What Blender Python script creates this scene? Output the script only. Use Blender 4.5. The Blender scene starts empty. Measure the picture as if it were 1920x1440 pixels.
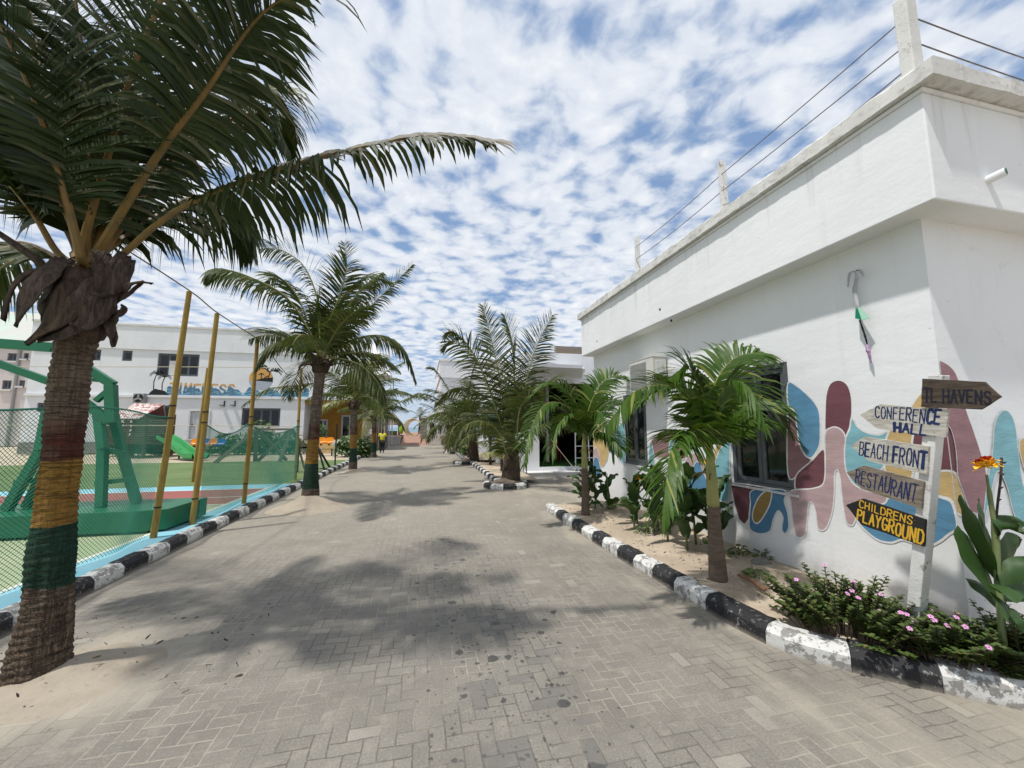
import bpy, bmesh, math, random
from mathutils import Vector, Matrix, noise as mnoise
V = Vector
R = math.radians
sc = bpy.context.scene
COL = sc.collection
random.seed(7)

# ------------------------------------------------------------------ camera
F_PX, PITCH, YAW, EYE = 730.0, R(6.33158), R(12.73546), 1.75
cam_d = bpy.data.cameras.new("camera")
cam = bpy.data.objects.new("camera", cam_d)
COL.objects.link(cam)
cam.location = (0, 0, EYE)
cam.rotation_euler = (R(90) + PITCH, 0, -YAW)
cam_d.sensor_width = 36
cam_d.lens = 36 * F_PX / 1920
cam_d.clip_start = 0.02
cam_d.clip_end = 9000
sc.camera = cam

# ------------------------------------------------------------------ light
SUN_EL, SUN_AZ_X, SUN_AZ_Y = R(66), -0.925, -0.38     # direction towards the sun, on the ground
sun_d = bpy.data.lights.new("sun", 'SUN')
sun_d.energy = 3.6
sun_d.angle = R(1.8)
sun_d.color = (1.0, 0.965, 0.91)
sun = bpy.data.objects.new("sun", sun_d)
COL.objects.link(sun)
sdir = V((SUN_AZ_X * math.cos(SUN_EL), SUN_AZ_Y * math.cos(SUN_EL), math.sin(SUN_EL))).normalized()
sun.rotation_euler = sdir.to_track_quat('Z', 'Y').to_euler()
sc.view_settings.view_transform = 'Standard'
sc.view_settings.look = 'None'
sc.view_settings.exposure = 0.15
sc.view_settings.gamma = 1


# ------------------------------------------------------------------ node helper
class NT:
    def __init__(s, tree):
        s.t = tree
        s.n = tree.nodes
        s.l = tree.links

    def put(s, sock, v):
        if isinstance(v, bpy.types.NodeSocket):
            s.l.new(v, sock)
        elif v is not None:
            if isinstance(v, (tuple, list)) and len(v) == 3 and sock.type == 'RGBA':
                v = (*v, 1)
            sock.default_value = v

    def m(s, op, a, b=None, c=None, clamp=False):
        n = s.n.new('ShaderNodeMath')
        n.operation = op
        n.use_clamp = clamp
        for k, v in enumerate((a, b, c)):
            if v is not None:
                s.put(n.inputs[k], v)
        return n.outputs[0]

    def mix(s, f, a, b, mode='MIX'):
        n = s.n.new('ShaderNodeMix')
        n.data_type = 'RGBA'
        n.blend_type = mode
        s.put(n.inputs[0], f)
        s.put(n.inputs[6], a)
        s.put(n.inputs[7], b)
        return n.outputs[2]

    def pos(s):
        return s.n.new('ShaderNodeNewGeometry').outputs['Position']

    def obj(s):
        return s.n.new('ShaderNodeTexCoord').outputs['Object']

    def sep(s, v):
        n = s.n.new('ShaderNodeSeparateXYZ')
        s.put(n.inputs[0], v)
        return n.outputs[0], n.outputs[1], n.outputs[2]

    def comb(s, x, y, z=0.0):
        n = s.n.new('ShaderNodeCombineXYZ')
        for k, v in enumerate((x, y, z)):
            s.put(n.inputs[k], v)
        return n.outputs[0]

    def scale(s, v, sx, sy, sz):
        n = s.n.new('ShaderNodeVectorMath')
        n.operation = 'MULTIPLY'
        s.put(n.inputs[0], v)
        n.inputs[1].default_value = (sx, sy, sz)
        return n.outputs[0]

    def vadd(s, a, b):
        n = s.n.new('ShaderNodeVectorMath')
        n.operation = 'ADD'
        s.put(n.inputs[0], a)
        s.put(n.inputs[1], b)
        return n.outputs[0]

    def noise(s, vec, sc_, det=4.0, rough=0.55, dist=0.0, col=False):
        n = s.n.new('ShaderNodeTexNoise')
        s.put(n.inputs['Vector'], vec)
        n.inputs['Scale'].default_value = sc_
        n.inputs['Detail'].default_value = det
        n.inputs['Roughness'].default_value = rough
        n.inputs['Distortion'].default_value = dist
        return n.outputs['Color'] if col else n.outputs['Fac']

    def vor(s, vec, sc_, feature='F1', rand=1.0, out='Distance', smooth=0.5):
        n = s.n.new('ShaderNodeTexVoronoi')
        n.feature = feature
        s.put(n.inputs['Vector'], vec)
        n.inputs['Scale'].default_value = sc_
        n.inputs['Randomness'].default_value = rand
        if feature == 'SMOOTH_F1':
            n.inputs['Smoothness'].default_value = smooth
        return n.outputs[out]

    def ramp(s, f, *stops):
        n = s.n.new('ShaderNodeValToRGB')
        s.put(n.inputs[0], f)
        el = n.color_ramp.elements
        while len(el) < len(stops):
            el.new(0.5)
        for e, (p, c) in zip(el, stops):
            e.position = p
            e.color = (c, c, c, 1) if isinstance(c, (int, float)) else (*c, 1)
        return n.outputs[0]

    def sstep(s, v, a, b):
        n = s.n.new('ShaderNodeMapRange')
        n.interpolation_type = 'SMOOTHSTEP'
        s.put(n.inputs['Value'], v)
        n.inputs['From Min'].default_value = a
        n.inputs['From Max'].default_value = b
        return n.outputs[0]

    def bump(s, h, strength=0.3, dist=0.02, normal=None):
        n = s.n.new('ShaderNodeBump')
        n.inputs['Strength'].default_value = strength
        n.inputs['Distance'].default_value = dist
        s.put(n.inputs['Height'], h)
        if normal is not None:
            s.put(n.inputs['Normal'], normal)
        return n.outputs[0]


def new_mat(name):
    m = bpy.data.materials.new(name)
    m.use_nodes = True
    t = NT(m.node_tree)
    b = t.n['Principled BSDF']
    return m, t, b


def fin(t, b, col=None, rough=None, nrm=None, spec=None, metal=None):
    t.put(b.inputs['Base Color'], col)
    t.put(b.inputs['Roughness'], rough)
    if nrm is not None:
        t.put(b.inputs['Normal'], nrm)
    if spec is not None:
        t.put(b.inputs['Specular IOR Level'], spec)
    if metal is not None:
        t.put(b.inputs['Metallic'], metal)


def pmat(name, c1, c2=None, scale=6.0, rough=0.7, bump=0.15, bscale=40.0, bdist=0.004, spec=0.4, metal=None, stretch=(1, 1, 1)):
    """plain painted or raw surface: two-colour mottling, fine bump"""
    m, t, b = new_mat(name)
    c2 = c2 or tuple(x * 0.8 for x in c1)
    p = t.scale(t.pos(), *stretch)
    f = t.ramp(t.noise(p, scale, 5, 0.6), (0.35, 0.0), (0.65, 1.0))
    g = t.noise(p, bscale, 3, 0.6)
    col = t.mix(f, c1, c2)
    fin(t, b, col, rough, t.bump(g, bump, bdist), spec, metal)
    return m


# ------------------------------------------------------------------ world : sky with broken cloud
w = bpy.data.worlds.new("World")
sc.world = w
w.use_nodes = True
t = NT(w.node_tree)
bg = t.n['Background']
sky = t.n.new('ShaderNodeTexSky')
sky.sky_type = 'NISHITA'
sky.sun_disc = False
sky.sun_elevation = SUN_EL
sky.sun_rotation = math.atan2(SUN_AZ_X, SUN_AZ_Y)
sky.air_density = 1.0
sky.dust_density = 0.6
sky.ozone_density = 1.5
gdir = t.n.new('ShaderNodeTexCoord').outputs['Generated']
x, y, z = t.sep(gdir)
zz = t.m('ADD', t.m('MAXIMUM', z, 0.0), 0.06)
cp = t.comb(t.m('DIVIDE', x, zz), t.m('DIVIDE', y, zz))
warp = t.noise(cp, 4.0, 3, 0.5, col=True)
cw = t.vadd(cp, t.scale(warp, 0.12, 0.12, 0.0))
puff = t.noise(cw, 10.0, 6, 0.52)
cell = t.vor(cw, 8.6, 'SMOOTH_F1', 1.0, smooth=0.5)
big = t.noise(cp, 1.3, 3, 0.5)
dens = t.m('ADD', t.m('ADD', t.m('MULTIPLY', puff, 1.15), t.m('MULTIPLY', cell, -0.62)), t.m('MULTIPLY', big, 0.62))
mask = t.sstep(dens, 0.20, 0.64)
low = t.sstep(z, -0.02, 0.20)
mask = t.m('MULTIPLY', mask, t.m('ADD', 0.35, t.m('MULTIPLY', low, 0.63)))
shade = t.noise(cw, 11.0, 6, 0.6)
thick = t.sstep(dens, 0.45, 0.95)
ccol = t.mix(t.m('MULTIPLY', thick, t.sstep(shade, 0.3, 0.65)), (6.7, 7.2, 8.0), (8.5, 8.7, 9.0))
skyc = t.mix(0.6, sky.outputs[0], (2.7, 4.2, 6.9))
haze = t.m('SUBTRACT', 1.0, t.sstep(z, 0.0, 0.30))
skyc = t.mix(t.m('MULTIPLY', haze, 0.35), skyc, (4.6, 6.0, 7.6))
t.put(bg.inputs['Color'], t.mix(mask, skyc, ccol))
bg.inputs['Strength'].default_value = 0.10
w.cycles.sampling_method = 'MANUAL'
w.cycles.sample_map_resolution = 512


# ------------------------------------------------------------------ pixel ray -> point on a real plane (used only to read positions off walls)
_fw = V((math.sin(YAW) * math.cos(PITCH), math.cos(YAW) * math.cos(PITCH), math.sin(PITCH)))
_rt = V((math.cos(YAW), -math.sin(YAW), 0))
_up = _rt.cross(_fw)
_C = V((0, 0, EYE))


def ray(u, v):
    return _fw + _rt * ((u - 960) / F_PX) - _up * ((v - 720) / F_PX)


def atX(u, v, X):
    r = ray(u, v)
    return _C + r * (X / r.x)


def atY(u, v, Y):
    r = ray(u, v)
    return _C + r * (Y / r.y)


def atZ(u, v, z=0.0):
    r = ray(u, v)
    return _C + r * ((z - EYE) / r.z)


def atN(u, v, P, n):
    r = ray(u, v)
    return _C + r * (((P - _C).dot(n)) / r.dot(n))


# ------------------------------------------------------------------ mesh builder and scene tree
ORG = {}


def tag(o, label=None, cat=None, group=None, kind=None):
    if label:
        o['label'] = label
    if cat:
        o['category'] = cat
    if group:
        o['group'] = group
    if kind:
        o['kind'] = kind
    return o


def thing(name, label, cat, loc, group=None):
    o = bpy.data.objects.new(name, None)
    o.empty_display_size = 0.1
    COL.objects.link(o)
    o.location = loc
    ORG[o.name] = V(loc)
    return tag(o, label, cat, group)


class MB:
    def __init__(s):
        s.v, s.f, s.m = [], [], []

    def add(s, vs, fs, mi=0):
        k = len(s.v)
        s.v += [tuple(p) for p in vs]
        for f in fs:
            s.f.append(tuple(i + k for i in f))
            s.m.append(mi)

    def box(s, x0, x1, y0, y1, z0, z1, mi=0):
        vs = [(x, y, z) for z in (z0, z1) for y in (y0, y1) for x in (x0, x1)]
        s.add(vs, [(0, 2, 3, 1), (4, 5, 7, 6), (0, 1, 5, 4), (2, 6, 7, 3), (0, 4, 6, 2), (1, 3, 7, 5)], mi)

    def obox(s, c, ax, ay, az, mi=0):
        c, ax, ay, az = V(c), V(ax), V(ay), V(az)
        vs = [c + ax * i + ay * j + az * k for k in (-1, 1) for j in (-1, 1) for i in (-1, 1)]
        s.add(vs, [(0, 2, 3, 1), (4, 5, 7, 6), (0, 1, 5, 4), (2, 6, 7, 3), (0, 4, 6, 2), (1, 3, 7, 5)], mi)

    def beam(s, p, q, w, h=None, mi=0, up=(0, 0, 1)):
        """square bar from p to q"""
        p, q = V(p), V(q)
        d = (q - p)
        L = d.length
        d.normalize()
        u = V(up)
        if abs(d.dot(u)) > 0.97:
            u = V((0, 1, 0))
        a = d.cross(u).normalized()
        b = a.cross(d)
        s.obox((p + q) / 2, a * (w / 2), d * (L / 2), b * ((h or w) / 2), mi)

    def tube(s, pts, r, n=6, mi=0, cap=True, flat=1.0):
        pts = [V(p) for p in pts]
        N = len(pts)
        rs = r if isinstance(r, (list, tuple)) else [r] * N
        T = [(pts[min(i + 1, N - 1)] - pts[max(i - 1, 0)]).normalized() for i in range(N)]
        a = T[0].orthogonal().normalized() if abs(T[0].z) > 0.9 else T[0].cross(V((0, 0, 1))).normalized()
        vs, fs = [], []
        for i in range(N):
            a = (a - T[i] * a.dot(T[i])).normalized()
            b = T[i].cross(a)
            for k in range(n):
                an = 2 * math.pi * k / n
                vs.append(pts[i] + a * (rs[i] * math.cos(an)) + b * (rs[i] * flat * math.sin(an)))
        for i in range(N - 1):
            for k in range(n):
                k2 = (k + 1) % n
                fs.append((i * n + k, i * n + k2, (i + 1) * n + k2, (i + 1) * n + k))
        if cap:
            fs.append(tuple(range(n - 1, -1, -1)))
            fs.append(tuple((N - 1) * n + k for k in range(n)))
        s.add(vs, fs, mi)

    def prism(s, poly, ext, mi=0):
        """polygon of 3D points swept by a vector"""
        n = len(poly)
        ext = V(ext)
        vs = [V(p) for p in poly] + [V(p) + ext for p in poly]
        fs = [tuple(range(n - 1, -1, -1)), tuple(range(n, 2 * n))]
        fs += [(i, (i + 1) % n, n + (i + 1) % n, n + i) for i in range(n)]
        s.add(vs, fs, mi)

    def sheet(s, x0, x1, y0, y1, z, nx=1, ny=1, fn=None, mi=0):
        vs, fs = [], []
        for j in range(ny + 1):
            for i in range(nx + 1):
                px, py = x0 + (x1 - x0) * i / nx, y0 + (y1 - y0) * j / ny
                vs.append((px, py, z + (fn(px, py) if fn else 0)))
        for j in range(ny):
            for i in range(nx):
                k = j * (nx + 1) + i
                fs.append((k, k + 1, k + nx + 2, k + nx + 1))
        s.add(vs, fs, mi)

    def build(s, name, mats, parent=None, smooth=False, org=None, bevel=0.0, label=None):
        if not isinstance(mats, (list, tuple)):
            mats = [mats]
        if parent is not None:
            o0 = ORG[parent.name]
        else:
            o0 = V(org) if org is not None else V((0, 0, 0))
        me = bpy.data.meshes.new(name)
        me.from_pydata([(p[0] - o0.x, p[1] - o0.y, p[2] - o0.z) for p in s.v], [], s.f)
        for m_ in mats:
            me.materials.append(m_)
        me.polygons.foreach_set('material_index', s.m)
        if smooth:
            me.polygons.foreach_set('use_smooth', [True] * len(s.f))
        me.update()
        o = bpy.data.objects.new(name, me)
        COL.objects.link(o)
        if parent is not None:
            o.parent = parent
        else:
            o.location = o0
        ORG[o.name] = o0
        if bevel:
            bv = o.modifiers.new('bevel', 'BEVEL')
            bv.width = bevel
            bv.segments = 2
            bv.limit_method = 'ANGLE'
        if label:
            o['label'] = label
        return o


def fix_normals(o):
    bm = bmesh.new()
    bm.from_mesh(o.data)
    bmesh.ops.recalc_face_normals(bm, faces=bm.faces)
    bm.to_mesh(o.data)
    bm.free()


def copy_tree(o, parent=None):
    c = o.copy()
    COL.objects.link(c)
    ORG[c.name] = ORG.get(o.name, V((0, 0, 0)))
    c.parent = parent
    for ch in list(o.children):
        copy_tree(ch, c)
    return c


def catmull(pts, n):
    pts = [V(p) for p in pts]
    P = [pts[0] * 2 - pts[1]] + pts + [pts[-1] * 2 - pts[-2]]
    out = []
    S = len(pts) - 1
    for k in range(n + 1):
        u = k / n * S
        i = min(int(u), S - 1)
        f = u - i
        a, b, c, d = P[i], P[i + 1], P[i + 2], P[i + 3]
        out.append(0.5 * ((2 * b) + (c - a) * f + (2 * a - 5 * b + 4 * c - d) * f * f + (3 * b - a - 3 * c + d) * f ** 3))
    return out


def closed_curve(pts, sub=6):
    n = len(pts)
    out = []
    for i in range(n):
        a, b, c, d = (V((*pts[(i + k - 1) % n], 0)) for k in range(4))
        for k in range(sub):
            f = k / sub
            p = 0.5 * ((2 * b) + (c - a) * f + (2 * a - 5 * b + 4 * c - d) * f * f + (3 * b - a - 3 * c + d) * f ** 3)
            out.append((p.x, p.y))
    return out


# ------------------------------------------------------------------ materials
def make_paving():
    m, t, b = new_mat('herringbone_paving')
    p = t.pos()
    wob = t.noise(p, 3.0, 2, 0.5, col=True)
    pw = t.vadd(p, t.scale(wob, 0.03, 0.03, 0))
    px, py, pz = t.sep(pw)
    X, Y = t.m('DIVIDE', px, 0.091), t.m('DIVIDE', py, 0.091)
    i, j = t.m('FLOOR', X), t.m('FLOOR', Y)
    fx, fy = t.m('SUBTRACT', X, i), t.m('SUBTRACT', Y, j)
    k = t.m('FLOORED_MODULO', t.m('SUBTRACT', i, j), 4.0)
    k0, k1, k2, k3 = (t.m('COMPARE', k, float(q), 0.4) for q in range(4))
    dl = t.m('MULTIPLY_ADD', k1, 9.0, fx)
    dr = t.m('MULTIPLY_ADD', k0, 9.0, t.m('SUBTRACT', 1.0, fx))
    db = t.m('MULTIPLY_ADD', k2, 9.0, fy)
    dt = t.m('MULTIPLY_ADD', k3, 9.0, t.m('SUBTRACT', 1.0, fy))
    d = t.m('MINIMUM', t.m('MINIMUM', dl, dr), t.m('MINIMUM', db, dt))
    ids = t.comb(t.m('SUBTRACT', i, k1), t.m('SUBTRACT', j, k2))
    wn = t.n.new('ShaderNodeTexWhiteNoise')
    wn.noise_dimensions = '2D'
    t.put(wn.inputs['Vector'], ids)
    rnd = wn.outputs['Value']
    edge = t.noise(p, 30.0, 3, 0.6)
    brick = t.sstep(t.m('ADD', d, t.m('MULTIPLY', t.m('SUBTRACT', edge, 0.5), 0.16)), 0.015, 0.075)
    grit = t.noise(p, 260.0, 3, 0.7)
    patch = t.noise(p, 1.3, 5, 0.6)
    patch2 = t.noise(p, 7.0, 4, 0.65)
    col = t.mix(rnd, (0.190, 0.176, 0.150), (0.230, 0.213, 0.181))
    spk = t.noise(p, 75.0, 4, 0.7)
    col = t.mix(t.m('MULTIPLY', t.sstep(spk, 0.5, 0.68), 0.5), col, (0.37, 0.33, 0.265))
    col = t.mix(t.m('MULTIPLY', t.sstep(spk, 0.48, 0.3), 0.6), col, (0.11, 0.10, 0.088))
    odd = t.sstep(rnd, 0.965, 0.985)
    col = t.mix(t.m('MULTIPLY', odd, 0.4), col, (0.38, 0.35, 0.30))
    col = t.mix(t.m('MULTIPLY', t.sstep(patch, 0.42, 0.66), 0.42), col, (0.135, 0.122, 0.104))
    col = t.mix(t.m('MULTIPLY', t.sstep(patch2, 0.5, 0.72), 0.35), col, (0.36, 0.32, 0.26))
    col = t.mix(t.m('MULTIPLY', t.sstep(grit, 0.5, 0.68), 0.55), col, (0.12, 0.115, 0.105))
    # joints : sandy where wind fills them, dark elsewhere
    jn = t.noise(p, 0.9, 3, 0.55)
    jcol = t.mix(t.sstep(jn, 0.42, 0.60), (0.085, 0.078, 0.067), (0.35, 0.31, 0.25))
    joint = t.m('SUBTRACT', 1.0, brick)
    col = t.mix(t.m('MULTIPLY', joint, 0.7), col, jcol)
    # drips of oil or water in a wandering line down the middle, and a few darker stained blocks
    rx, ry, rz = t.sep(p)
    cx = t.m('ADD', 0.42, t.m('MULTIPLY', t.m('SINE', t.m('MULTIPLY', ry, 0.55)), 0.22))
    wid = t.m('ABSOLUTE', t.m('SUBTRACT', rx, cx))
    lane = t.m('MULTIPLY', t.m('SUBTRACT', 1.0, t.sstep(wid, 0.12, 1.05)), t.m('SUBTRACT', 1.0, t.sstep(ry, 5.0, 9.0)))
    sw = t.vadd(p, t.scale(t.noise(p, 14.0, 2, 0.5, col=True), 0.05, 0.05, 0))
    spot = t.vor(sw, 8.5)
    spotr = t.vor(sw, 8.5, out='Color')
    sr, sg, sb = t.sep(spotr)
    rad = t.m('MULTIPLY', t.m('MULTIPLY', t.m('POWER', sr, 3.0), 0.44), t.sstep(t.m('ADD', lane, t.m('MULTIPLY', sg, 0.5)), 0.45, 0.95))
    spots = t.m('MULTIPLY', t.sstep(t.m('SUBTRACT', rad, spot), 0.0, 0.05), 0.75)
    col = t.mix(spots, col, (0.03, 0.03, 0.032))
    spot2 = t.vor(sw, 26.0)
    s2r, s2g, s2b = t.sep(t.vor(sw, 26.0, out='Color'))
    rad2 = t.m('MULTIPLY', t.m('MULTIPLY', t.m('POWER', s2r, 2.2), 0.46), t.sstep(t.m('ADD', lane, t.m('MULTIPLY', s2g, 0.6)), 0.62, 1.1))
    col = t.mix(t.m('MULTIPLY', t.sstep(t.m('SUBTRACT', rad2, spot2), 0.0, 0.06), 0.7), col, (0.05, 0.05, 0.05))
    blk = t.sstep(t.m('ADD', t.m('MULTIPLY', rnd, 0.5), t.m('ADD', t.m('MULTIPLY', lane, 0.35), t.m('MULTIPLY', patch2, 0.5))), 0.86, 1.0)
    col = t.mix(t.m('MULTIPLY', blk, 0.5), col, (0.10, 0.098, 0.095))
    # wind-blown sand : by the kerbs and in streaks
    sn = t.noise(t.scale(p, 1.0, 0.35, 1), 1.5, 5, 0.6)
    kl = t.m('MULTIPLY', t.m('SUBTRACT', 1.0, t.sstep(t.m('ADD', rx, 3.42), 0.0, 0.35)), 0.5)
    kr = t.sstep(t.m('SUBTRACT', rx, 1.75), 0.0, 0.85)
    rim = t.m('MAXIMUM', kl, t.m('MULTIPLY', kr, 0.7))
    sand = t.sstep(t.m('ADD', t.m('MULTIPLY', rim, 0.36), sn), 0.62, 0.95)
    for (hx, hy_, hr) in ((-2.3, 3.55, 1.25), (-2.4, 9.6, 1.25), (-2.66, 16.55, 1.3), (-2.68, 23.2, 1.1)):
        dx_, dy_ = t.m('SUBTRACT', rx, hx), t.m('MULTIPLY', t.m('SUBTRACT', ry, hy_), 1.25)
        dd_ = t.m('SQRT', t.m('ADD', t.m('MULTIPLY', dx_, dx_), t.m('MULTIPLY', dy_, dy_)))
        near = t.m('SUBTRACT', 1.0, t.sstep(t.m('ADD', dd_, t.m('MULTIPLY', t.m('SUBTRACT', sn, 0.5), 2.2)), hr * 0.35, hr))
        sand = t.m('MAXIMUM', sand, near)
    far = t.m('MULTIPLY', t.sstep(ry, 3.0, 10.0), 0.36)
    sand = t.m('MAXIMUM', t.m('MULTIPLY', sand, 0.75), far)
    col = t.mix(sand, col, t.mix(grit, (0.33, 0.29, 0.23), (0.43, 0.385, 0.31)))
    # one lighter square cover set among the blocks (bottom right)
    h = t.m('ADD', t.m('MULTIPLY', brick, t.m('SUBTRACT', 1.0, t.m('MULTIPLY', sand, 0.6))), t.m('MULTIPLY', grit, 0.22))
    h = t.m('ADD', h, t.m('MULTIPLY', rnd, 0.25))
    fin(t, b, col, t.m('SUBTRACT', 0.82, t.m('MULTIPLY', spots, 0.25)), t.bump(t.m('ADD', h, t.m('MULTIPLY', spk, 0.3)), 0.4, 0.006), 0.3)
    return m


def make_sand(name, c1, c2, c3=(0.2, 0.16, 0.12)):
    m, t, b = new_mat(name)
    p = t.pos()
    n1 = t.noise(p, 2.2, 6, 0.65)
    n2 = t.noise(p, 22.0, 4, 0.7)
    n3 = t.noise(p, 300.0, 2, 0.7)
    col = t.mix(t.sstep(n1, 0.35, 0.65), c1, c2)
    col = t.mix(t.m('MULTIPLY', t.sstep(n2, 0.55, 0.75), 0.55), col, c3)
    col = t.mix(t.m('MULTIPLY', t.sstep(n3, 0.6, 0.75), 0.5), col, c3)
    h = t.m('ADD', t.m('MULTIPLY', n2, 1.0), t.m('MULTIPLY', n3, 0.3))
    fin(t, b, col, 0.95, t.bump(h, 0.5, 0.02), 0.15)
    return m


def make_white(name, base=(0.80, 0.81, 0.815), dirt=0.10, dcol=(0.42, 0.40, 0.37), zfoot=None, coping=False, ztop=None):
    """painted render : trowel waviness, faint vertical runs, dirty foot"""
    m, t, b = new_mat(name)
    p = t.pos()
    big = t.noise(p, 0.9, 5, 0.6)
    run = t.noise(t.scale(p, 5.0, 5.0, 0.35), 1.6, 4, 0.6)
    fine = t.noise(p, 26.0, 4, 0.6)
    wav = t.noise(t.scale(p, 1, 1, 3.0), 2.2, 3, 0.5)
    col = t.mix(t.sstep(big, 0.35, 0.7), base, tuple(x * 0.94 for x in base))
    col = t.mix(t.m('MULTIPLY', t.sstep(run, 0.56, 0.78), dirt), col, dcol)
    sp = t.vor(p, 3.1)
    col = t.mix(t.m('MULTIPLY', t.m('SUBTRACT', 1.0, t.sstep(sp, 0.016, 0.03)), 0.55), col, (0.25, 0.23, 0.2))
    cw_ = t.vadd(p, t.scale(t.noise(p, 2.5, 4, 0.6, col=True), 0.5, 0.5, 0.5))
    ce = t.vor(cw_, 0.55, 'DISTANCE_TO_EDGE')
    cm = t.m('MULTIPLY', t.m('SUBTRACT', 1.0, t.sstep(ce, 0.0, 0.006)), t.sstep(t.noise(p, 0.7, 2, 0.5), 0.48, 0.6))
    col = t.mix(t.m('MULTIPLY', cm, 0.16), col, dcol)
    if ztop is not None:
        qx, qy, qz = t.sep(p)
        dr_ = t.noise(t.scale(p, 7.0, 7.0, 0.25), 1.5, 5, 0.65)
        dm = t.m('MULTIPLY', t.sstep(dr_, 0.52, 0.72), t.sstep(t.m('ADD', qz, t.m('MULTIPLY', dr_, 0.5)), ztop - 0.35, ztop + 0.25))
        col = t.mix(t.m('MULTIPLY', dm, 0.32), col, (0.36, 0.34, 0.31))
    if zfoot is not None:
        px, py, pz = t.sep(p)
        ft = t.m('SUBTRACT', 1.0, t.sstep(t.m('ADD', pz, t.m('MULTIPLY', fine, 0.35)), zfoot, zfoot + 0.55))
        col = t.mix(t.m('MULTIPLY', ft, 0.55), col, (0.42, 0.37, 0.30))
    if coping:
        cn = t.noise(t.scale(p, 1, 1, 2.0), 7.0, 7, 0.72)
        col = t.mix(t.m('MULTIPLY', t.sstep(cn, 0.46, 0.72), 0.6), col, (0.24, 0.22, 0.195))
        cd = t.noise(p, 19.0, 6, 0.7)
        col = t.mix(t.m('MULTIPLY', t.sstep(cd, 0.60, 0.70), 0.55), col, (0.09, 0.085, 0.08))
    h = t.m('ADD', t.m('MULTIPLY', wav, 1.0), t.m('MULTIPLY', fine, 0.35))
    fin(t, b, col, 0.75, t.bump(h, 0.24, 0.02), 0.3)
    return m


def make_worn(name, c, chip, amt, scale=16.0, rough=0.7):
    m, t, b = new_mat(name)
    p = t.pos()
    n = t.noise(p, scale, 7, 0.72)
    n2 = t.noise(p, 3.0, 4, 0.6)
    n3 = t.noise(p, 90.0, 3, 0.7)
    col = t.mix(t.m('MULTIPLY', t.sstep(n2, 0.4, 0.7), 0.5), c, tuple(x * 0.72 + 0.02 for x in c))
    lo = 0.66 - amt * 0.22
    col = t.mix(t.sstep(n, lo, lo + 0.05), col, chip)
    n4 = t.noise(p, 34.0, 4, 0.7)
    col = t.mix(t.m('MULTIPLY', t.sstep(n4, 0.6, 0.7), 0.5), col, tuple(0.5 * (x + y) for x, y in zip(c, chip)))
    px, py, pz = t.sep(p)
    ft = t.m('SUBTRACT', 1.0, t.sstep(t.m('ADD', pz, t.m('MULTIPLY', n4, 0.05)), 0.02, 0.075))
    col = t.mix(t.m('MULTIPLY', ft, 0.6), col, (0.30, 0.265, 0.215))
    fin(t, b, col, rough, t.bump(t.m('ADD', n, t.m('MULTIPLY', n3, 0.4)), 0.6, 0.012), 0.35)
    return m


def make_leaf(name, c1, c2, trans=0.22, rough=0.42, spec=0.45, tint=None):
    m, t, b = new_mat(name)
    geo = t.n.new('ShaderNodeNewGeometry')
    rnd = geo.outputs['Random Per Island']
    n = t.noise(geo.outputs['Position'], 1.4, 3, 0.6)
    f = t.m('MULTIPLY', t.m('ADD', rnd, n), 0.55, clamp=True)
    col = t.mix(f, c1, c2)
    if tint:
        col = t.mix(t.sstep(rnd, 0.88, 0.97), col, tint)
    fin(t, b, col, rough, None, spec)
    tr = t.n.new('ShaderNodeBsdfTranslucent')
    t.put(tr.inputs['Color'], t.mix(0.28, col, (0.22, 0.30, 0.03), 'MIX'))
    ms = t.n.new('ShaderNodeMixShader')
    ms.inputs[0].default_value = trans
    t.l.new(b.outputs[0], ms.inputs[1])
    t.l.new(tr.outputs[0], ms.inputs[2])
    t.l.new(ms.outputs[0], t.n['Material Output'].inputs[0])
    return m


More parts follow.
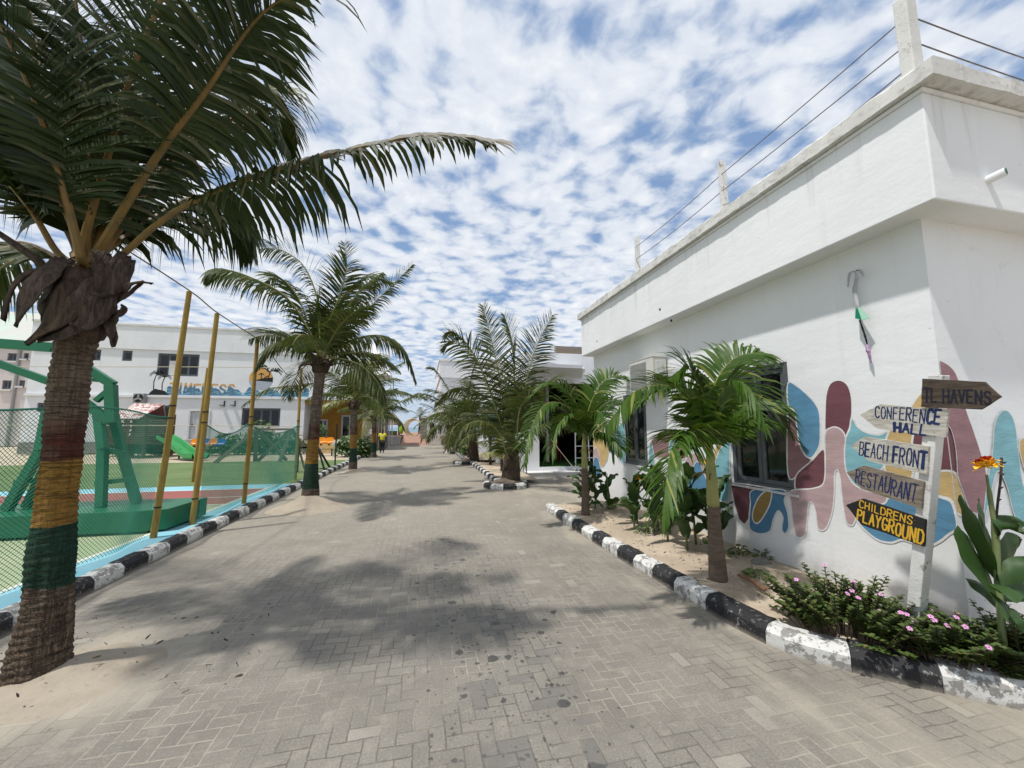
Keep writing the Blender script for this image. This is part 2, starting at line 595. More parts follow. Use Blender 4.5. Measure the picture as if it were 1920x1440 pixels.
def make_trunk(name, bands=None, c1=(0.16, 0.115, 0.08), c2=(0.075, 0.055, 0.04), fine=1.0):
    """bands = heights of green foot, green/yellow, yellow/red, red top"""
    m, t, b = new_mat(name)
    p = t.obj()
    px, py, pz = t.sep(p)
    big = t.noise(t.scale(p, 1, 1, 1), 4.0 * fine, 4, 0.6)
    fib = t.noise(t.scale(p, 14, 14, 1.4), 3.0 * fine, 5, 0.7, 0.4)
    ring = t.noise(t.scale(p, 1.2, 1.2, 16), 3.0 * fine, 5, 0.7, 0.3)
    crk = t.noise(t.scale(p, 24, 24, 1.6), 1.5 * fine, 4, 0.65, 0.5)
    ck = t.m('MULTIPLY', t.m('SUBTRACT', 1.0, t.sstep(t.m('ABSOLUTE', t.m('SUBTRACT', crk, 0.5)), 0.0, 0.045)), t.m('ADD', 0.25, t.m('MULTIPLY', t.m('SUBTRACT', 1.0, t.sstep(pz, 0.35, 1.1)), 0.6)))
    rck = t.noise(t.scale(p, 1.1, 1.1, 17), 1.9 * fine, 3, 0.6, 0.35)
    ck = t.m('MAXIMUM', ck, t.m('MULTIPLY', t.m('SUBTRACT', 1.0, t.sstep(t.m('ABSOLUTE', t.m('SUBTRACT', rck, 0.5)), 0.0, 0.035)), 0.75))
    col = t.mix(t.sstep(fib, 0.35, 0.7), c1, c2)
    col = t.mix(t.m('MULTIPLY', t.sstep(ring, 0.48, 0.66), 0.75), col, (0.04, 0.035, 0.028))
    col = t.mix(t.m('MULTIPLY', t.sstep(big, 0.52, 0.7), 0.4), col, (0.26, 0.20, 0.15))
    if bands:
        z0, z1, z2, z3 = bands
        zw = t.m('ADD', pz, t.m('MULTIPLY', t.m('SUBTRACT', ring, 0.5), 0.09))
        zw = t.m('ADD', zw, t.m('MULTIPLY', t.m('SUBTRACT', big, 0.5), 0.06))
        a0, a1, a2 = (t.sstep(zw, q, q + 0.012) for q in (z0, z1, z2))
        a3 = t.sstep(zw, z3 - 0.16, z3 + 0.1)
        paint = t.mix(a1, (0.022, 0.062, 0.040), (0.30, 0.165, 0.038))
        paint = t.mix(a2, paint, (0.10, 0.034, 0.024))
        worn = t.m('MAXIMUM', t.sstep(fib, 0.62, 0.74), t.m('MULTIPLY', t.sstep(big, 0.45, 0.62), t.sstep(zw, z2, z2 + 0.05)))
        rg_ = t.m('SUBTRACT', 1.0, t.m('MULTIPLY', t.sstep(ring, 0.5, 0.7), 0.4))
        on = t.m('MULTIPLY', t.m('MULTIPLY', a0, t.m('SUBTRACT', 1.0, a3)), t.m('SUBTRACT', 1.0, t.m('MULTIPLY', worn, 0.55)))
        on = t.m('MULTIPLY', on, rg_)
        col = t.mix(on, col, paint)
    col = t.mix(t.m('MULTIPLY', ck, 0.8), col, (0.02, 0.016, 0.012))
    h = t.m('ADD', t.m('MULTIPLY', ring, 1.0), t.m('ADD', t.m('MULTIPLY', fib, 0.7), t.m('MULTIPLY', ck, -0.8)))
    fin(t, b, col, 0.9, t.bump(h, 0.8, 0.02), 0.15)
    return m


def make_wood(name, c1, c2, grain=(1, 1, 12), scale=4.0, bump=0.5):
    m, t, b = new_mat(name)
    p = t.scale(t.pos(), *grain)
    n = t.noise(p, scale, 6, 0.7, 0.6)
    n2 = t.noise(p, scale * 6, 4, 0.7)
    col = t.mix(t.sstep(n, 0.35, 0.68), c1, c2)
    col = t.mix(t.m('MULTIPLY', t.sstep(n2, 0.6, 0.72), 0.6), col, tuple(x * 0.35 for x in c2))
    fin(t, b, col, 0.85, t.bump(t.m('ADD', n, n2), bump, 0.006), 0.2)
    return m


def make_stone(name, c1, c2, mortar, sx, sy, horizontal='Y'):
    """split-face stone cladding on vertical faces"""
    m, t, b = new_mat(name)
    px, py, pz = t.sep(t.pos())
    vec = t.comb(t.m('ADD', px, py), pz)
    n = t.n.new('ShaderNodeTexBrick')
    t.put(n.inputs['Vector'], vec)
    n.inputs['Scale'].default_value = 1.0
    n.inputs['Brick Width'].default_value = sx
    n.inputs['Row Height'].default_value = sy
    n.inputs['Mortar Size'].default_value = 0.012
    n.inputs['Color1'].default_value = (*c1, 1)
    n.inputs['Color2'].default_value = (*c2, 1)
    n.inputs['Mortar'].default_value = (*mortar, 1)
    ns = t.noise(t.pos(), 9.0, 5, 0.7)
    col = t.mix(t.m('MULTIPLY', ns, 0.5), n.outputs['Color'], (0.12, 0.10, 0.09))
    fin(t, b, col, 0.85, t.bump(t.m('ADD', n.outputs['Fac'], ns), 0.6, 0.03), 0.25)
    return m


def make_turf(name, c1, c2):
    m, t, b = new_mat(name)
    p = t.pos()
    n1 = t.noise(p, 0.5, 5, 0.6)
    n2 = t.noise(p, 60.0, 4, 0.7)
    st = t.noise(t.scale(p, 0.15, 2.5, 1), 1.0, 3, 0.5)
    col = t.mix(t.sstep(n1, 0.35, 0.65), c1, c2)
    col = t.mix(t.m('MULTIPLY', n2, 0.5), col, tuple(x * 0.5 for x in c1))
    col = t.mix(t.m('MULTIPLY', t.sstep(st, 0.5, 0.7), 0.3), col, (0.30, 0.30, 0.16))
    fin(t, b, col, 0.95, t.bump(n2, 0.5, 0.02), 0.1)
    return m


def make_glass(name, c=(0.006, 0.007, 0.009), rough=0.05):
    m, t, b = new_mat(name)
    n = t.noise(t.pos(), 1.2, 2, 0.5)
    fin(t, b, c, rough, t.bump(n, 0.08, 0.05), 0.5)
    return m


M = {}
M['pave'] = make_paving()
M['sand'] = make_sand('beach_sand', (0.50, 0.42, 0.31), (0.40, 0.335, 0.25))
M['bed'] = make_sand('bed_sand', (0.50, 0.415, 0.315), (0.39, 0.32, 0.24), (0.15, 0.115, 0.085))
M['drift'] = make_sand('drift_sand', (0.39, 0.335, 0.265), (0.32, 0.275, 0.215), (0.22, 0.18, 0.14))
M['soil'] = make_sand('dark_soil', (0.12, 0.10, 0.08), (0.18, 0.145, 0.11), (0.05, 0.04, 0.03))
M['white'] = make_white('white_render', zfoot=0.12, ztop=4.46)
M['white_far'] = make_white('white_render_stained', (0.74, 0.75, 0.77), 0.35, (0.45, 0.44, 0.43))
M['grey_far'] = make_white('pale_grey_render', (0.60, 0.61, 0.63), 0.3)
M['coping'] = make_white('weathered_coping', (0.66, 0.65, 0.62), 0.4, coping=True)
M['kerb_w'] = make_worn('kerb_white_paint', (0.64, 0.635, 0.61), (0.25, 0.24, 0.22), 0.72, 11.0)
M['kerb_b'] = make_worn('kerb_black_paint', (0.017, 0.017, 0.019), (0.20, 0.195, 0.185), 0.42, 20.0)
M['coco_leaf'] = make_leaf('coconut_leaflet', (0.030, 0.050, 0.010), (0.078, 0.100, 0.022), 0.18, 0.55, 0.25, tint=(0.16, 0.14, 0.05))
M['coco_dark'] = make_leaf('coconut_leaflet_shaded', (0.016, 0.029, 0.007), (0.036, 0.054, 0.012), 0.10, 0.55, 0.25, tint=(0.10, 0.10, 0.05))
M['coco_yel'] = make_leaf('coconut_leaflet_yellowing', (0.16, 0.17, 0.035), (0.26, 0.25, 0.06), 0.25)
M['coco_dry'] = make_leaf('coconut_leaflet_dry', (0.30, 0.275, 0.235), (0.42, 0.40, 0.36), 0.12, 0.8, 0.1)
M['petiole'] = pmat('frond_stem_ochre', (0.21, 0.12, 0.03), (0.13, 0.09, 0.028), 9.0, 0.5, 0.1, 30, 0.003)
M['petiole_g'] = pmat('frond_stem_green', (0.19, 0.22, 0.06), (0.26, 0.24, 0.08), 9.0, 0.5, 0.1)
M['sheath'] = make_wood('dry_leaf_sheath', (0.095, 0.068, 0.051), (0.028, 0.021, 0.017), (9, 9, 1.6), 4.0, 0.9)
M['fibre'] = make_wood('palm_crown_fibre', (0.085, 0.057, 0.037), (0.026, 0.018, 0.013), (8, 8, 1.6), 4.0, 0.9)
M['trunk_near'] = make_trunk('palm_bark_painted_near', (0.62, 1.04, 1.50, 1.80), (0.20, 0.145, 0.10), (0.10, 0.072, 0.052))
M['trunk_row'] = make_trunk('palm_bark_painted_row', (0.27, 0.82, 1.36, 1.72), (0.24, 0.185, 0.145), (0.12, 0.09, 0.07), 0.8)
M['trunk_wild'] = make_trunk('palm_bark_rough', None, (0.15, 0.11, 0.075), (0.06, 0.045, 0.033))
M['manila_bark'] = pmat('smooth_ringed_bark', (0.165, 0.125, 0.092), (0.105, 0.078, 0.058), 9.0, 0.85, 0.5, 14, 0.008, 0.2, stretch=(1, 1, 5))
M['shaft'] = pmat('green_crownshaft', (0.24, 0.27, 0.085), (0.32, 0.29, 0.10), 5, 0.4, 0.05)
M['manila_leaf'] = make_leaf('manila_palm_leaflet', (0.024, 0.070, 0.005), (0.066, 0.128, 0.011), 0.18, 0.5, 0.28, (0.22, 0.24, 0.05))
M['canna_leaf'] = make_leaf('canna_leaf', (0.020, 0.056, 0.015), (0.046, 0.092, 0.024), 0.16, 0.5, 0.28)
M['canna_stem'] = pmat('canna_stem', (0.12, 0.17, 0.06), (0.17, 0.20, 0.08), 8, 0.5)
M['peri_leaf'] = make_leaf('periwinkle_leaf', (0.045, 0.088, 0.02), (0.115, 0.16, 0.04), 0.2, 0.42, 0.45, (0.15, 0.15, 0.04))
M['bush_leaf'] = make_leaf('clipped_bush_leaf', (0.03, 0.075, 0.012), (0.07, 0.13, 0.02), 0.15)
M['twig'] = pmat('brown_twig', (0.12, 0.08, 0.05), (0.07, 0.05, 0.035), 20)
M['pink'] = pmat('pink_petal', (0.60, 0.30, 0.52), (0.52, 0.24, 0.45), 40, 0.6)
M['magenta'] = pmat('petal_eye', (0.35, 0.02, 0.14), None, 10)
M['orange_petal'] = pmat('orange_yellow_petal', (0.82, 0.40, 0.02), (0.85, 0.52, 0.03), 30, 0.5)
M['red_petal'] = pmat('red_petal', (0.55, 0.02, 0.015), None, 20, 0.5)
M['frame_grey'] = pmat('grey_window_frame', (0.085, 0.095, 0.105), (0.11, 0.12, 0.13), 8, 0.5, 0.05)
M['glass'] = make_glass('dark_window_glass')
M['dark'] = pmat('dark_room', (0.02, 0.02, 0.02), None, 2, 0.9)
M['green_paint'] = pmat('green_gloss_paint', (0.006, 0.12, 0.052), (0.008, 0.14, 0.062), 3, 0.35, 0.05, 20, 0.002, 0.5)
M['net_green'] = pmat('green_net_cord', (0.018, 0.16, 0.105), (0.03, 0.20, 0.14), 6, 0.7)
M['pole_yellow'] = make_wood('weathered_yellow_pole', (0.36, 0.24, 0.065), (0.24, 0.155, 0.045), (5, 5, 0.6), 4.0, 0.3)
M['rope'] = pmat('pale_rope', (0.62, 0.55, 0.40), (0.5, 0.44, 0.33), 30)
M['cable'] = pmat('brown_cable', (0.16, 0.13, 0.11), (0.10, 0.085, 0.075), 30)
M['court_pale'] = pmat('pale_green_court', (0.30, 0.36, 0.20), (0.37, 0.39, 0.24), 1.2, 0.8, 0.2, 80)
M['court_blue'] = pmat('light_blue_court', (0.20, 0.46, 0.56), (0.26, 0.50, 0.58), 1.5, 0.8, 0.2, 80)
M['court_red'] = pmat('brick_red_court', (0.30, 0.085, 0.075), (0.25, 0.08, 0.07), 1.0, 0.8, 0.2, 80)
M['court_white'] = pmat('white_court_line', (0.72, 0.71, 0.64), (0.6, 0.6, 0.53), 5, 0.8)
M['turf'] = make_turf('artificial_turf', (0.125, 0.19, 0.075), (0.17, 0.225, 0.10))
M['glassblue'] = pmat('blue_plastic', (0.02, 0.14, 0.50), None, 3, 0.35)
M['orange'] = pmat('orange_plastic', (0.80, 0.30, 0.01), (0.75, 0.26, 0.01), 3, 0.35)
M['black'] = pmat('black_metal', (0.02, 0.02, 0.022), None, 3, 0.5)
M['slide'] = pmat('green_slide_plastic', (0.03, 0.25, 0.065), (0.04, 0.29, 0.085), 2, 0.4)
M['timber'] = make_wood('grey_timber', (0.22, 0.19, 0.15), (0.13, 0.11, 0.085), (4, 4, 1), 3.0)
M['log'] = make_wood('dark_log', (0.14, 0.085, 0.055), (0.075, 0.045, 0.03), (1, 1, 8), 3.0)
M['pillar_stone'] = make_stone('split_stone_cladding', (0.46, 0.42, 0.39), (0.26, 0.24, 0.235), (0.14, 0.13, 0.12), 0.42, 0.16)
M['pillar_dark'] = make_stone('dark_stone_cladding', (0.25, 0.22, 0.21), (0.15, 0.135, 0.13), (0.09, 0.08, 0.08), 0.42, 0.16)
M['plinth_stone'] = make_stone('rubble_plinth', (0.36, 0.34, 0.31), (0.24, 0.225, 0.21), (0.18, 0.17, 0.16), 0.5, 0.22)
M['red_pave'] = pmat('reddish_paving', (0.36, 0.20, 0.145), (0.28, 0.18, 0.135), 4, 0.85, 0.4, 30)
M['step'] = pmat('pale_step', (0.48, 0.44, 0.39), (0.40, 0.36, 0.32), 4, 0.8, 0.3)
M['tile'] = pmat('grey_white_tile', (0.55, 0.55, 0.53), (0.47, 0.47, 0.45), 3, 0.5, 0.1)
M['tile_top'] = pmat('white_step_top', (0.78, 0.78, 0.76), None, 3, 0.5, 0.1)
M['ochre'] = pmat('ochre_wall_paint', (0.42, 0.205, 0.03), (0.36, 0.175, 0.028), 1.5, 0.8, 0.2)
M['white_frame'] = pmat('white_frame_paint', (0.66, 0.66, 0.65), (0.56, 0.56, 0.55), 6, 0.5)
M['door_grey'] = pmat('grey_white_door', (0.55, 0.56, 0.58), (0.47, 0.48, 0.50), 4, 0.6)
M['ac'] = pmat('cream_metal_casing', (0.62, 0.61, 0.56), (0.55, 0.54, 0.49), 5, 0.5, 0.05)
M['ac_grille'] = pmat('grey_grille', (0.34, 0.34, 0.33), (0.25, 0.25, 0.25), 30, 0.6)
M['thatch'] = make_wood('thatch', (0.30, 0.235, 0.17), (0.17, 0.13, 0.095), (8, 8, 1), 3.0)
M['gold'] = pmat('golden_rattan', (0.60, 0.48, 0.26), (0.48, 0.36, 0.17), 10, 0.5)
M['carpet'] = make_turf('green_carpet', (0.03, 0.11, 0.025), (0.045, 0.14, 0.03))
M['blockwork'] = make_stone('bare_blockwork', (0.27, 0.215, 0.165), (0.23, 0.185, 0.145), (0.36, 0.33, 0.29), 0.9, 0.4)
M['board_pale'] = make_wood('worn_pale_board', (0.60, 0.575, 0.515), (0.33, 0.305, 0.26), (3, 3, 26), 2.2)
M['board_brown'] = make_wood('worn_brown_board', (0.29, 0.245, 0.195), (0.13, 0.105, 0.08), (3, 3, 26), 2.2)
M['board_dark'] = make_wood('worn_dark_board', (0.105, 0.080, 0.060), (0.045, 0.034, 0.026), (3, 3, 26), 2.2)
M['board_black'] = pmat('black_board', (0.014, 0.014, 0.015), (0.022, 0.021, 0.02), 9, 0.55)
M['post_white'] = make_worn('white_painted_post', (0.68, 0.675, 0.65), (0.36, 0.33, 0.29), 0.40, 9)
M['ink_navy'] = pmat('navy_brush_paint', (0.010, 0.022, 0.085), (0.014, 0.03, 0.11), 30, 0.6)
M['ink_dark'] = pmat('dark_navy_brush_paint', (0.006, 0.007, 0.02), (0.009, 0.010, 0.024), 30, 0.6)
M['ink_yellow'] = pmat('yellow_brush_paint', (0.70, 0.42, 0.03), (0.60, 0.34, 0.03), 30, 0.6)
for nm, c in dict(blue=(0.115, 0.29, 0.46), teal=(0.24, 0.50, 0.565), maroon=(0.175, 0.068, 0.083), mauve=(0.33, 0.185, 0.20), blush=(0.52, 0.37, 0.375),
                  yellow=(0.60, 0.43, 0.19), ochre=(0.33, 0.225, 0.07), deep=(0.08, 0.22, 0.37), line=(0.80, 0.80, 0.79)).items():
    M['mural_' + nm] = pmat('mural_' + nm, c, tuple(x * 0.78 for x in c), 3.5, 0.75, 0.4, 24, 0.006, stretch=(1, 1, 3.5))
M['roof_green'] = pmat('faded_green_roof_sheet', (0.38, 0.50, 0.42), (0.46, 0.42, 0.39), 0.5, 0.6, 0.2, stretch=(3, 0.3, 1))
M['pinkish'] = make_white('stained_pinkish_render', (0.60, 0.55, 0.54), 0.6, (0.33, 0.24, 0.22))
M['red_roof'] = make_worn('flaking_red_roof_paint', (0.27, 0.075, 0.07), (0.60, 0.52, 0.50), 0.95, 5.0)
M['red_dark'] = pmat('dark_red_boards', (0.13, 0.025, 0.022), (0.09, 0.02, 0.018), 4, 0.7)
M['skin'] = pmat('dark_skin', (0.055, 0.03, 0.02), None, 6, 0.5)
M['shirt'] = pmat('yellow_shirt', (0.72, 0.62, 0.01), (0.66, 0.56, 0.01), 10, 0.8)
M['trousers'] = pmat('black_trousers', (0.015, 0.015, 0.018), None, 10, 0.9)
M['lime'] = pmat('lime_cloth', (0.42, 0.62, 0.02), (0.36, 0.56, 0.02), 6, 0.8)
M['sea'] = None
m_, t_, b_ = new_mat('sea_water')
fin(t_, b_, (0.05, 0.16, 0.20), 0.25, t_.bump(t_.noise(t_.scale(t_.pos(), 0.6, 2.0, 1), 0.4, 5, 0.6), 0.6, 0.4), 0.5)
M['sea'] = m_
M['bunting_w'] = make_leaf('white_bunting_film', (0.62, 0.62, 0.64), (0.5, 0.5, 0.53), 0.3)
M['bunting_g'] = make_leaf('green_bunting_film', (0.0, 0.30, 0.16), (0.0, 0.26, 0.13), 0.3)
M['bunting_p'] = make_leaf('mauve_bunting_film', (0.56, 0.36, 0.58), (0.5, 0.3, 0.52), 0.3)
M['stone'] = pmat('grey_stone', (0.25, 0.235, 0.21), (0.17, 0.16, 0.145), 9, 0.9, 0.6, 30, 0.01)
M['pipe_green'] = pmat('green_pipe_mouth', (0.02, 0.13, 0.09), None, 9, 0.5)
M['red_plastic'] = pmat('red_plastic', (0.35, 0.02, 0.02), None, 3, 0.4)
M['sign_white'] = pmat('white_plate', (0.75, 0.75, 0.74), None, 3, 0.5)


# ================================================================== SETTING
def nz(x, y, s=1.0, o=0.0):
    return mnoise.noise(V((x * s, y * s, o)))


mb = MB()
mb.sheet(-3000, 3000, -600, 3400, -0.06, 1, 1)
tag(mb.build('ground', M['sand']), kind='structure')
mb = MB()
mb.sheet(-3000, 3000, 92, 3399, -0.045, 1, 1)
tag(mb.build('sea', M['sea']), kind='structure')
mb = MB()
mb.sheet(-3.46, 9.5, -7, 39.2, 0.0, 8, 30)
tag(mb.build('road', M['pave']), kind='structure')

# sports court : flush painted sheets, each a few millimetres above the last
mb = MB()
mb.sheet(-40, -3.54, -7, 13.6, 0.010)
tag(mb.build('court_ground', M['court_pale']), kind='structure')
mb = MB()
mb.sheet(-40, -3.54, 13.6, 22.7, 0.012)
tag(mb.build('turf_ground', M['turf']), kind='structure')
mb = MB()
mb.sheet(-4.28, -3.545, -7, 13.5, 0.016, mi=0)
mb.sheet(-40, -4.36, 12.7, 13.55, 0.016, mi=0)
mb.sheet(-40, -4.36, 10.3, 12.62, 0.016, mi=1)
mb.sheet(-4.355, -4.285, -7, 13.5, 0.018, mi=2)
mb.sheet(-40, -4.36, 12.625, 12.695, 0.020, mi=2)
mb.sheet(-40, -4.36, 10.22, 10.295, 0.020, mi=2)
mb.sheet(-40, -4.36, 11.25, 11.31, 0.022, mi=2)
tag(mb.build('court_markings', [M['court_blue'], M['court_red'], M['court_white']]), kind='structure')

KSEC = [(0.0, -0.03), (0.0, 0.105), (0.045, 0.155), (0.165, 0.155), (0.165, -0.03)]


def kerb(path, lens, first_black, side, name='kerb', start=0.0):
    """row of painted kerb stones along a polyline; side=+1 body lies to the right of travel"""
    pts = [V((p[0], p[1], 0)) for p in path]
    cum = [0.0]
    for a, b in zip(pts, pts[1:]):
        cum.append(cum[-1] + (b - a).length)
    tot = cum[-1]

    def at(s_):
        s_ = min(max(s_, 0), tot)
        for k in range(len(pts) - 1):
            if s_ <= cum[k + 1] or k == len(pts) - 2:
                f = (s_ - cum[k]) / (cum[k + 1] - cum[k])
                return pts[k].lerp(pts[k + 1], f)

    def nrm(s_):
        d = (at(s_ + 0.06) - at(s_ - 0.06)).normalized()
        return V((d.y, -d.x, 0)) * side
    mb = MB()
    s0, k, black = start, 0, first_black
    rnd = random.Random(int(path[0][1] * 100))
    while s0 < tot - 0.04:
        L = lens[k] if k < len(lens) else lens[-1]
        s1 = min(s0 + L, tot)
        n = max(2, int((s1 - s0) / 0.07))
        dz, do = rnd.uniform(-0.006, 0.006), rnd.uniform(-0.006, 0.006)
        vs, fs = [], []
        ns = len(KSEC)
        for i in range(n + 1):
            s_ = s0 + 0.002 + (s1 - s0 - 0.004) * i / n
            p, q = at(s_), nrm(s_)
            for (o, z) in KSEC:
                jit = 0.007 * nz(s_ * 9, z * 40 + o * 50, 1, path[0][0])
                vs.append(p + q * (o + do + jit) + V((0, 0, z + dz + jit)))
        for i in range(n):
            for c in range(ns - 1):
                a = i * ns + c
                fs.append((a, a + 1, a + ns + 1, a + ns))
        fs.append(tuple(range(ns)))
        fs.append(tuple(n * ns + c for c in range(ns)))
        mb.add(vs, fs, 1 if black else 0)
        s0, k, black = s1, k + 1, not black
    o = mb.build(name, [M['kerb_w'], M['kerb_b']])
    fix_normals(o)
    return tag(o, kind='structure')


# left kerb runs dead straight; right kerb curves round the building's corner
kerb([(-3.42, 0.59), (-3.42, 31.0)], [0.428], True, -1, 'kerb')
RK = catmull([(2.56, 8.12, 0), (2.55, 7.0, 0), (2.57, 6.0, 0), (2.60, 5.0, 0), (2.65, 4.2, 0), (2.68, 3.5, 0), (2.71, 3.05, 0), (2.80, 2.70, 0),
              (3.02, 2.42, 0), (3.40, 2.08, 0), (3.80, 1.78, 0), (4.5, 1.35, 0), (5.6, 0.9, 0)], 80)
kerb([(p.x, p.y) for p in RK], [.72, .33, .47, .42, .38, .34, .43, .38, .37, .39, .45, .62, .53, .47, .52, .5], False, -1, 'kerb')


def arc(cx, cy, r, a0, a1, n=16):
    return [(cx + r * math.cos(R(a0 + (a1 - a0) * i / n)), cy + r * math.sin(R(a0 + (a1 - a0) * i / n))) for i in range(n + 1)]


kerb(arc(2.42, 11.52, 0.68, 150, 385), [0.40], False, -1, 'kerb')
kerb([(2.2, 11.95), (2.2, 18.35)], [0.40], False, 1, 'kerb')
kerb(arc(2.06, 18.98, 0.66, 170, 370), [0.42], True, -1, 'kerb')
kerb([(2.06, 19.45), (2.06, 26.3)], [0.40], False, 1, 'kerb')
kerb(arc(1.95, 26.8, 0.62, 170, 370), [0.42], True, -1, 'kerb')
kerb([(1.95, 27.2), (1.95, 36.5)], [0.40], True, 1, 'kerb')

# planting bed by the mural wall : uneven sand, heaped towards the wall
mb = MB()
rows, cols = [], 14
for p in RK:
    if p.y > 2.72:
        q = V((4.16, p.y, 0))
        nrm_ = V((1, 0, 0))
        inner = V((p.x + 0.15, p.y, 0))
    else:
        f = (2.72 - p.y)
        q = V((4.16 + f * 1.6, 2.34, 0))
        inner = p + (q - p).normalized() * 0.15
    rows.append([inner.lerp(q, k / cols) for k in range(cols + 1)])
vs, fs = [], []
for r_ in rows:
    for k, p in enumerate(r_):
        f = k / cols
        z = 0.115 + 0.05 * f + 0.035 * nz(p.x, p.y, 2.2) * min(1, f * 5) + 0.012 * nz(p.x, p.y, 9)
        vs.append((p.x, p.y, z))
for i in range(len(rows) - 1):
    for k in range(cols):
        a = i * (cols + 1) + k
        fs.append((a, a + 1, a + cols + 2, a + cols + 1))
mb.add(vs, fs)
o = mb.build('planting_bed_soil', M['bed'], smooth=True)
tag(o, kind='structure')
mb = MB()
mb.sheet(2.3, 3.58, 12.1, 18.4, 0.10, 8, 24, lambda x, y: 0.05 * nz(x, y, 1.5))
mb.sheet(2.2, 3.58, 19.6, 26.2, 0.10, 8, 24, lambda x, y: 0.05 * nz(x, y, 1.5))
mb.sheet(2.1, 3.58, 27.4, 36.5, 0.10, 8, 24, lambda x, y: 0.05 * nz(x, y, 1.5))
tag(mb.build('planting_strip_sand', M['bed'], smooth=True), kind='structure')


def mound(cx, cy, r, h, mat, name='sand_mound', sx=1.0, sy=1.0, zb=-0.02, seed=0.0, n=30, rings=12, sharp=2.0):
    mb = MB()
    vs, fs = [(cx, cy, zb + h)], []
    for i in range(1, rings + 1):
        f = i / rings
        for k in range(n):
            a = 2 * math.pi * k / n
            rr = r * f * (1 + 0.28 * nz(math.cos(a) * 1.3, math.sin(a) * 1.3, 1, seed))
            px, py = cx + rr * math.cos(a) * sx, cy + rr * math.sin(a) * sy
            z = zb + h * (1 - f) ** sharp + 0.02 * nz(px, py, 3, seed) * f * (1 - f) * 4
            vs.append((px, py, z))
    fs += [(0, 1 + k, 1 + (k + 1) % n) for k in range(n)]
    for i in range(rings - 1):
        for k in range(n):
            a, b = 1 + i * n + k, 1 + i * n + (k + 1) % n
            fs.append((a, a + n, b + n, b))
    mb.add(vs, fs)
    return tag(mb.build(name, mat, smooth=True), kind='structure')


mound(-2.42, 3.60, 0.72, 0.12, M['drift'], seed=3, sx=1.1, sy=0.85, sharp=1.5)
mound(-2.42, 9.58, 0.98, 0.36, M['drift'], seed=5, sharp=1.5)
mound(-2.66, 16.55, 0.62, 0.20, M['drift'], seed=7, sharp=1.6)
mound(-2.68, 23.25, 0.5, 0.14, M['drift'], seed=8, sharp=1.6)
mound(2.45, 11.65, 0.62, 0.20, M['soil'], 'soil_mound', seed=9, zb=0.08, sharp=1.2)
mound(2.1, 19.05, 0.60, 0.16, M['soil'], 'soil_mound', seed=10, zb=0.08, sharp=1.2)
mound(1.97, 26.9, 0.55, 0.16, M['soil'], 'soil_mound', seed=11, zb=0.08, sharp=1.2)

# end of the street : ramp up to the beach terrace, with steps at both sides
mb = MB()
mb.add([(-2.2, 39.0, 0.004), (0.55, 39.0, 0.004), (0.35, 42.0, 0.86), (-1.95, 42.0, 0.86), (-2.2, 39.0, -0.1), (0.55, 39.0, -0.1), (0.35, 42.0, -0.1), (-1.95, 42.0, -0.1)],
       [(0, 1, 2, 3), (0, 4, 5, 1), (1, 5, 6, 2), (3, 2, 6, 7), (0, 3, 7, 4)])
mb.box(-16, 14, 42.0, 70, -0.05, 0.858)
tag(mb.build('beach_terrace', M['red_pave']), kind='structure')
for (xa, xb) in ((-4.4, -2.2), (0.56, 1.75)):
    mb = MB()
    for k in range(5):
        mb.box(xa, xb, 38.7 + k * 0.45 + 0.001 * k, 42.0, -0.02 + k * 0.175, (k + 1) * 0.175 - 0.022)
    st = mb.build('steps', M['step'])
    tag(st, kind='structure')


# ================================================================== wall with openings
def wall_sheet(mb, o, ux, inward, W, H, ops, depth=0.12, z0=0.0, mi=0, rmi=None):
    """outer skin of a wall with real openings and reveals"""
    o, ux, inward = V(o), V(ux), V(inward)
    us = sorted({0.0, W, *[a for op in ops for a in op[:2]]})
    zs = sorted({z0, H, *[a for op in ops for a in op[2:]]})
    P = lambda u, z, d=0.0: o + ux * u + V((0, 0, z)) + inward * d
    for i in range(len(us) - 1):
        for j in range(len(zs) - 1):
            cu, cz = (us[i] + us[i + 1]) / 2, (zs[j] + zs[j + 1]) / 2
            if any(a < cu < b and c < cz < d for a, b, c, d in ops):
                continue
            mb.add([P(us[i], zs[j]), P(us[i + 1], zs[j]), P(us[i + 1], zs[j + 1]), P(us[i], zs[j + 1])], [(0, 1, 2, 3)], mi)
    rm = mi if rmi is None else rmi
    for a, b, c, d in ops:
        for (p, q) in (((a, c), (b, c)), ((b, c), (b, d)), ((b, d), (a, d)), ((a, d), (a, c))):
            mb.add([P(*p), P(*q), P(*q, depth), P(*p, depth)], [(0, 1, 2, 3)], rm)


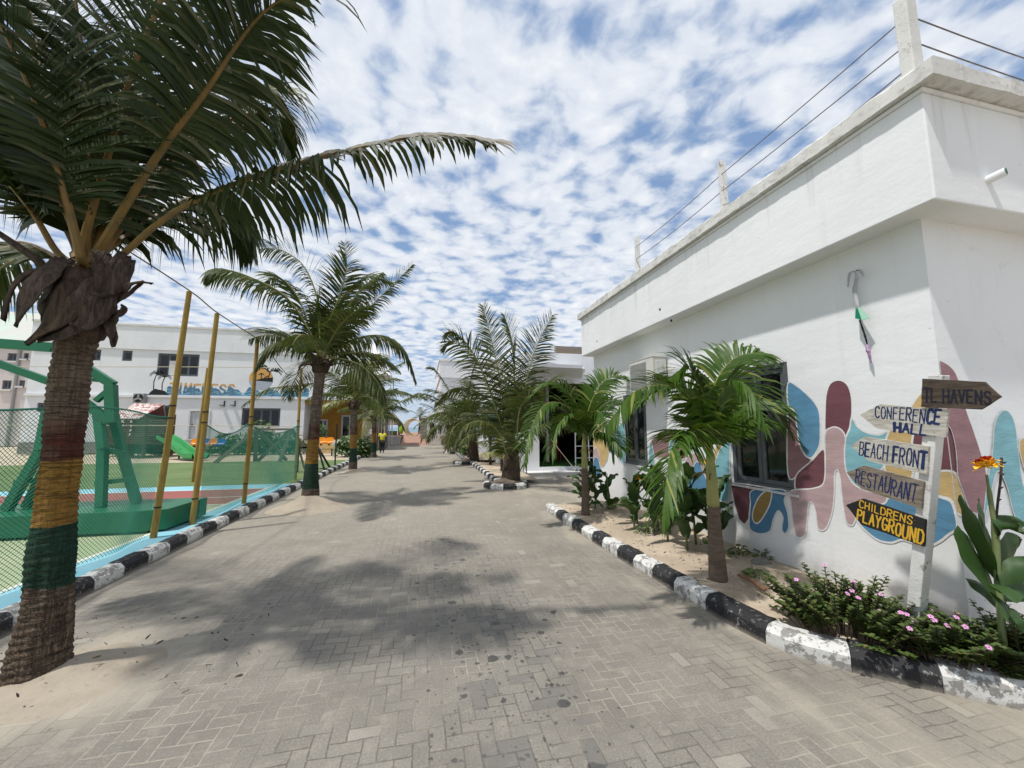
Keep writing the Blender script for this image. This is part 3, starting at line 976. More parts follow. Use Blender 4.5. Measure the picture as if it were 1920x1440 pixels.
def window(parent, o, ux, inward, W, H, z, nsash=2, fw=0.055, depth=0.07, frame='frame_grey', louvre=False, open_sash=None):
    """casement window set in an opening : frame, sashes, each with its pane"""
    o, ux, inward = V(o), V(ux), V(inward)
    Pt = lambda u, h, d: o + ux * u + V((0, 0, z + h)) + inward * d
    mb = MB()

    def bar(u0, u1, h0, h1, d0, d1):
        c = Pt((u0 + u1) / 2, (h0 + h1) / 2, (d0 + d1) / 2)
        mb.obox(c, ux * ((u1 - u0) / 2), inward * ((d1 - d0) / 2), V((0, 0, (h1 - h0) / 2)))
    g = 0.002
    bar(g, fw, g, H - g, depth - .03, depth + .04)
    bar(W - fw, W - g, g, H - g, depth - .03, depth + .04)
    bar(fw, W - fw, g, fw, depth - .03, depth + .04)
    bar(fw, W - fw, H - fw, H - g, depth - .03, depth + .04)
    fr = mb.build('window', M[frame], parent)
    sw = (W - 2 * fw) / nsash
    for k in range(nsash):
        a = fw + k * sw + 0.004
        b = fw + (k + 1) * sw - 0.004
        mb = MB()
        sf = fw * 0.9
        c0, c1 = fw + .004, H - fw - .004
        bar(a, a + sf, c0, c1, depth - .012, depth + .03)
        bar(b - sf, b, c0, c1, depth - .012, depth + .03)
        bar(a + sf, b - sf, c0, c0 + sf, depth - .012, depth + .03)
        bar(a + sf, b - sf, c1 - sf, c1, depth - .012, depth + .03)
        mb.build('sash', M[frame], fr)
        mb = MB()
        bar(a + sf + .001, b - sf - .001, c0 + sf + .001, c1 - sf - .001, depth + .008, depth + .014)
        mb.build('pane', M['glass'], fr)
    return fr


# ================================================================== MURAL BUILDING (right)
XW, YE, ZS = 4.15, 2.33, 3.54
bld = thing('mural_building', 'white flat-roofed building with a colourful blob mural beside the arrow signpost', 'building', (6.5, 5.5, 0))
W1 = (3.70 - YE, 4.62 - YE, 0.99, 2.52)
W2 = (6.72 - YE, 7.58 - YE, 1.00, 2.42)
mb = MB()
wall_sheet(mb, (XW, YE, 0), (0, 1, 0), (1, 0, 0), 9.0 - YE, ZS, [W1, W2], 0.16)
wall_sheet(mb, (XW, YE, 0), (1, 0, 0), (0, 1, 0), 5.6, ZS, [], 0.16)
mb.add([(XW, 9.0, 0), (9.75, 9.0, 0), (9.75, 9.0, ZS), (XW, 9.0, ZS)], [(3, 2, 1, 0)])
mb.add([(9.75, YE, 0), (9.75, 9.0, 0), (9.75, 9.0, ZS), (9.75, YE, ZS)], [(0, 1, 2, 3)])
mb.build('wall', M['white'], bld)
mb = MB()
mb.box(XW + 0.9, 9.6, YE + 0.2, 8.9, 0.05, 3.4)
mb.build('dark_interior', M['dark'], bld)
mb = MB()
mb.box(3.89, 9.9, 2.08, 9.15, ZS, 4.462)
mb.box(3.872, 9.92, 2.062, 9.168, 4.462, 4.5)
mb.build('parapet', M['white'], bld, bevel=0.012)
mb = MB()


def rough_bar(p0, p1, half_w, z0, z1, n):
    p0, p1 = V(p0), V(p1)
    d = (p1 - p0).normalized()
    s = V((-d.y, d.x, 0))
    vs, fs = [], []
    sec = [(-1, z0), (-1, z1 - .02), (-0.86, z1), (0.86, z1), (1, z1 - .02), (1, z0)]
    for i in range(n + 1):
        c = p0.lerp(p1, i / n)
        for k, (o, z) in enumerate(sec):
            j = 0.010 * nz(c.x * 3 + c.y * 3, z * 30 + o * 7, 1.7) + 0.006 * nz(c.x * 9 + c.y * 9, z * 30 + o * 7, 2)
            vs.append(c + s * (half_w * o + j * (1 if o > 0 else -1)) + V((0, 0, z + (j if z > z0 else j * 0.4))))
    m = len(sec)
    for i in range(n):
        for k in range(m):
            a, b = i * m + k, i * m + (k + 1) % m
            fs.append((a, b, b + m, a + m))
    fs += [tuple(range(m)), tuple(n * m + k for k in range(m))]
    mb.add(vs, fs)


rough_bar((3.97, 1.96, 0), (3.97, 9.22, 0), 0.155, 4.503, 4.66, 150)
rough_bar((4.126, 2.11, 0), (10.0, 2.11, 0), 0.152, 4.501, 4.655, 110)
cop = mb.build('coping', M['coping'], bld)
fix_normals(cop)
for (ay, az, wy, hz) in ((3.70, 0.99, 0.92, 1.53), (6.72, 1.00, 0.86, 1.42)):
    window(bld, (XW, ay, 0), (0, 1, 0), (1, 0, 0), wy, hz, az, 2, 0.06, 0.03)
for (sa, sb, sz) in ((3.67, 4.65, 0.962), (6.69, 7.61, 0.972)):
    mb = MB()
    mb.box(XW - 0.022, XW - 0.001, sa, sb, sz, sz + 0.026)
    mb.build('window_sill', M['white_frame'], bld)
# drain pipe out of the end parapet
mb = MB()
pr, pt = V((4.51, 2.10, 3.785)), V((4.532, 1.98, 3.80))
mb.tube([pr, pt], 0.035, 14, 0)
mb.tube([pt - V((0.02, -0.053, 0)) * 0.1, pt + (pt - pr).normalized() * 0.004], 0.029, 14, 1)
mb.build('drain_pipe', [M['white'], M['pipe_green']], bld, smooth=False)
mb = MB()
for (u, v) in ((1237, 580), (1258, 601)):
    p = atX(u, v, 3.885)
    mb.tube([p, p + V((0.012, 0, 0))], 0.022, 10)
p = atX(1119, 640, 3.885)
mb.tube([p, p + V((0.012, 0, 0))], 0.02, 8)
mb.build('weep_hole', M['dark'], bld)

# ---- mural : flat paint on the plaster, 3 mm proud, white outlines
Z8 = lambda L: [(1480 + x / 4.364, 640 + y / 4.364) for x, y in L]
Z7 = lambda L: [(980 + x / 3.0, 640 + y / 3.0) for x, y in L]
Z9 = lambda L: [(1440 + x / 3.79, 960 + y / 3.79) for x, y in L]
Q3 = lambda L: [(1560 + x / 5.647, 820 + y / 5.647) for x, y in L]
Q2 = lambda L: [(1560 + x / 5.647, 640 + y / 5.647) for x, y in L]
MUR = ['blue', 'teal', 'maroon', 'mauve', 'blush', 'yellow', 'ochre', 'deep', 'line']
SH = [  # (colour, pixel outline read off the photograph, smooth curve?, outline width)
    ('mauve', Z7([(1495, 360), (1520, 362), (1545, 400), (1548, 540), (1585, 640), (1620, 668), (1560, 735), (1495, 750)]), 1, .012),
    ('blue', Z7([(1495, 235), (1545, 255), (1600, 300), (1655, 365), (1672, 430), (1672, 560), (1655, 615), (1622, 655), (1590, 635), (1560, 580), (1545, 480), (1530, 395), (1495, 350)]), 1, .012),
    ('maroon', Z8([(60, 1098), (180, 985), (278, 885), (292, 1000), (288, 1150), (230, 1200), (120, 1208), (60, 1230)]), 1, .012),
    ('maroon', Z8([(300, 560), (308, 440), (338, 352), (400, 322), (460, 345), (495, 410), (508, 520), (500, 640), (462, 782), (432, 725), (385, 705), (335, 712), (300, 742)]), 1, .0),
    ('teal', Z8([(515, 632), (560, 700), (640, 752), (740, 768), (822, 742), (830, 900), (760, 1040), (640, 1130), (560, 1200), (500, 1150), (468, 1060), (452, 950), (465, 800), (500, 710)]), 1, .012),
    ('yellow', Z8([(820, 742), (900, 640), (1000, 530), (1075, 432), (1140, 430), (1150, 700), (1050, 900), (990, 1150), (900, 1200), (800, 1090), (780, 900)]), 1, .012),
    ('maroon', Z8([(1020, 770), (1090, 640), (1200, 600), (1300, 690), (1345, 820), (1362, 960), (1360, 1085), (1290, 1062), (1190, 1085), (1100, 1070), (1020, 930)]), 1, .012),
    ('yellow', Z8([(1180, 1088), (1290, 1062), (1360, 1095), (1410, 1250), (1460, 1420), (1370, 1400), (1325, 1290), (1160, 1240), (1150, 1180)]), 1, .012),
    ('blue', Q3([(540, 690), (660, 620), (800, 600), (1030, 590), (1150, 640), (1262, 690), (1310, 830), (1320, 960), (1240, 1020), (1120, 1110), (980, 1150), (760, 1080), (630, 1110), (500, 1085), (380, 1000), (290, 900), (260, 810), (420, 760)]), 1, .012),
    ('blush', Z8([(60, 1215), (200, 1205), (285, 1160), (300, 1000), (298, 760), (340, 712), (390, 705), (440, 740), (460, 800), (452, 900), (462, 1040), (505, 1140), (565, 1195), (650, 1230), (760, 1250), (800, 1290), (760, 1330), (640, 1330), (560, 1420), (520, 1500), (470, 1470), (440, 1300), (420, 1120), (400, 1050), (372, 1080), (368, 1250), (350, 1400), (300, 1530), (240, 1530), (225, 1420), (200, 1330), (165, 1320), (150, 1400), (140, 1540), (115, 1600), (60, 1590), (35, 1480), (15, 1300), (0, 1240)]), 1, .010),
    ('maroon', Z7([(1172, 795), (1260, 805), (1400, 828), (1540, 845), (1400, 850), (1290, 840), (1282, 900), (1272, 1000), (1250, 1028), (1220, 1000), (1195, 920)]), 0, .012),
    ('deep', Z7([(1290, 842), (1400, 832), (1478, 842), (1472, 900), (1490, 960), (1498, 1040), (1480, 1078), (1462, 1055), (1468, 990), (1440, 950), (1410, 1000), (1392, 1065), (1340, 1080), (1290, 1062), (1278, 1020), (1285, 920)]), 1, .010),
    ('ochre', Z7([(1300, 1005), (1298, 960), (1325, 890), (1360, 850), (1392, 840), (1402, 865), (1385, 930), (1345, 1000), (1318, 1022)]), 1, .012),
    ('yellow', Z7([(1118, 555), (1165, 540), (1165, 640), (1100, 690), (1078, 660), (1088, 600)]), 1, .010),
    ('teal', Z7([(1165, 545), (1125, 590), (1092, 660), (1080, 740), (1082, 820), (1105, 885), (1140, 900), (1160, 865), (1166, 700)]), 1, .012),
    ('blush', Z7([(905, 720), (940, 640), (1000, 632), (1030, 670), (1030, 760), (980, 730), (930, 790)]), 1, .012),
    ('blue', Z7([(885, 840), (935, 775), (970, 690), (992, 682), (1020, 740), (1040, 800), (1042, 870), (1022, 905), (975, 850), (930, 880), (880, 920), (820, 930), (810, 880)]), 1, .012),
    ('mauve', Z7([(728, 555), (800, 528), (900, 535), (940, 600), (915, 660), (830, 650), (765, 655), (735, 620)]), 1, .012),
    ('teal', Z7([(826, 620), (830, 570), (850, 545), (868, 575), (866, 640), (845, 660)]), 1, .012),
    ('teal', Z7([(716, 590), (728, 570), (740, 640), (738, 690), (716, 690)]), 1, .010),
    ('maroon', Z7([(452, 560), (480, 500), (530, 490), (560, 540), (540, 610), (490, 620)]), 1, .012),
    ('teal', Z7([(505, 540), (540, 480), (575, 470), (578, 690), (540, 640), (515, 620)]), 1, .012),
    ('yellow', Z7([(403, 420), (440, 470), (470, 540), (482, 640), (455, 700), (430, 690), (403, 640)]), 1, .010),
    ('blush', Z7([(403, 610), (418, 600), (432, 630), (436, 680), (403, 690)]), 1, .010),
    ('deep', Z7([(403, 664), (418, 652), (432, 680), (440, 745), (403, 745)]), 1, .010),
    # end wall
    ('mauve', Z8([(1180, 165), (1225, 163), (1290, 200), (1348, 268), (1390, 400), (1430, 560), (1480, 700), (1540, 880), (1590, 1050), (1606, 1220), (1590, 1350), (1540, 1400), (1470, 1380), (1412, 1240), (1366, 1090), (1352, 900), (1310, 720), (1230, 600)]), 1, .004),
    ('teal', Z8([(1650, 900), (1662, 720), (1690, 620), (1740, 568), (1790, 590), (1830, 680), (1850, 830), (1870, 1000), (1900, 1180), (2000, 1320), (2060, 1480), (1960, 1560), (1880, 1500), (1820, 1400), (1770, 1200), (1720, 1080), (1690, 1060), (1660, 1120), (1620, 1300), (1580, 1420), (1600, 1200)]), 1, .006),
    ('yellow', Z8([(1868, 820), (1960, 800), (2060, 900), (2080, 1100), (1960, 1120), (1895, 1000)]), 1, .008),
]


def offset_poly(pts, d):
    n = len(pts)
    area = sum(pts[i][0] * pts[(i + 1) % n][1] - pts[(i + 1) % n][0] * pts[i][1] for i in range(n))
    sg = 1 if area > 0 else -1
    out = []
    for i in range(n):
        a, b = V((*pts[i - 1], 0)), V((*pts[(i + 1) % n], 0))
        t_ = (b - a)
        if t_.length < 1e-9:
            out.append(pts[i])
            continue
        t_.normalize()
        out.append((pts[i][0] + sg * t_.y * d, pts[i][1] - sg * t_.x * d))
    return out


def clip_half(poly, k0):
    """keep the part with first coordinate >= k0"""
    out = []
    for i in range(len(poly)):
        a, b = poly[i], poly[(i + 1) % len(poly)]
        ia, ib = a[0] >= k0, b[0] >= k0
        if ia:
            out.append(a)
        if ia != ib:
            f = (k0 - a[0]) / (b[0] - a[0])
            out.append((k0, a[1] + (b[1] - a[1]) * f))
    return out


def fill_poly(mb, pts2, to3, mi):
    """triangulated flat polygon"""
    from mathutils.geometry import tessellate_polygon
    if len(pts2) < 3:
        return
    tris = tessellate_polygon([[V((a, b, 0)) for a, b in pts2]])
    mb.add([to3(a, b) for a, b in pts2], [tuple(x) for x in tris], mi)


mb = MB()
for side in ('front', 'end'):
    for n_, (col, px, smooth, ol) in enumerate(SH):
        poly = closed_curve(px, 5) if smooth else px
        if side == 'front' and n_ >= len(SH) - 3:
            continue
        if side == 'front':
            w2 = [(lambda q: (q.y, q.z))(atX(u, v, XW)) for u, v in poly]
            lim, dep = YE, 0
        else:
            if max(u for u, v in px) < 1745:
                continue
            w2 = [(lambda q: (q.x, q.z))(atY(u, v, YE)) for u, v in poly]
            lim, dep = XW, 1
        for lay, (off, mi) in enumerate(((ol, 8), (-ol * 0.35, MUR.index(col)))):
            if lay == 0 and ol == 0:
                continue
            pp = clip_half(offset_poly(w2, off), lim)
            if len(pp) < 3:
                continue
            d = 0.0022 + n_ * 0.00035 + lay * 0.00016
            if side == 'front':
                fill_poly(mb, pp, lambda a, b, d=d: (XW - d, a, b), mi)
            else:
                fill_poly(mb, pp, lambda a, b, d=d: (a, YE - d, b), mi)
mur = mb.build('mural', [M['mural_' + c] for c in MUR], bld)

# roof-edge fence : concrete posts carrying wires
fen = thing('roof_wire_fence', 'white concrete posts strung with brown wires along the roof edge of the mural building', 'fence', (3.95, 4.3, 4.66))
posts = [(3.96, 2.16, 0.12), (3.96, 4.28, 0.085), (3.96, 6.50, 0.085), (3.96, 8.9, 0.08), (9.6, 2.16, 0.1)]
for (x_, y_, w_) in posts[:3] + posts[4:]:
    mb = MB()
    mb.box(x_ - w_ / 2, x_ + w_ / 2, y_ - w_ / 2 * 0.8, y_ + w_ / 2 * 0.8, 4.655, 5.42)
    mb.build('post', M['post_white'], fen, bevel=0.008)
mb = MB()
for zz_ in (5.21, 4.97):
    for (a, b, sag) in (((3.91, 2.12), (3.92, 4.25), .01), ((3.92, 4.30), (3.92, 6.48), .03), ((3.97, 2.12), (9.6, 2.12), .10)):
        mb.tube([(a[0] + (b[0] - a[0]) * k / 10, a[1] + (b[1] - a[1]) * k / 10, zz_ - 4 * sag * (k / 10) * (1 - k / 10)) for k in range(11)], 0.0055, 5)
mb.tube([(3.91, 2.12, 4.76), (3.87, 2.75, 4.665)], 0.006, 5)
mb.tube([(3.91, 4.25, 4.76), (3.90, 4.0, 4.665)], 0.005, 5)
mb.tube([(3.91, 6.47, 4.95), (3.90, 6.3, 4.67)], 0.005, 5)
mb.build('wire', M['cable'], fen)

# bunting hanging down the wall
bun = thing('torn_bunting', 'torn white, green and mauve bunting hanging on the white wall above the mural', 'bunting', (4.1, 2.85, 3.3))


def ribbon(pts, wds, mat, name):
    mb = MB()
    vs, fs = [], []
    P_ = catmull(pts, 18)
    for i, p in enumerate(P_):
        f = i / 18 * (len(wds) - 1)
        k = min(int(f), len(wds) - 2)
        wd = wds[k] + (wds[k + 1] - wds[k]) * (f - k)
        tw = 0.9 * math.sin(i * 0.7)
        s_ = V((-abs(math.sin(tw)) * 0.5, math.cos(tw), 0.1)) * (wd / 2)
        vs += [p + s_, p - s_]
    for i in range(18):
        fs.append((2 * i, 2 * i + 1, 2 * i + 3, 2 * i + 2))
    mb.add(vs, fs)
    o = mb.build(name, mat, bun, smooth=True)
    so = o.modifiers.new('thick', 'SOLIDIFY')
    so.thickness = 0.003
    return o


bx = lambda u, v, d=0.05: atX(u, v, XW - d)
ribbon([bx(1601, 508), bx(1606, 520, .08), bx(1603, 545), bx(1608, 575, .07), bx(1610, 598)], [.012, .03, .045, .03, .012], M['bunting_w'], 'streamer')
ribbon([bx(1606, 508), bx(1594, 512, .07), bx(1590, 538)], [.012, .032, .012], M['bunting_w'], 'streamer')
ribbon([bx(1604, 508), bx(1612, 506, .08), bx(1620, 518, .06)], [.01, .03, .01], M['bunting_w'], 'streamer')
mb = MB()
mb.add([bx(1605, 567), bx(1631, 597, .09), bx(1616, 600, .12), bx(1604, 597, .08)], [(0, 1, 2), (0, 2, 3)])
fl = mb.build('flag', M['bunting_g'], bun)
fl.modifiers.new('thick', 'SOLIDIFY').thickness = 0.003
ribbon([bx(1612, 600), bx(1622, 630, .07), bx(1626, 645)], [.015, .02, .012], M['trousers'], 'streamer')
ribbon([bx(1624, 645), bx(1628, 658, .06), bx(1634, 680)], [.012, .04, .010], M['bunting_p'], 'flag')
mb = MB()
mb.tube([bx(1607, 507, 0.0), bx(1607, 507, 0.07)], 0.006, 6)
mb.build('hook', M['black'], bun)

# air conditioner on brackets
ac = thing('air_conditioner', 'cream air conditioner box high on the white wall above the second window', 'air conditioner', (4.0, 6.35, 2.4))
mb = MB()
mb.box(3.85, 4.12, 5.97, 6.76, 2.40, 2.97)
mb.box(3.843, 4.125, 5.963, 6.767, 2.97, 2.985)
mb.build('casing', M['ac'], ac, bevel=0.008)
mb = MB()
for k in range(15):
    mb.box(3.842, 3.852, 6.18, 6.72, 2.45 + k * 0.032, 2.466 + k * 0.032)
mb.build('grille', M['ac_grille'], ac)
mb = MB()
mb.box(3.90, 4.03, 5.945, 5.969, 2.62, 2.90)
mb.build('service_cover', M['white_frame'], ac, bevel=0.006)
mb = MB()
mb.tube(catmull([(3.97, 5.95, 2.62), (4.02, 5.90, 2.45), (4.10, 5.75, 2.46), (4.15, 5.7, 2.5)], 12), 0.018, 7)
mb.build('pipe', M['black'], ac, smooth=True)
for ya in (6.05, 6.62):
    mb = MB()
    mb.box(3.86, 4.15, ya, ya + .04, 2.36, 2.399)
    mb.build('bracket', M['frame_grey'], ac)


# ================================================================== CONFERENCE BUILDING (behind, right)
hal = thing('hall_building', 'low white building with a wide dark open front and a bare blockwork course on top', 'building', (6.4, 20, 0))
YF = 13.9
mb = MB()
wall_sheet(mb, (3.62, YF, 0), (1, 0, 0), (0, 1, 0), 5.9, 4.56, [(4.17 - 3.62, 6.9 - 3.62, 0.30, 3.42)], 0.25)
wall_sheet(mb, (3.62, YF, 0), (0, 1, 0), (1, 0, 0), 20.5, 4.56, [(4.0, 5.2, 1.0, 2.5), (9.0, 10.2, 1.0, 2.5), (14.5, 15.7, 1.0, 2.5)], 0.16)
mb.add([(3.62, YF, 4.56), (9.52, YF, 4.56), (9.52, 34.4, 4.56), (3.62, 34.4, 4.56)], [(0, 1, 2, 3)])
mb.add([(9.52, YF, 0), (9.52, 34.4, 0), (9.52, 34.4, 4.56), (9.52, YF, 4.56)], [(0, 1, 2, 3)])
mb.add([(3.62, 34.4, 0), (9.52, 34.4, 0), (9.52, 34.4, 4.56), (3.62, 34.4, 4.56)], [(3, 2, 1, 0)])
mb.build('wall', M['white_far'], hal)
mb = MB()
mb.box(4.9, 9.4, YF + 0.1, YF + 0.3, 4.562, 4.86)
mb.build('blockwork_course', M['blockwork'], hal)
for a in (4.0, 9.0, 14.5):
    window(hal, (3.62, YF + a, 0), (0, 1, 0), (1, 0, 0), 1.2, 1.5, 1.0, 2, 0.06, 0.05)
mb = MB()   # room behind the opening
x0, x1, y0, y1, z0, z1 = 3.75, 9.3, YF + 0.26, YF + 7, 0.296, 3.6
mb.add([(x0, y0, z1), (x1, y0, z1), (x1, y1, z1), (x0, y1, z1)], [(0, 1, 2, 3)])
mb.add([(x0, y1, z0), (x1, y1, z0), (x1, y1, z1), (x0, y1, z1)], [(0, 1, 2, 3)])
mb.add([(x0, y0, z0), (x0, y1, z0), (x0, y1, z1), (x0, y0, z1)], [(0, 1, 2, 3)])
mb.add([(x1, y0, z0), (x1, y1, z0), (x1, y1, z1), (x1, y0, z1)], [(0, 1, 2, 3)])
mb.build('room', M['dark'], hal)
mb = MB()
mb.sheet(x0, x1, y0 - 0.22, y1, 0.303)
mb.build('carpet', M['carpet'], hal)
mb = MB()
mb.box(5.05, 5.17, YF + 1.9, YF + 2.02, 0.31, 3.59)
mb.build('inner_column', M['white_frame'], hal)
mb = MB()   # canopy with sloping grey soffit
mb.add([(3.7, YF - 0.004, 3.62), (5.9, YF - 0.004, 3.62), (5.9, YF - .004, 3.98), (3.7, YF - .004, 3.98), (3.7, YF - 0.9, 3.86), (5.55, YF - 0.9, 3.86), (5.55, YF - .9, 3.98), (3.7, YF - .9, 3.98)],
       [(0, 4, 5, 1), (4, 7, 6, 5), (3, 2, 6, 7), (0, 3, 7, 4), (1, 5, 6, 2)])
mb.build('canopy', M['grey_far'], hal)
mb = MB()
mb.obox((5.85, YF - 0.12, 3.92), (.10, 0, 0), (0, .06, 0.03), (0, -.03, .08))
mb.build('flood_lamp', M['ac'], hal)
mb = MB()
mb.box(3.62, 7.4, 13.36, YF - .002, 0.0, 0.145, 0)
mb.box(3.60, 7.42, 13.34, YF - .002, 0.146, 0.17, 1)
mb.box(4.19, 6.88, YF + 0.004, YF + 0.03, 0.172, 0.298, 0)
mb.build('front_step', [M['tile'], M['tile_top']], hal)
mb = MB()
mb.box(3.56, 3.616, YF + .1, 34, 0.0, 0.85)
mb.build('plinth', M['grey_far'], hal)
# painted blobs on its street wall
mb = MB()
for k, (yy, zz_, ry, rz, c) in enumerate([(15.2, 1.8, .5, .9, 'teal'), (16.1, 1.5, .3, .5, 'blue'), (17.0, 2.0, .6, 1.0, 'teal'), (20.5, 1.9, .9, .8, 'blue'), (22.0, 2.2, .8, .9, 'teal'),
                                      (26, 2.0, 1.0, .9, 'blue'), (30, 2, 1, 1, 'teal'), (18.2, 1.4, .3, .5, 'blush')]):
    pts = [(yy + ry * math.cos(R(a)) * (1 + .2 * math.sin(3 * R(a) + k)), zz_ + rz * math.sin(R(a))) for a in range(0, 360, 12)]
    fill_poly(mb, pts, lambda a, b, k=k: (3.617 - 0.0006 * k, a, b), ['teal', 'blue', 'blush'].index(c))
mb.build('mural', [M['mural_teal'], M['mural_blue'], M['mural_blush']], hal)
# white ladder rack leaning in the opening, broom beside it
lad = thing('ladder_rack', 'thin white metal ladder rack standing in the dark open shop front', 'ladder', (5.8, 13.6, 0.17))
mb = MB()
for (xa, xb) in ((5.46, 5.55), (6.02, 6.06)):
    mb.beam((xa, 13.62, 0.175), (xb, 13.82, 1.55), 0.035)
mb.build('rail', M['white_frame'], lad)
mb = MB()
for k, zz_ in enumerate((0.62, 1.05, 1.5)):
    f = zz_ / 1.55
    mb.beam((5.46 + .09 * f, 13.63 + .2 * f, zz_), (6.6, 13.63 + .2 * f, zz_), 0.028)
mb.build('rung', M['white_frame'], lad)
bro = thing('broom', 'long thin broom handle leaning across the dark shop opening', 'broom', (5.3, 13.5, 0.17))
mb = MB()
mb.tube([(5.42, 13.55, 0.20), (4.62, 13.88, 1.30)], 0.014, 6)
mb.build('handle', M['rope'], bro)
mb = MB()
mb.tube([(5.42, 13.55, 0.20), (5.47, 13.53, 0.172)], [0.03, 0.06], 8)
mb.build('brush_head', M['twig'], bro)
red = thing('red_chair', 'red plastic chair in the dark room behind the ladder rack', 'chair', (5.6, 16.4, 0.31))
mb = MB()
mb.box(5.4, 5.85, 16.2, 16.6, 0.70, 0.74)
mb.build('seat', M['red_plastic'], red, bevel=0.01)
mb = MB()
mb.box(5.4, 5.85, 16.58, 16.62, 0.74, 1.15)
mb.build('backrest', M['red_plastic'], red, bevel=0.01)
for (a, b) in ((5.42, 16.22), (5.83, 16.22), (5.42, 16.58), (5.83, 16.58)):
    mb = MB()
    mb.beam((a, b, .31), (a, b, .70), .035)
    mb.build('leg', M['red_plastic'], red)

# ================================================================== tall white building at the end, right
fb = thing('far_white_building', 'tall pale building with an overhanging flat parapet rising behind the right-hand palms', 'building', (6, 48, 0))
mb = MB()
mb.box(1.75, 11, 44.2, 60, -0.05, 7.3)
mb.build('wall', M['white_far'], fb)
mb = MB()
mb.box(1.62, 11.1, 44.0, 60.2, 7.3, 9.2)
mb.box(1.52, 11.2, 43.9, 60.3, 9.2, 9.42)
mb.build('parapet', M['white_far'], fb)
for k in range(3):
    mb = MB()
    mb.box(1.735, 1.752, 46 + k * 4, 47.4 + k * 4, 4.6, 6.0)
    mb.build('window', M['glass'], fb)
hs = thing('beach_house', 'small white beach house with dark doorway beyond the right-hand steps', 'building', (2.0, 43.2, 0.86))
mb = MB()
wall_sheet(mb, (0.4, 42.6, 0), (1, 0, 0), (0, 1, 0), 3.2, 3.3, [(0.25, 0.75, 0.9, 2.2)], 0.2, 0.86)
mb.add([(0.4, 42.6, .86), (0.4, 43.9, .86), (0.4, 43.9, 3.3), (0.4, 42.6, 3.3)], [(0, 1, 2, 3)])
mb.add([(3.6, 42.6, .86), (3.6, 43.9, .86), (3.6, 43.9, 3.3), (3.6, 42.6, 3.3)], [(0, 1, 2, 3)])
mb.add([(0.4, 42.6, 3.3), (3.6, 42.6, 3.3), (3.6, 43.9, 3.3), (.4, 43.9, 3.3)], [(0, 1, 2, 3)])
mb.build('wall', M['white'], hs)
mb = MB()
mb.box(0.5, 3.5, 42.85, 43.8, 0.86, 3.2)
mb.build('dark_interior', M['dark'], hs)

pil = thing('stone_gate_pillar', 'stone-clad gate pillar standing at the top of the ramp right of the golden ring', 'pillar', (0.05, 41.3, 0.7))
mb = MB()
mb.box(-0.30, 0.38, 41.0, 41.65, 0.3, 2.66)
mb.build('shaft', M['pillar_stone'], pil, bevel=0.02)
mb = MB()
mb.box(-0.35, 0.43, 40.95, 41.7, 2.66, 2.76)
mb.build('cap', M['step'], pil)

# golden ring arch
rg = thing('ring_arch', 'round golden rattan ring arch at the top of the ramp to the beach', 'arch', (-1.05, 43, 0.86))
for k in range(6):
    mb = MB()
    cy, cx, rr = 42.6 + k * 0.28, -1.13 + k * 0.06, 0.90 - 0.02 * k
    pts = [(cx + rr * math.cos(R(a)), cy, 0.86 + 0.86 + rr * math.sin(R(a))) for a in range(0, 360, 12)]
    mb.tube(pts + [pts[0]], 0.036, 6, cap=False)
    mb.build('hoop', M['gold'], rg, smooth=True)
mb = MB()
for a in range(0, 360, 15):
    c, s_ = math.cos(R(a)), math.sin(R(a))
    c2, s2 = math.cos(R(a + 35)), math.sin(R(a + 35))
    mb.tube([(-1.13 + .9 * c, 42.6, 1.72 + .9 * s_), (-.83 + .8 * c2, 44.0, 1.72 + .8 * s2)], 0.022, 5)
mb.build('lattice', M['gold'], rg)
# thatched hut
hut = thing('thatched_hut', 'small thatched beach hut on posts left of the golden ring', 'hut', (-3.45, 45.5, 0.86))
mb = MB()
n = 16
vs = [(-3.45, 45.5, 3.55)] + [(-3.45 + 1.35 * math.cos(2 * math.pi * k / n), 45.5 + 1.35 * math.sin(2 * math.pi * k / n), 2.0 + .05 * (k % 2)) for k in range(n)]
mb.add(vs, [(0, 1 + k, 1 + (k + 1) % n) for k in range(n)] + [tuple(range(n, 0, -1))])
mb.build('thatch_roof', M['thatch'], hut)
for (a, b) in ((-.8, -.8), (.8, -.8), (-.8, .8), (.8, .8)):
    mb = MB()
    mb.tube([(-3.45 + a, 45.5 + b, .86), (-3.45 + a, 45.5 + b, 2.05)], 0.06, 8)
    mb.build('post', M['timber'], hut)
mb = MB()
mb.box(-4.1, -2.8, 44.68, 44.74, 0.86, 1.35)
mb.build('green_rail_panel', M['turf'], hut)
umb = thing('folded_parasol', 'folded lime green parasol beside the thatched hut', 'parasol', (-2.3, 43.6, 0.86))
mb = MB()
mb.tube([(-2.3, 43.6, 1.05), (-2.3, 43.6, 1.2), (-2.3, 43.6, 1.6), (-2.3, 43.6, 1.95), (-2.3, 43.6, 2.02)], [.10, .20, .24, .14, .02], 10)
mb.build('canopy', M['lime'], umb, smooth=True)
mb = MB()
mb.tube([(-2.3, 43.6, .86), (-2.3, 43.6, 2.1)], .025, 7)
mb.tube([(-2.3, 43.6, .86), (-2.3, 43.6, .93)], .2, 10)
mb.build('pole', M['black'], umb)

# ================================================================== WHITE HALL with the mural lettering (left)
YL = 32.0
tim = thing('lettered_white_building', 'long two-storey white building with a painted TIMELESS wave mural', 'building', (-15, 36, 0))
lx = lambda u, v: atY(u, v, YL)
XL0, XL1, ZT = lx(62, 640).x, -5.3, 8.82


def opn(u0, v0, u1, v1):
    a, b = lx(u0, v0), lx(u1, v1)
    return (a.x - XL0, b.x - XL0, b.z, a.z)


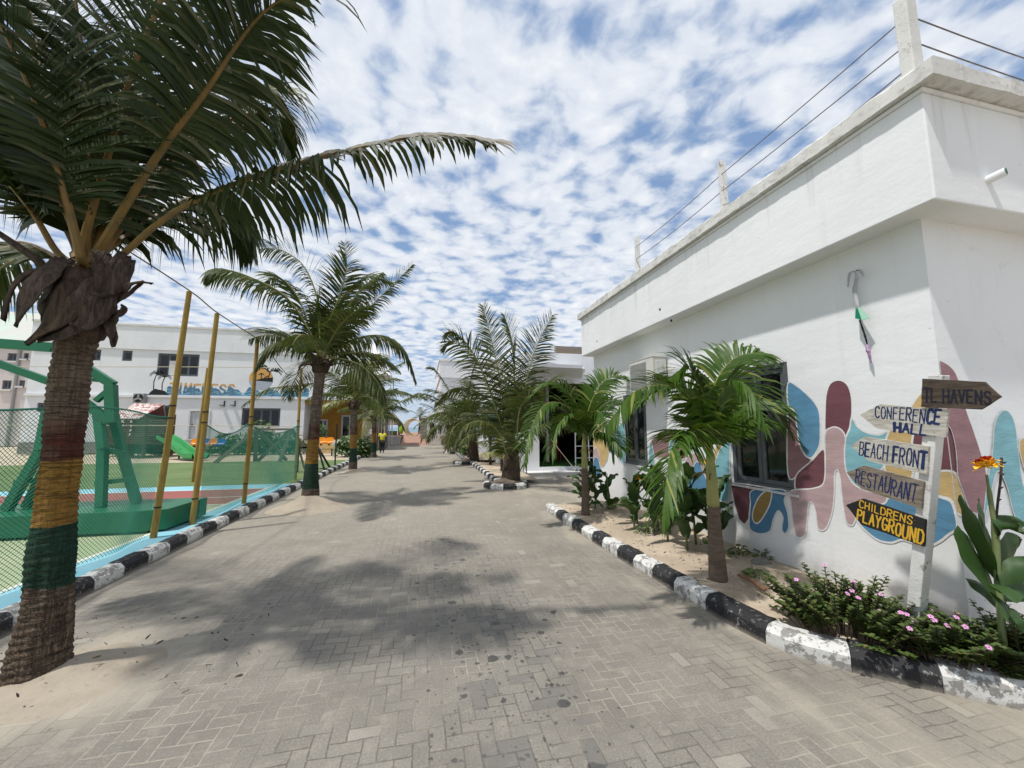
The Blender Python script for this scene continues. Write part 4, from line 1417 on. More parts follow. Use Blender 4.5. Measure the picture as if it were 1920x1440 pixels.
O_big = opn(297, 662, 371, 706)
O_s1, O_s2 = opn(230, 657, 247, 677), opn(177, 655, 188, 676)
O_dr = opn(358, 771, 388, 823)
O_w2 = opn(454, 765, 524, 801)
O_w3 = opn(287, 760, 321, 787)
O_w4 = opn(70, 755, 90, 772)
O_w5 = opn(168, 757, 176, 775)
mb = MB()
Wd = XL1 - XL0
ZJ = lx(577, 745).z
ops = [O_big, O_s1, O_s2, O_dr, O_w2, O_w3, O_w4, O_w5]
xj = -8.75 - XL0
wall_sheet(mb, (XL0, YL, 0), (1, 0, 0), (0, 1, 0), xj, ZJ, [o_ for o_ in ops if o_[3] < ZJ], 0.22)
up = [(a, b, c, d) for a, b, c, d in ops if c > ZJ]
wall_sheet(mb, (XL0, YL, 0), (1, 0, 0), (0, 1, 0), Wd, ZT, up, 0.22, ZJ)
mb.add([(XL1, YL, ZJ), (XL1, YL + 10, ZJ), (XL1, YL + 10, ZT), (XL1, YL, ZT)], [(0, 1, 2, 3)])
mb.add([(-8.75, YL, 0), (-8.75, YL + 2.6, 0), (-8.75, YL + 2.6, ZJ), (-8.75, YL, ZJ)], [(0, 1, 2, 3)])
mb.add([(XL0, YL, 0), (XL0, YL + 10, 0), (XL0, YL + 10, ZT), (XL0, YL, ZT)], [(0, 1, 2, 3)])
mb.add([(XL0, YL, ZT), (XL1, YL, ZT), (XL1, YL + 10, ZT), (XL0, YL + 10, ZT)], [(0, 1, 2, 3)])
mb.build('wall', M['white_far'], tim)
mb = MB()
mb.box(XL0 + .3, XL1 - .3, YL + 0.5, YL + 9.8, ZJ + .2, ZT - .2)
mb.box(XL0 + .3, -9.2, YL + 0.5, YL + 9.8, 0, ZJ)
mb.build('dark_interior', M['dark'], tim)
mb = MB()
zl = lx(300, 663).z + 0.25
mb.box(XL0 - .05, XL1 + .05, YL - 0.10, YL - .001, zl, ZT + 0.001)
mb.build('parapet', M['white_far'], tim)
mb = MB()
mb.box(XL0 - .1, XL1 + .1, YL - 0.16, YL + .3, ZT + .002, ZT + 0.13)
mb.build('coping', M['coping'], tim)
mb = MB()
zb = lx(300, 741).z
mb.box(XL0, XL1, YL - 0.14, YL - .001, zb - 0.16, zb)
mb.build('string_course', M['white_far'], tim)
mb = MB()
mb.box(XL0, O_dr[0] + XL0 - .1, YL - 0.07, YL - .001, 0, 0.78)
mb.box(O_dr[1] + XL0 + .1, -8.8, YL - 0.07, YL - .001, 0, 0.78)
mb.build('plinth', M['plinth_stone'], tim)
for op_, ns in ((O_big, 4), (O_s1, 1), (O_s2, 1), (O_w2, 4), (O_w3, 2), (O_w4, 2), (O_w5, 1)):
    window(tim, (XL0 + op_[0], YL, 0), (1, 0, 0), (0, 1, 0), op_[1] - op_[0], op_[3] - op_[2], op_[2], ns, 0.07, 0.12)
dr = MB()
a0, a1, a2, a3 = O_dr
dr.box(XL0 + a0 + .01, XL0 + a1 - .01, YL + 0.06, YL + 0.12, a2 + .01, a3 - .01)
for k in range(4):
    u0 = XL0 + a0 + (a1 - a0) * (0.08 + k * 0.23)
    dr.box(u0, u0 + (a1 - a0) * .16, YL + 0.04, YL + .062, a2 + 1.0, a3 - .15)
    dr.box(u0, u0 + (a1 - a0) * .16, YL + 0.04, YL + .062, a2 + .12, a2 + .85)
do = dr.build('door', M['door_grey'], tim)
mb = MB()
mb.box(XL0 + a0 - .1, XL0 + a0, YL - .05, YL - .002, a2, a3 + .1)
mb.box(XL0 + a1, XL0 + a1 + .1, YL - .05, YL - .002, a2, a3 + .1)
mb.box(XL0 + a0, XL0 + a1, YL - .05, YL - .002, a3, a3 + .1)
mb.build('door_frame', M['white_frame'], tim)
mb = MB()
mb.box(XL0 + a0 + .1, XL0 + a0 + .16, YL - .01, YL + .05, a2 + .9, a2 + 1.05)
mb.build('handle', M['black'], do)
mb = MB()
mb.box(XL0 + a0 - .3, XL0 + a1 + .3, YL - .9, YL - .08, 0, a2 - .02)
mb.build('door_step', M['step'], tim)
# paper notice in the big window, two empty lamp brackets, painted-over patch
mb = MB()
p, q = lx(317, 676), lx(334, 706)
mb.box(p.x, q.x, YL + .075, YL + .085, q.z + .08, p.z)
mb.build('window_notice', M['white_frame'], tim)
for u in (421, 441):
    mb = MB()
    p = lx(u, 758)
    mb.box(p.x - .03, p.x + .03, YL - .06, YL - .002, p.z - .15, p.z + .25)
    mb.box(p.x - .22, p.x + .02, YL - .30, YL - .06, p.z - .10, p.z - .06)
    mb.build('wall_bracket', M['black'], tim)

# ---- mural of the white hall : island, lettering over waves, round beach emblem
STROKES = {
    'A': [[(0, 0), (2, 6), (4, 0)], [(.8, 2.2), (3.2, 2.2)]], 'B': [[(0, 0), (0, 6), (2.6, 6), (3.5, 5.2), (3.4, 3.8), (2.4, 3.1), (0, 3.1)], [(2.4, 3.1), (3.8, 2.2), (3.8, .9), (2.8, 0), (0, 0)]],
    'C': [[(3.8, 5.0), (3, 6), (1.2, 6), (.2, 4.6), (.2, 1.4), (1.2, 0), (3, 0), (3.8, .9)]], 'D': [[(0, 0), (0, 6), (2.4, 6), (3.8, 4.5), (3.8, 1.5), (2.4, 0), (0, 0)]],
    'E': [[(3.6, 6), (0, 6), (0, 0), (3.6, 0)], [(0, 3.1), (3.0, 3.1)]], 'F': [[(3.6, 6), (0, 6), (0, 0)], [(0, 3.1), (2.8, 3.1)]],
    'G': [[(3.7, 5), (2.9, 6), (1.2, 6), (.2, 4.6), (.2, 1.4), (1.2, 0), (3, 0), (3.8, 1), (3.8, 2.6), (2.2, 2.6)]], 'H': [[(0, 0), (0, 6)], [(3.8, 0), (3.8, 6)], [(0, 3), (3.8, 3)]],
    'I': [[(1, 0), (1, 6)]], 'L': [[(0, 6), (0, 0), (3.4, 0)]], 'M': [[(0, 0), (.4, 6), (2.2, 2), (4, 6), (4.4, 0)]], 'N': [[(0, 0), (0, 6), (3.6, 0), (3.6, 6)]],
    'O': [[(1.2, 0), (.2, 1.5), (.2, 4.5), (1.2, 6), (2.8, 6), (3.8, 4.5), (3.8, 1.5), (2.8, 0), (1.2, 0)]], 'P': [[(0, 0), (0, 6), (2.6, 6), (3.7, 5.1), (3.7, 3.9), (2.6, 2.9), (0, 2.9)]],
    'R': [[(0, 0), (0, 6), (2.6, 6), (3.6, 5.1), (3.6, 3.9), (2.6, 3), (0, 3)], [(1.6, 3), (3.8, 0)]], 'S': [[(3.6, 5), (2.8, 6), (1.2, 6), (.2, 5.1), (.3, 3.9), (3.4, 2.4), (3.7, 1.1), (2.8, 0), (1, 0), (.1, 1)]],
    'T': [[(-.2, 6), (4, 6)], [(1.9, 6), (1.9, 0)]], 'U': [[(0, 6), (0, 1.3), (1, 0), (2.8, 0), (3.8, 1.3), (3.8, 6)]], 'V': [[(0, 6), (1.9, 0), (3.8, 6)]], 'Y': [[(0, 6), (1.9, 3.2), (3.8, 6)], [(1.9, 3.2), (1.9, 0)]],
}
LW = {'I': 2.0, 'M': 4.6}


def brush(mb, P, lines, width, to3, mi, seed=0, dz=0.0):
    """flat brush strokes (2D polylines through P) lifted a hair off their board"""
    rnd = random.Random(seed)
    k = 0
    for ln in lines:
        pts = [V((*P(*q), 0)) for q in ln]
        for a, b in zip(pts, pts[1:]):
            d = b - a
            if d.length < 1e-6:
                continue
            u_ = d.normalized()
            n_ = V((-u_.y, u_.x, 0))
            w0, w1 = (width / 2 * rnd.uniform(.86, 1.16) for _ in range(2))
            e = width * 0.42
            a2, b2 = a - u_ * e, b + u_ * e
            vs = [a2 + n_ * w0 * .75, a + n_ * w0, b + n_ * w1, b2 + n_ * w1 * .7, b2 - n_ * w1 * .7, b - n_ * w1, a - n_ * w0, a2 - n_ * w0 * .75]
            mb.add([to3(v_.x, v_.y, dz + k * 0.00012) for v_ in vs], [tuple(range(8))], mi)
            k += 1


def lettering(mb, text, x0, x1, y0, y1, width, to3, mi, seed=1, jit=0.05, dz=0.0, widths=None, shear=0.0):
    adv = [LW.get(c, 4.0) + 1.5 if c != ' ' else 3.2 for c in text]
    tot = sum(adv) - 1.5
    sc_x, h = (x1 - x0) / tot, (y1 - y0)
    rnd = random.Random(seed)
    cx = x0
    for k, c in enumerate(text):
        if c != ' ':
            jy, js = rnd.uniform(-jit, jit) * h, 1 + rnd.uniform(-jit, jit)
            P = lambda a, b, cx=cx, jy=jy, js=js: (cx + (a * sc_x) + shear * b / 6 * h, y0 + jy + b / 6 * h * js)
            w_ = width * (widths[k] if widths else 1)
            brush(mb, P, STROKES[c], w_, to3, mi, seed * 31 + k, dz + k * 0.0008)
        cx += adv[k] * sc_x


mb = MB()
MS = ['deep', 'yellow', 'black', 'grey', 'orange']
T3 = lambda a, b, d=0.0: (a, YL - 0.003 - d, b)
X_ = lambda u: lx(u, 740).x
Z_ = lambda v: lx(400, v).z
zlow = zb + 0.03
# waves
wv = [(X_(312), zlow)]
for k in range(90):
    f = k / 89
    wv.append((X_(312) + (X_(579) - X_(312)) * f, zlow + 0.42 + 0.22 * math.sin(f * 46) + 0.12 * math.sin(f * 91 + 1)))
wv.append((X_(579), zlow))
fill_poly(mb, wv, lambda a, b: T3(a, b), 0)
for wj in range(2):
    fill_poly(mb, [(X_(312) + (X_(579) - X_(312)) * k / 80, zlow + .16 + wj * .16 + 0.08 * math.sin(k * .55 + wj)) for k in range(81)] +
              [(X_(312) + (X_(579) - X_(312)) * k / 80, zlow + .11 + wj * .16 + 0.08 * math.sin(k * .55 + wj)) for k in range(80, -1, -1)], lambda a, b, wj=wj: T3(a, b, .0006 + wj * .0003), 5)
# lettering : ochre letters with blue feet
lettering(mb, 'TIMELESS', X_(317), X_(438), zlow + .12, Z_(721), 0.12, lambda a, b, d: T3(a, b, .0016 + d), 1, 5, .04, shear=0.05)
lettering(mb, 'TIMELESS', X_(317), X_(438), zlow + .12, Z_(721), 0.10, lambda a, b, d: T3(a, min(b, zlow + .66), .012 + d), 0, 5, .04, shear=0.05)
# island and two palms
isl = [(X_(277), zlow - .02), (X_(283), zlow + .25), (X_(290), zlow + .42), (X_(297), zlow + .36), (X_(308), zlow + .28), (X_(318), zlow - .02)]
fill_poly(mb, isl, lambda a, b: T3(a, b, .001), 2)
for (u, zt) in ((290, 1.50), (306, 1.28)):
    b0 = (X_(u - 3), zlow + .3)
    tp = (X_(u), zlow + zt)
    brush(mb, lambda a, b: (a, b), [[b0, ((b0[0] + tp[0]) / 2 - .08, (b0[1] + tp[1]) / 2), tp]], .06, lambda a, b, d: T3(a, b, .002 + d), 2, u)
    for k in range(7):
        an = R(-20 + k * 37)
        brush(mb, lambda a, b: (a, b), [[tp, (tp[0] + .22 * math.cos(an), tp[1] + .16 * math.sin(an) + .07), (tp[0] + .42 * math.cos(an), tp[1] + .22 * math.sin(an) - .12)]], .04, lambda a, b, d: T3(a, b, .003 + d), 2, k)
# round emblem
ec, er = (X_(487.5), Z_(707.5)), (X_(510) - X_(465)) / 2
fill_poly(mb, [(ec[0] + er * math.cos(R(a)), ec[1] + er * math.sin(R(a))) for a in range(0, 360, 10)], lambda a, b: T3(a, b, .002), 1)
fill_poly(mb, [(ec[0] + er * 1.03 * math.cos(R(a)), ec[1] - .05 + er * 1.03 * math.sin(R(a))) for a in range(190, 351, 8)], lambda a, b: T3(a, b, .003), 3)
fill_poly(mb, [(ec[0] - er * .5, ec[1] - er * .18), (ec[0] + er * .1, ec[1] + .02), (ec[0] + er, ec[1] + .1), (ec[0] + er * .99, ec[1] - .25), (ec[0] - er * .3, ec[1] - er * .22)], lambda a, b: T3(a, b, .004), 2)
brush(mb, lambda a, b: (a, b), [[(ec[0], ec[1]), (ec[0], ec[1] + er * .5)], [(ec[0] - er * .22, ec[1] + er * .36), (ec[0], ec[1] + er * .5), (ec[0] + er * .22, ec[1] + er * .36)],
                                [(ec[0] + er * .55, ec[1]), (ec[0] + er * .72, ec[1] + er * .5), (ec[0] + er * .45, ec[1] + er * .95)], [(ec[0] - er * .6, ec[1] - er * .2), (ec[0] - er * .72, ec[1] + er * .3), (ec[0] - er * .35, ec[1] + er * .75)],
                                [(ec[0] + er * .3, ec[1] + .06), (ec[0] + er * .55, ec[1] + er * .26)]], .07, lambda a, b, d: T3(a, b, .005 + d), 2, 3)
for (cx_, cy_) in ((ec[0] + er * 1.2, ec[1] + er * .72), (ec[0] + er * .05, ec[1] + er * 1.0)):
    for k in range(6):
        an = R(-30 + k * 42)
        brush(mb, lambda a, b: (a, b), [[(cx_, cy_), (cx_ + .25 * math.cos(an), cy_ + .2 * math.sin(an) + .06), (cx_ + .45 * math.cos(an), cy_ + .3 * math.sin(an) - .1)]], .07, lambda a, b, d: T3(a, b, .007 + d), 2, k)
mb.build('mural', [M['mural_deep'], pmat('mural_orange', (0.62, 0.35, 0.10), (0.55, 0.30, 0.09), 3), M['dark'], pmat('mural_grey_blue', (0.33, 0.37, 0.44), (.40, .43, .48), 3), M['orange'], M['mural_teal']], tim)

# condenser fan unit on that wall
cf = thing('wall_fan_unit', 'small dark round-fan condenser box on the lettered white wall above the red playhouse roof', 'air conditioner', (lx(266, 747).x, YL - .3, lx(266, 756).z))
p, q = lx(257, 738), lx(276, 756)
mb = MB()
mb.box(p.x, q.x, YL - .38, YL - .002, q.z, p.z)
mb.build('casing', M['ac_grille'], cf, bevel=.03)
mb = MB()
cxx, czz = (p.x + q.x) / 2, (p.z + q.z) / 2
rr = (p.z - q.z) * .44
mb.tube([(cxx, YL - .384, czz), (cxx, YL - .392, czz)], rr, 20)
mb.build('fan_opening', M['dark'], cf)
mb = MB()
for k in range(3):
    an = R(90 + 120 * k)
    mb.obox((cxx + rr * .5 * math.cos(an), YL - .40, czz + rr * .5 * math.sin(an)), (rr * .42 * math.cos(an), 0, rr * .42 * math.sin(an)), (0, .004, 0), (-rr * .2 * math.sin(an), 0, rr * .2 * math.cos(an)))
mb.build('fan_blade', M['ac_grille'], cf)

# ---- ochre porch under the same roof, its own building front
por = thing('ochre_porch', 'ochre-walled porch in shade with white-framed doors between the white hall and the stone gate', 'porch', (-6.7, 33.5, 0))
YP = YL + 2.6
mb = MB()
d1, d2 = (atY(597, 785, YP).x, atY(615, 785, YP).x), (atY(640, 780, YP).x, atY(658, 780, YP).x)
wall_sheet(mb, (-8.74, YP, 0), (1, 0, 0), (0, 1, 0), 4.2, ZJ, [(d1[0] + 8.74, d1[1] + 8.74, .95, 2.4), (d2[0] + 8.74, d2[1] + 8.74, .9, 2.75)], .15)
mb.add([(-4.54, YL + .3, 0), (-4.54, YP, 0), (-4.54, YP, ZJ), (-4.54, YL + .3, ZJ)], [(0, 1, 2, 3)])
mb.build('wall', M['ochre'], por)
mb = MB()
mb.box(-8.70, -4.56, YP + .3, YP + 3, 0, ZJ)
mb.build('dark_interior', M['dark'], por)
mb = MB()
mb.box(-8.74, -4.5, YL + .01, YP - .001, ZJ - .22, ZJ - .001)
mb.build('ceiling_slab', M['grey_far'], por)
for (dd, z0_, z1_, ns) in ((d1, .95, 2.4, 2), (d2, .9, 2.75, 1)):
    window(por, (dd[0], YP, 0), (1, 0, 0), (0, 1, 0), dd[1] - dd[0], z1_ - z0_, z0_, ns, .07, .08, 'white_frame')
mb = MB()
mb.box(-8.74, -4.4, YL - .3, YP - .002, 0, .78)
mb.build('porch_floor', M['step'], por)
mb = MB()
mb.box(-8.72, -4.5, YL + .005, YL + .16, ZJ - .5, ZJ - .222)
mb.build('fascia', M['ochre'], por)
plw = thing('painted_planter_wall', 'low grey and yellow painted planter wall in front of the ochre porch', 'planter', (-5.9, 29.6, 0))
mb = MB()
mb.box(-7.2, -4.95, 29.5, 29.7, -.02, .82)
mb.build('wall', M['grey_far'], plw, bevel=.02)
mb = MB()
fill_poly(mb, [(-7.19, 0), (-7.19, .8), (-6.5, .8), (-5.9, .3), (-5.7, 0)], lambda a, b: (a, 29.495, b), 0)
mb.build('yellow_paint', M['mural_yellow'], plw)

# stone gate by the ramp, with bamboo poles
gt = thing('stone_gate_wall', 'tall stone-clad gate wall with bamboo poles beside the person in yellow', 'wall', (-3.7, 31.8, 0))
mb = MB()
mb.box(-4.5, -3.42, 31.2, 31.9, -.02, 3.75)
mb.build('pillar', M['pillar_stone'], gt, bevel=.015)
mb = MB()
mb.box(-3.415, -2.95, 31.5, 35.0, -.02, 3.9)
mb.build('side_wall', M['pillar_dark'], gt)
for k, xx in enumerate((-3.33, -3.12, -2.97, -2.90)):
    mb = MB()
    mb.tube([(xx, 31.42 + .01 * k, 0), (xx, 31.42 + .01 * k, 3.4 + .1 * (k % 2))], .028, 7)
    mb.build('bamboo_pole', M['rope'], gt)
mb = MB()
p = atY(697, 809, 31.19)
mb.box(p.x - .13, p.x + .13, 31.17, 31.198, p.z - .17, p.z + .17, 0)
for dx in (-.06, .04):
    mb.box(p.x + dx - .018, p.x + dx + .018, 31.165, 31.169, p.z - .08, p.z + .06, 1)
mb.build('white_plate', [M['sign_white'], M['black']], gt)
mb = MB()
p = atY(690, 788, 31.19)
mb.box(p.x - .2, p.x + .2, 31.17, 31.198, p.z - .07, p.z + .07)
mb.build('dark_plate', M['black'], gt)
# white pointed tent peak rising behind the palms
tp = thing('white_tent_peak', 'white pointed marquee roof peak showing between palm crowns above the ochre porch', 'tent', (-4.3, 37, 0))
mb = MB()
apx = V((-4.45, 37.0, 9.7))
bs = [(-6.3, 35.5, 6.3), (-2.9, 35.5, 6.3), (-2.9, 38.8, 6.3), (-6.3, 38.8, 6.3)]
mb.add([apx] + bs, [(0, 1, 2), (0, 2, 3), (0, 3, 4), (0, 4, 1), (1, 4, 3, 2)])
mb.build('canvas', M['white'], tp)
for (a, b, c) in bs:
    mb = MB()
    mb.tube([(a * .995 - .02, b + (.05 if b < 37 else -.05), 0), (a * .995 - .02, b + (.05 if b < 37 else -.05), 6.3)], .05, 7)
    mb.build('pole', M['white_frame'], tp)

# stained apartment block at the far left
apt = thing('stained_apartment_block', 'stained pinkish apartment block with barred windows and faded green roof at the far left', 'building', (-36, 48, 0))
YA = 46.0
ax_ = lambda u, v: atY(u, v, YA)
xa1 = ax_(80, 700).x
ops = []
for (u0, v0, u1, v1) in ((15, 662, 30, 677), (45, 662, 53, 673), (59, 662, 68, 673), (5, 713, 20, 730), (36, 713, 46, 724), (52, 713, 61, 724)):
    a, b = ax_(u0, v0), ax_(u1, v1)
    ops.append((a.x + 60, b.x + 60, b.z, a.z))
mb = MB()
ztop = ax_(40, 641).z
wall_sheet(mb, (-60, YA, 0), (1, 0, 0), (0, 1, 0), xa1 + 60, ztop, ops, .25)
mb.add([(xa1, YA, 0), (xa1, YA + 12, 0), (xa1, YA + 12, ztop), (xa1, YA, ztop)], [(0, 1, 2, 3)])
mb.build('wall', M['pinkish'], apt)
mb = MB()
mb.box(-60, xa1 - .2, YA + .4, YA + 11, 0, ztop - .1)
mb.build('dark_interior', M['dark'], apt)
for (a, b, c, d) in ops:
    fr = window(apt, (-60 + a, YA, 0), (1, 0, 0), (0, 1, 0), b - a, d - c, c, 2, .08, .12)
    mb = MB()
    mb.box(-60 + a - .15, -60 + b + .15, YA - .2, YA - .002, c - .16, c - .01)
    mb.build('sill', M['white_frame'], fr)
for u in (33, 66):
    mb = MB()
    xx = ax_(u, 700).x
    mb.tube([(xx, YA - .1, 0), (xx, YA - .1, ztop - .2)], .12, 8)
    mb.build('drain_pipe', M['ac_grille'], apt)
mb = MB()
p1, p2 = ax_(82, 641), ax_(82, 600)
mb.add([(-62, YA - .5, ztop), (xa1 + .3, YA - .5, ztop), (xa1 + .3, YA + 6, ztop + 4.3), (-62, YA + 6, ztop + 4.3), (-62, YA + 12.5, ztop), (xa1 + .3, YA + 12.5, ztop)],
       [(0, 1, 2, 3), (3, 2, 5, 4), (1, 5, 2)])
mb.build('roof', M['roof_green'], apt)


# ================================================================== SIGNPOST
SN = V((-1, .03, 0)).normalized()
SP0 = V((3.60, 2.10, 0))
sgn = thing('arrow_signpost', 'white wooden post by the mural wall carrying five hand-painted arrow boards', 'signpost', (3.60, 2.10, 0.13))
on = lambda u, v, d=0.0: atN(u, v, SP0 + SN * d, SN)
lean_b, lean_t = on(1709, 1140), on(1750, 703)
ldir = (lean_t - lean_b).normalized()
foot = lean_b + ldir * ((0.02 - lean_b.z) / ldir.z)
back = -SN
side_ = ldir.cross(SN).normalized()
mb = MB()
hw = .041
c0, c1 = foot + back * (hw + .012) + side_ * 0.0, lean_t + back * (hw + .012)
mb.obox((c0 + c1) / 2, side_ * hw, ldir * ((c1 - c0).length / 2), SN * hw)
mb.build('post', M['post_white'], sgn, bevel=.006)

BOARDS = [
    ('direction_board', [(1729, 710), (1845, 716), (1876, 744), (1838, 768), (1727, 763)], 'board_dark', 'dark weathered arrow board reading TL HAVENS', 0.012,
     [('TL HAVENS', (1733, 728), (1858, 734), (1858, 757), (1733, 754), .0105, 'ink_dark', None)]),
    ('direction_board', [(1612, 778), (1650, 758), (1778, 769), (1773, 820), (1645, 804)], 'board_pale', 'pale arrow board reading CONFERENCE HALL', 0.0,
     [('CONFERENCE', (1641, 762), (1765, 770), (1761, 796), (1641, 782), .0105, 'ink_navy', [1, .8, .8, .8, .9, .9, .8, .8, 1.5, 1.4]), ('HALL', (1677, 793), (1741, 797), (1737, 816), (1677, 809), .0135, 'ink_navy', [1.6, 1.1, 1.0, 1.0])]),
    ('direction_board', [(1595, 836), (1621, 819), (1741, 837), (1738, 890), (1628, 864)], 'board_pale', 'pale arrow board reading BEACH FRONT', 0.002,
     [('BEACH FRONT', (1613, 829), (1738, 847), (1735, 879), (1611, 853), .0105, 'ink_navy', [.9, 1.3, .9, .9, .9, 1, 1.5, .9, .9, .9, 1.9])]),
    ('direction_board', [(1587, 886), (1620, 873), (1732, 903), (1727, 954), (1615, 917)], 'board_brown', 'brown weathered arrow board reading RESTAURANT', 0.004,
     [('RESTAURANT', (1606, 880), (1722, 911), (1716, 942), (1604, 905), .0095, 'ink_navy', None)]),
    ('direction_board', [(1586, 947), (1618, 935), (1735, 974), (1732, 1025), (1615, 984)], 'board_black', 'black arrow board reading CHILDRENS PLAYGROUND in yellow', 0.006,
     [('CHILDRENS', (1612, 938), (1712, 970), (1710, 984), (1611, 951), .0085, 'ink_yellow', None), ('PLAYGROUND', (1609, 955), (1733, 997), (1730, 1022), (1607, 974), .0125, 'ink_yellow', None)]),
]
for (nm, poly, mat, lab, dd, texts) in BOARDS:
    dd += 0.006
    mb = MB()
    pts = [on(u, v, dd) for u, v in poly]
    cen = sum(pts, V()) / len(pts)
    dense = []
    rnd = random.Random(len(lab))
    for i in range(len(pts)):
        a, b = pts[i], pts[(i + 1) % len(pts)]
        dense.append(a)
        for k in range(1, 5):
            p_ = a.lerp(b, k / 5)
            dense.append(p_ + (p_ - cen).normalized() * rnd.uniform(-.0018, .0018))
    mb.prism(dense, back * 0.018)
    bo = mb.build(nm, M[mat], sgn, label=lab)
    fix_normals(bo)
    for (txt, tl, tr, br, bl, wd, ink, ws) in texts:
        A, B, C_, D = (on(*q, dd + 0.0012) for q in (tl, tr, br, bl))
        W_ = ((B - A).length + (C_ - D).length) / 2
        H_ = ((A - D).length + (B - C_).length) / 2

        def t3(a, b, d, A=A, B=B, C_=C_, D=D, W_=W_, H_=H_):
            f, g_ = a / W_, b / H_
            return (D.lerp(C_, f)).lerp(A.lerp(B, f), g_) + SN * (d * 0.08)
        mb = MB()
        lettering(mb, txt, 0, W_, 0, H_, wd, t3, 0, len(txt) * 3, .035, 0, ws)
        mb.build('painted_words', M[ink], bo)
mb = MB()
for (u, v) in ((1746, 722), (1752, 758), (1752, 778), (1752, 812), (1722, 845), (1722, 878), (1716, 906), (1714, 940), (1716, 976), (1716, 1010)):
    p = on(u, v, .014)
    mb.tube([p, p + SN * .003], .0032, 7)
mb.build('nail_head', M['cable'], sgn)
mb = MB()   # pale streak at the tip of the black board
p = on(1594, 947, .0085)
mb.obox(p, side_ * .009, ldir * .02, SN * .0006)
mb.build('paint_streak', M['board_pale'], bo)

# ================================================================== BASKETBALL STAND
hoop = thing('basketball_stand', 'green steel basketball stand with box base behind the net by the kerb', 'basketball hoop', (-5.8, 8.4, 0.02))
mb = MB()
poly = [(-9.5, 7.76), (-4.50, 7.76), (-4.16, 7.86), (-4.10, 8.97), (-9.5, 8.97)]
mb.prism([(x_, y_, 0.05) for x_, y_ in poly], (0, 0, 0.335))
o = mb.build('base_box', M['green_paint'], hoop, bevel=.012)
fix_normals(o)
mb = MB()
for x_ in (-9, -7.2, -5.2):
    for y_ in (7.95, 8.75):
        mb.box(x_ - .12, x_ + .12, y_ - .08, y_ + .08, .012, .05)
mb.build('foot', M['black'], hoop)
hy = lambda u, v, Y=8.4: atY(u, v, Y)
GP = M['green_paint']
for yy, sh in ((8.12, 0), (8.72, 0)):
    for chain in ([(193, 842), (186, 770)], [(230, 855), (214, 780)], [(75, 845), (89, 770)], [(110, 850), (108, 770)]):
        pass
LEG = [[(190, 945), (193, 842), (184, 772)], [(258, 933), (231, 856), (213, 780)], [(14, 940), (76, 845), (90, 770)], [(52, 940), (100, 850), (112, 765)]]
for k, ch in enumerate(LEG):
    mb = MB()
    for j in range(len(ch) - 1):
        p, q = hy(*ch[j], 8.25 if k % 2 == 0 else 8.55), hy(*ch[j + 1], 8.35 if k % 2 == 0 else 8.5)
        if j == 0:
            p.z = .385
        mb.beam(p, q, .12, .12, up=(0, 1, 0))
    mb.build('leg', GP, hoop, bevel=.006)
mb = MB()
mb.beam(hy(181, 906), hy(250, 898), .08, .10, up=(0, 1, 0))
mb.beam(hy(192, 842), hy(232, 850), .08, .08, up=(0, 1, 0))
mb.beam(hy(30, 905), hy(70, 900), .08, .10, up=(0, 1, 0))
mb.build('cross_bar', GP, hoop)
mb = MB()
for yy in (8.3, 8.52):
    q = lambda u, v: hy(u, v, yy)
    mb.beam(q(208, 722), q(210, 792), .15, .12, up=(0, 1, 0))
    mb.beam(q(213, 722), q(103, 652), .14, .10, up=(0, 1, 0))
    mb.beam(q(205, 790), q(120, 725), .13, .10, up=(0, 1, 0))
    mb.beam(q(206, 730), q(180, 752), .08, .08, up=(0, 1, 0))
    mb.beam(q(103, 652), q(-110, 636), .16, .10, up=(0, 1, 0))
    mb.beam(q(120, 725), q(-40, 668), .12, .10, up=(0, 1, 0))
    mb.beam(q(170, 712), q(205, 715), .06, .05, up=(0, 1, 0))
mb.build('truss_arm', GP, hoop, bevel=.004)

# ================================================================== NET FENCE ALONG THE COURT
net = thing('court_net_fence', 'green mesh net on tall leaning yellow poles along the left kerb', 'net fence', (-4.0, 9, 0.02))
PB = [((287, 1010), (355, 547), 7.47), ((360, 985), (407, 588), 8.31), ((457, 945), (483, 637), 10.3), ((553, 903), (565, 690), 14.5)]
tops = []
for (b, tp_, Y) in PB:
    mb = MB()
    p, q = atY(*b, Y), atY(*tp_, Y)
    p.z = 0.0
    mb.tube([p, p.lerp(q, .35) + V((.01, 0, 0)), p.lerp(q, .7), q], [.048, .046, .043, .040], 10)
    po = mb.build('pole', M['pole_yellow'], net)
    tops.append(q)
    mb = MB()
    for f in (.12, .47, .52):
        c = p.lerp(q, f)
        mb.tube([c - V((0, 0, .012)), c + V((0, 0, .012))], .052, 10)
    mb.build('tie_band', M['black'], po)


def net_panel(p_of, W, H, cell, name, mat, rad=0.004, parent=net, label=None):
    """knotted diamond mesh : two families of real cords following a draped surface p_of(u, h)"""
    mb = MB()
    nd = int((W + H) / cell)
    for fam in (0, 1):
        for k in range(-int(H / cell), int(W / cell) + 1):
            pts = []
            for s_ in range(0, 33):
                h = H * s_ / 32
                u = k * cell + h if fam == 0 else k * cell + H - h
                if 0 <= u <= W:
                    pts.append(p_of(u, h))
            if len(pts) > 2:
                mb.tube(pts, rad, 3, cap=False)
    mb.tube([p_of(W * i / 60, H) for i in range(61)], 0.012, 5, 1)
    return mb.build(name, [mat, mat], parent, label=label)


def drape1(u, h):
    y = 3.2 + u
    f = h / 2.0
    top = 1.98 - 0.10 * math.sin(u * 1.1) ** 2
    x = -4.06 + .05 * math.sin(u * 2.3 + h) * (1 - f) + .03 * math.sin(u * 6)
    return V((x - .12 * (1 - f) ** 2, y, 0.03 + top * f))


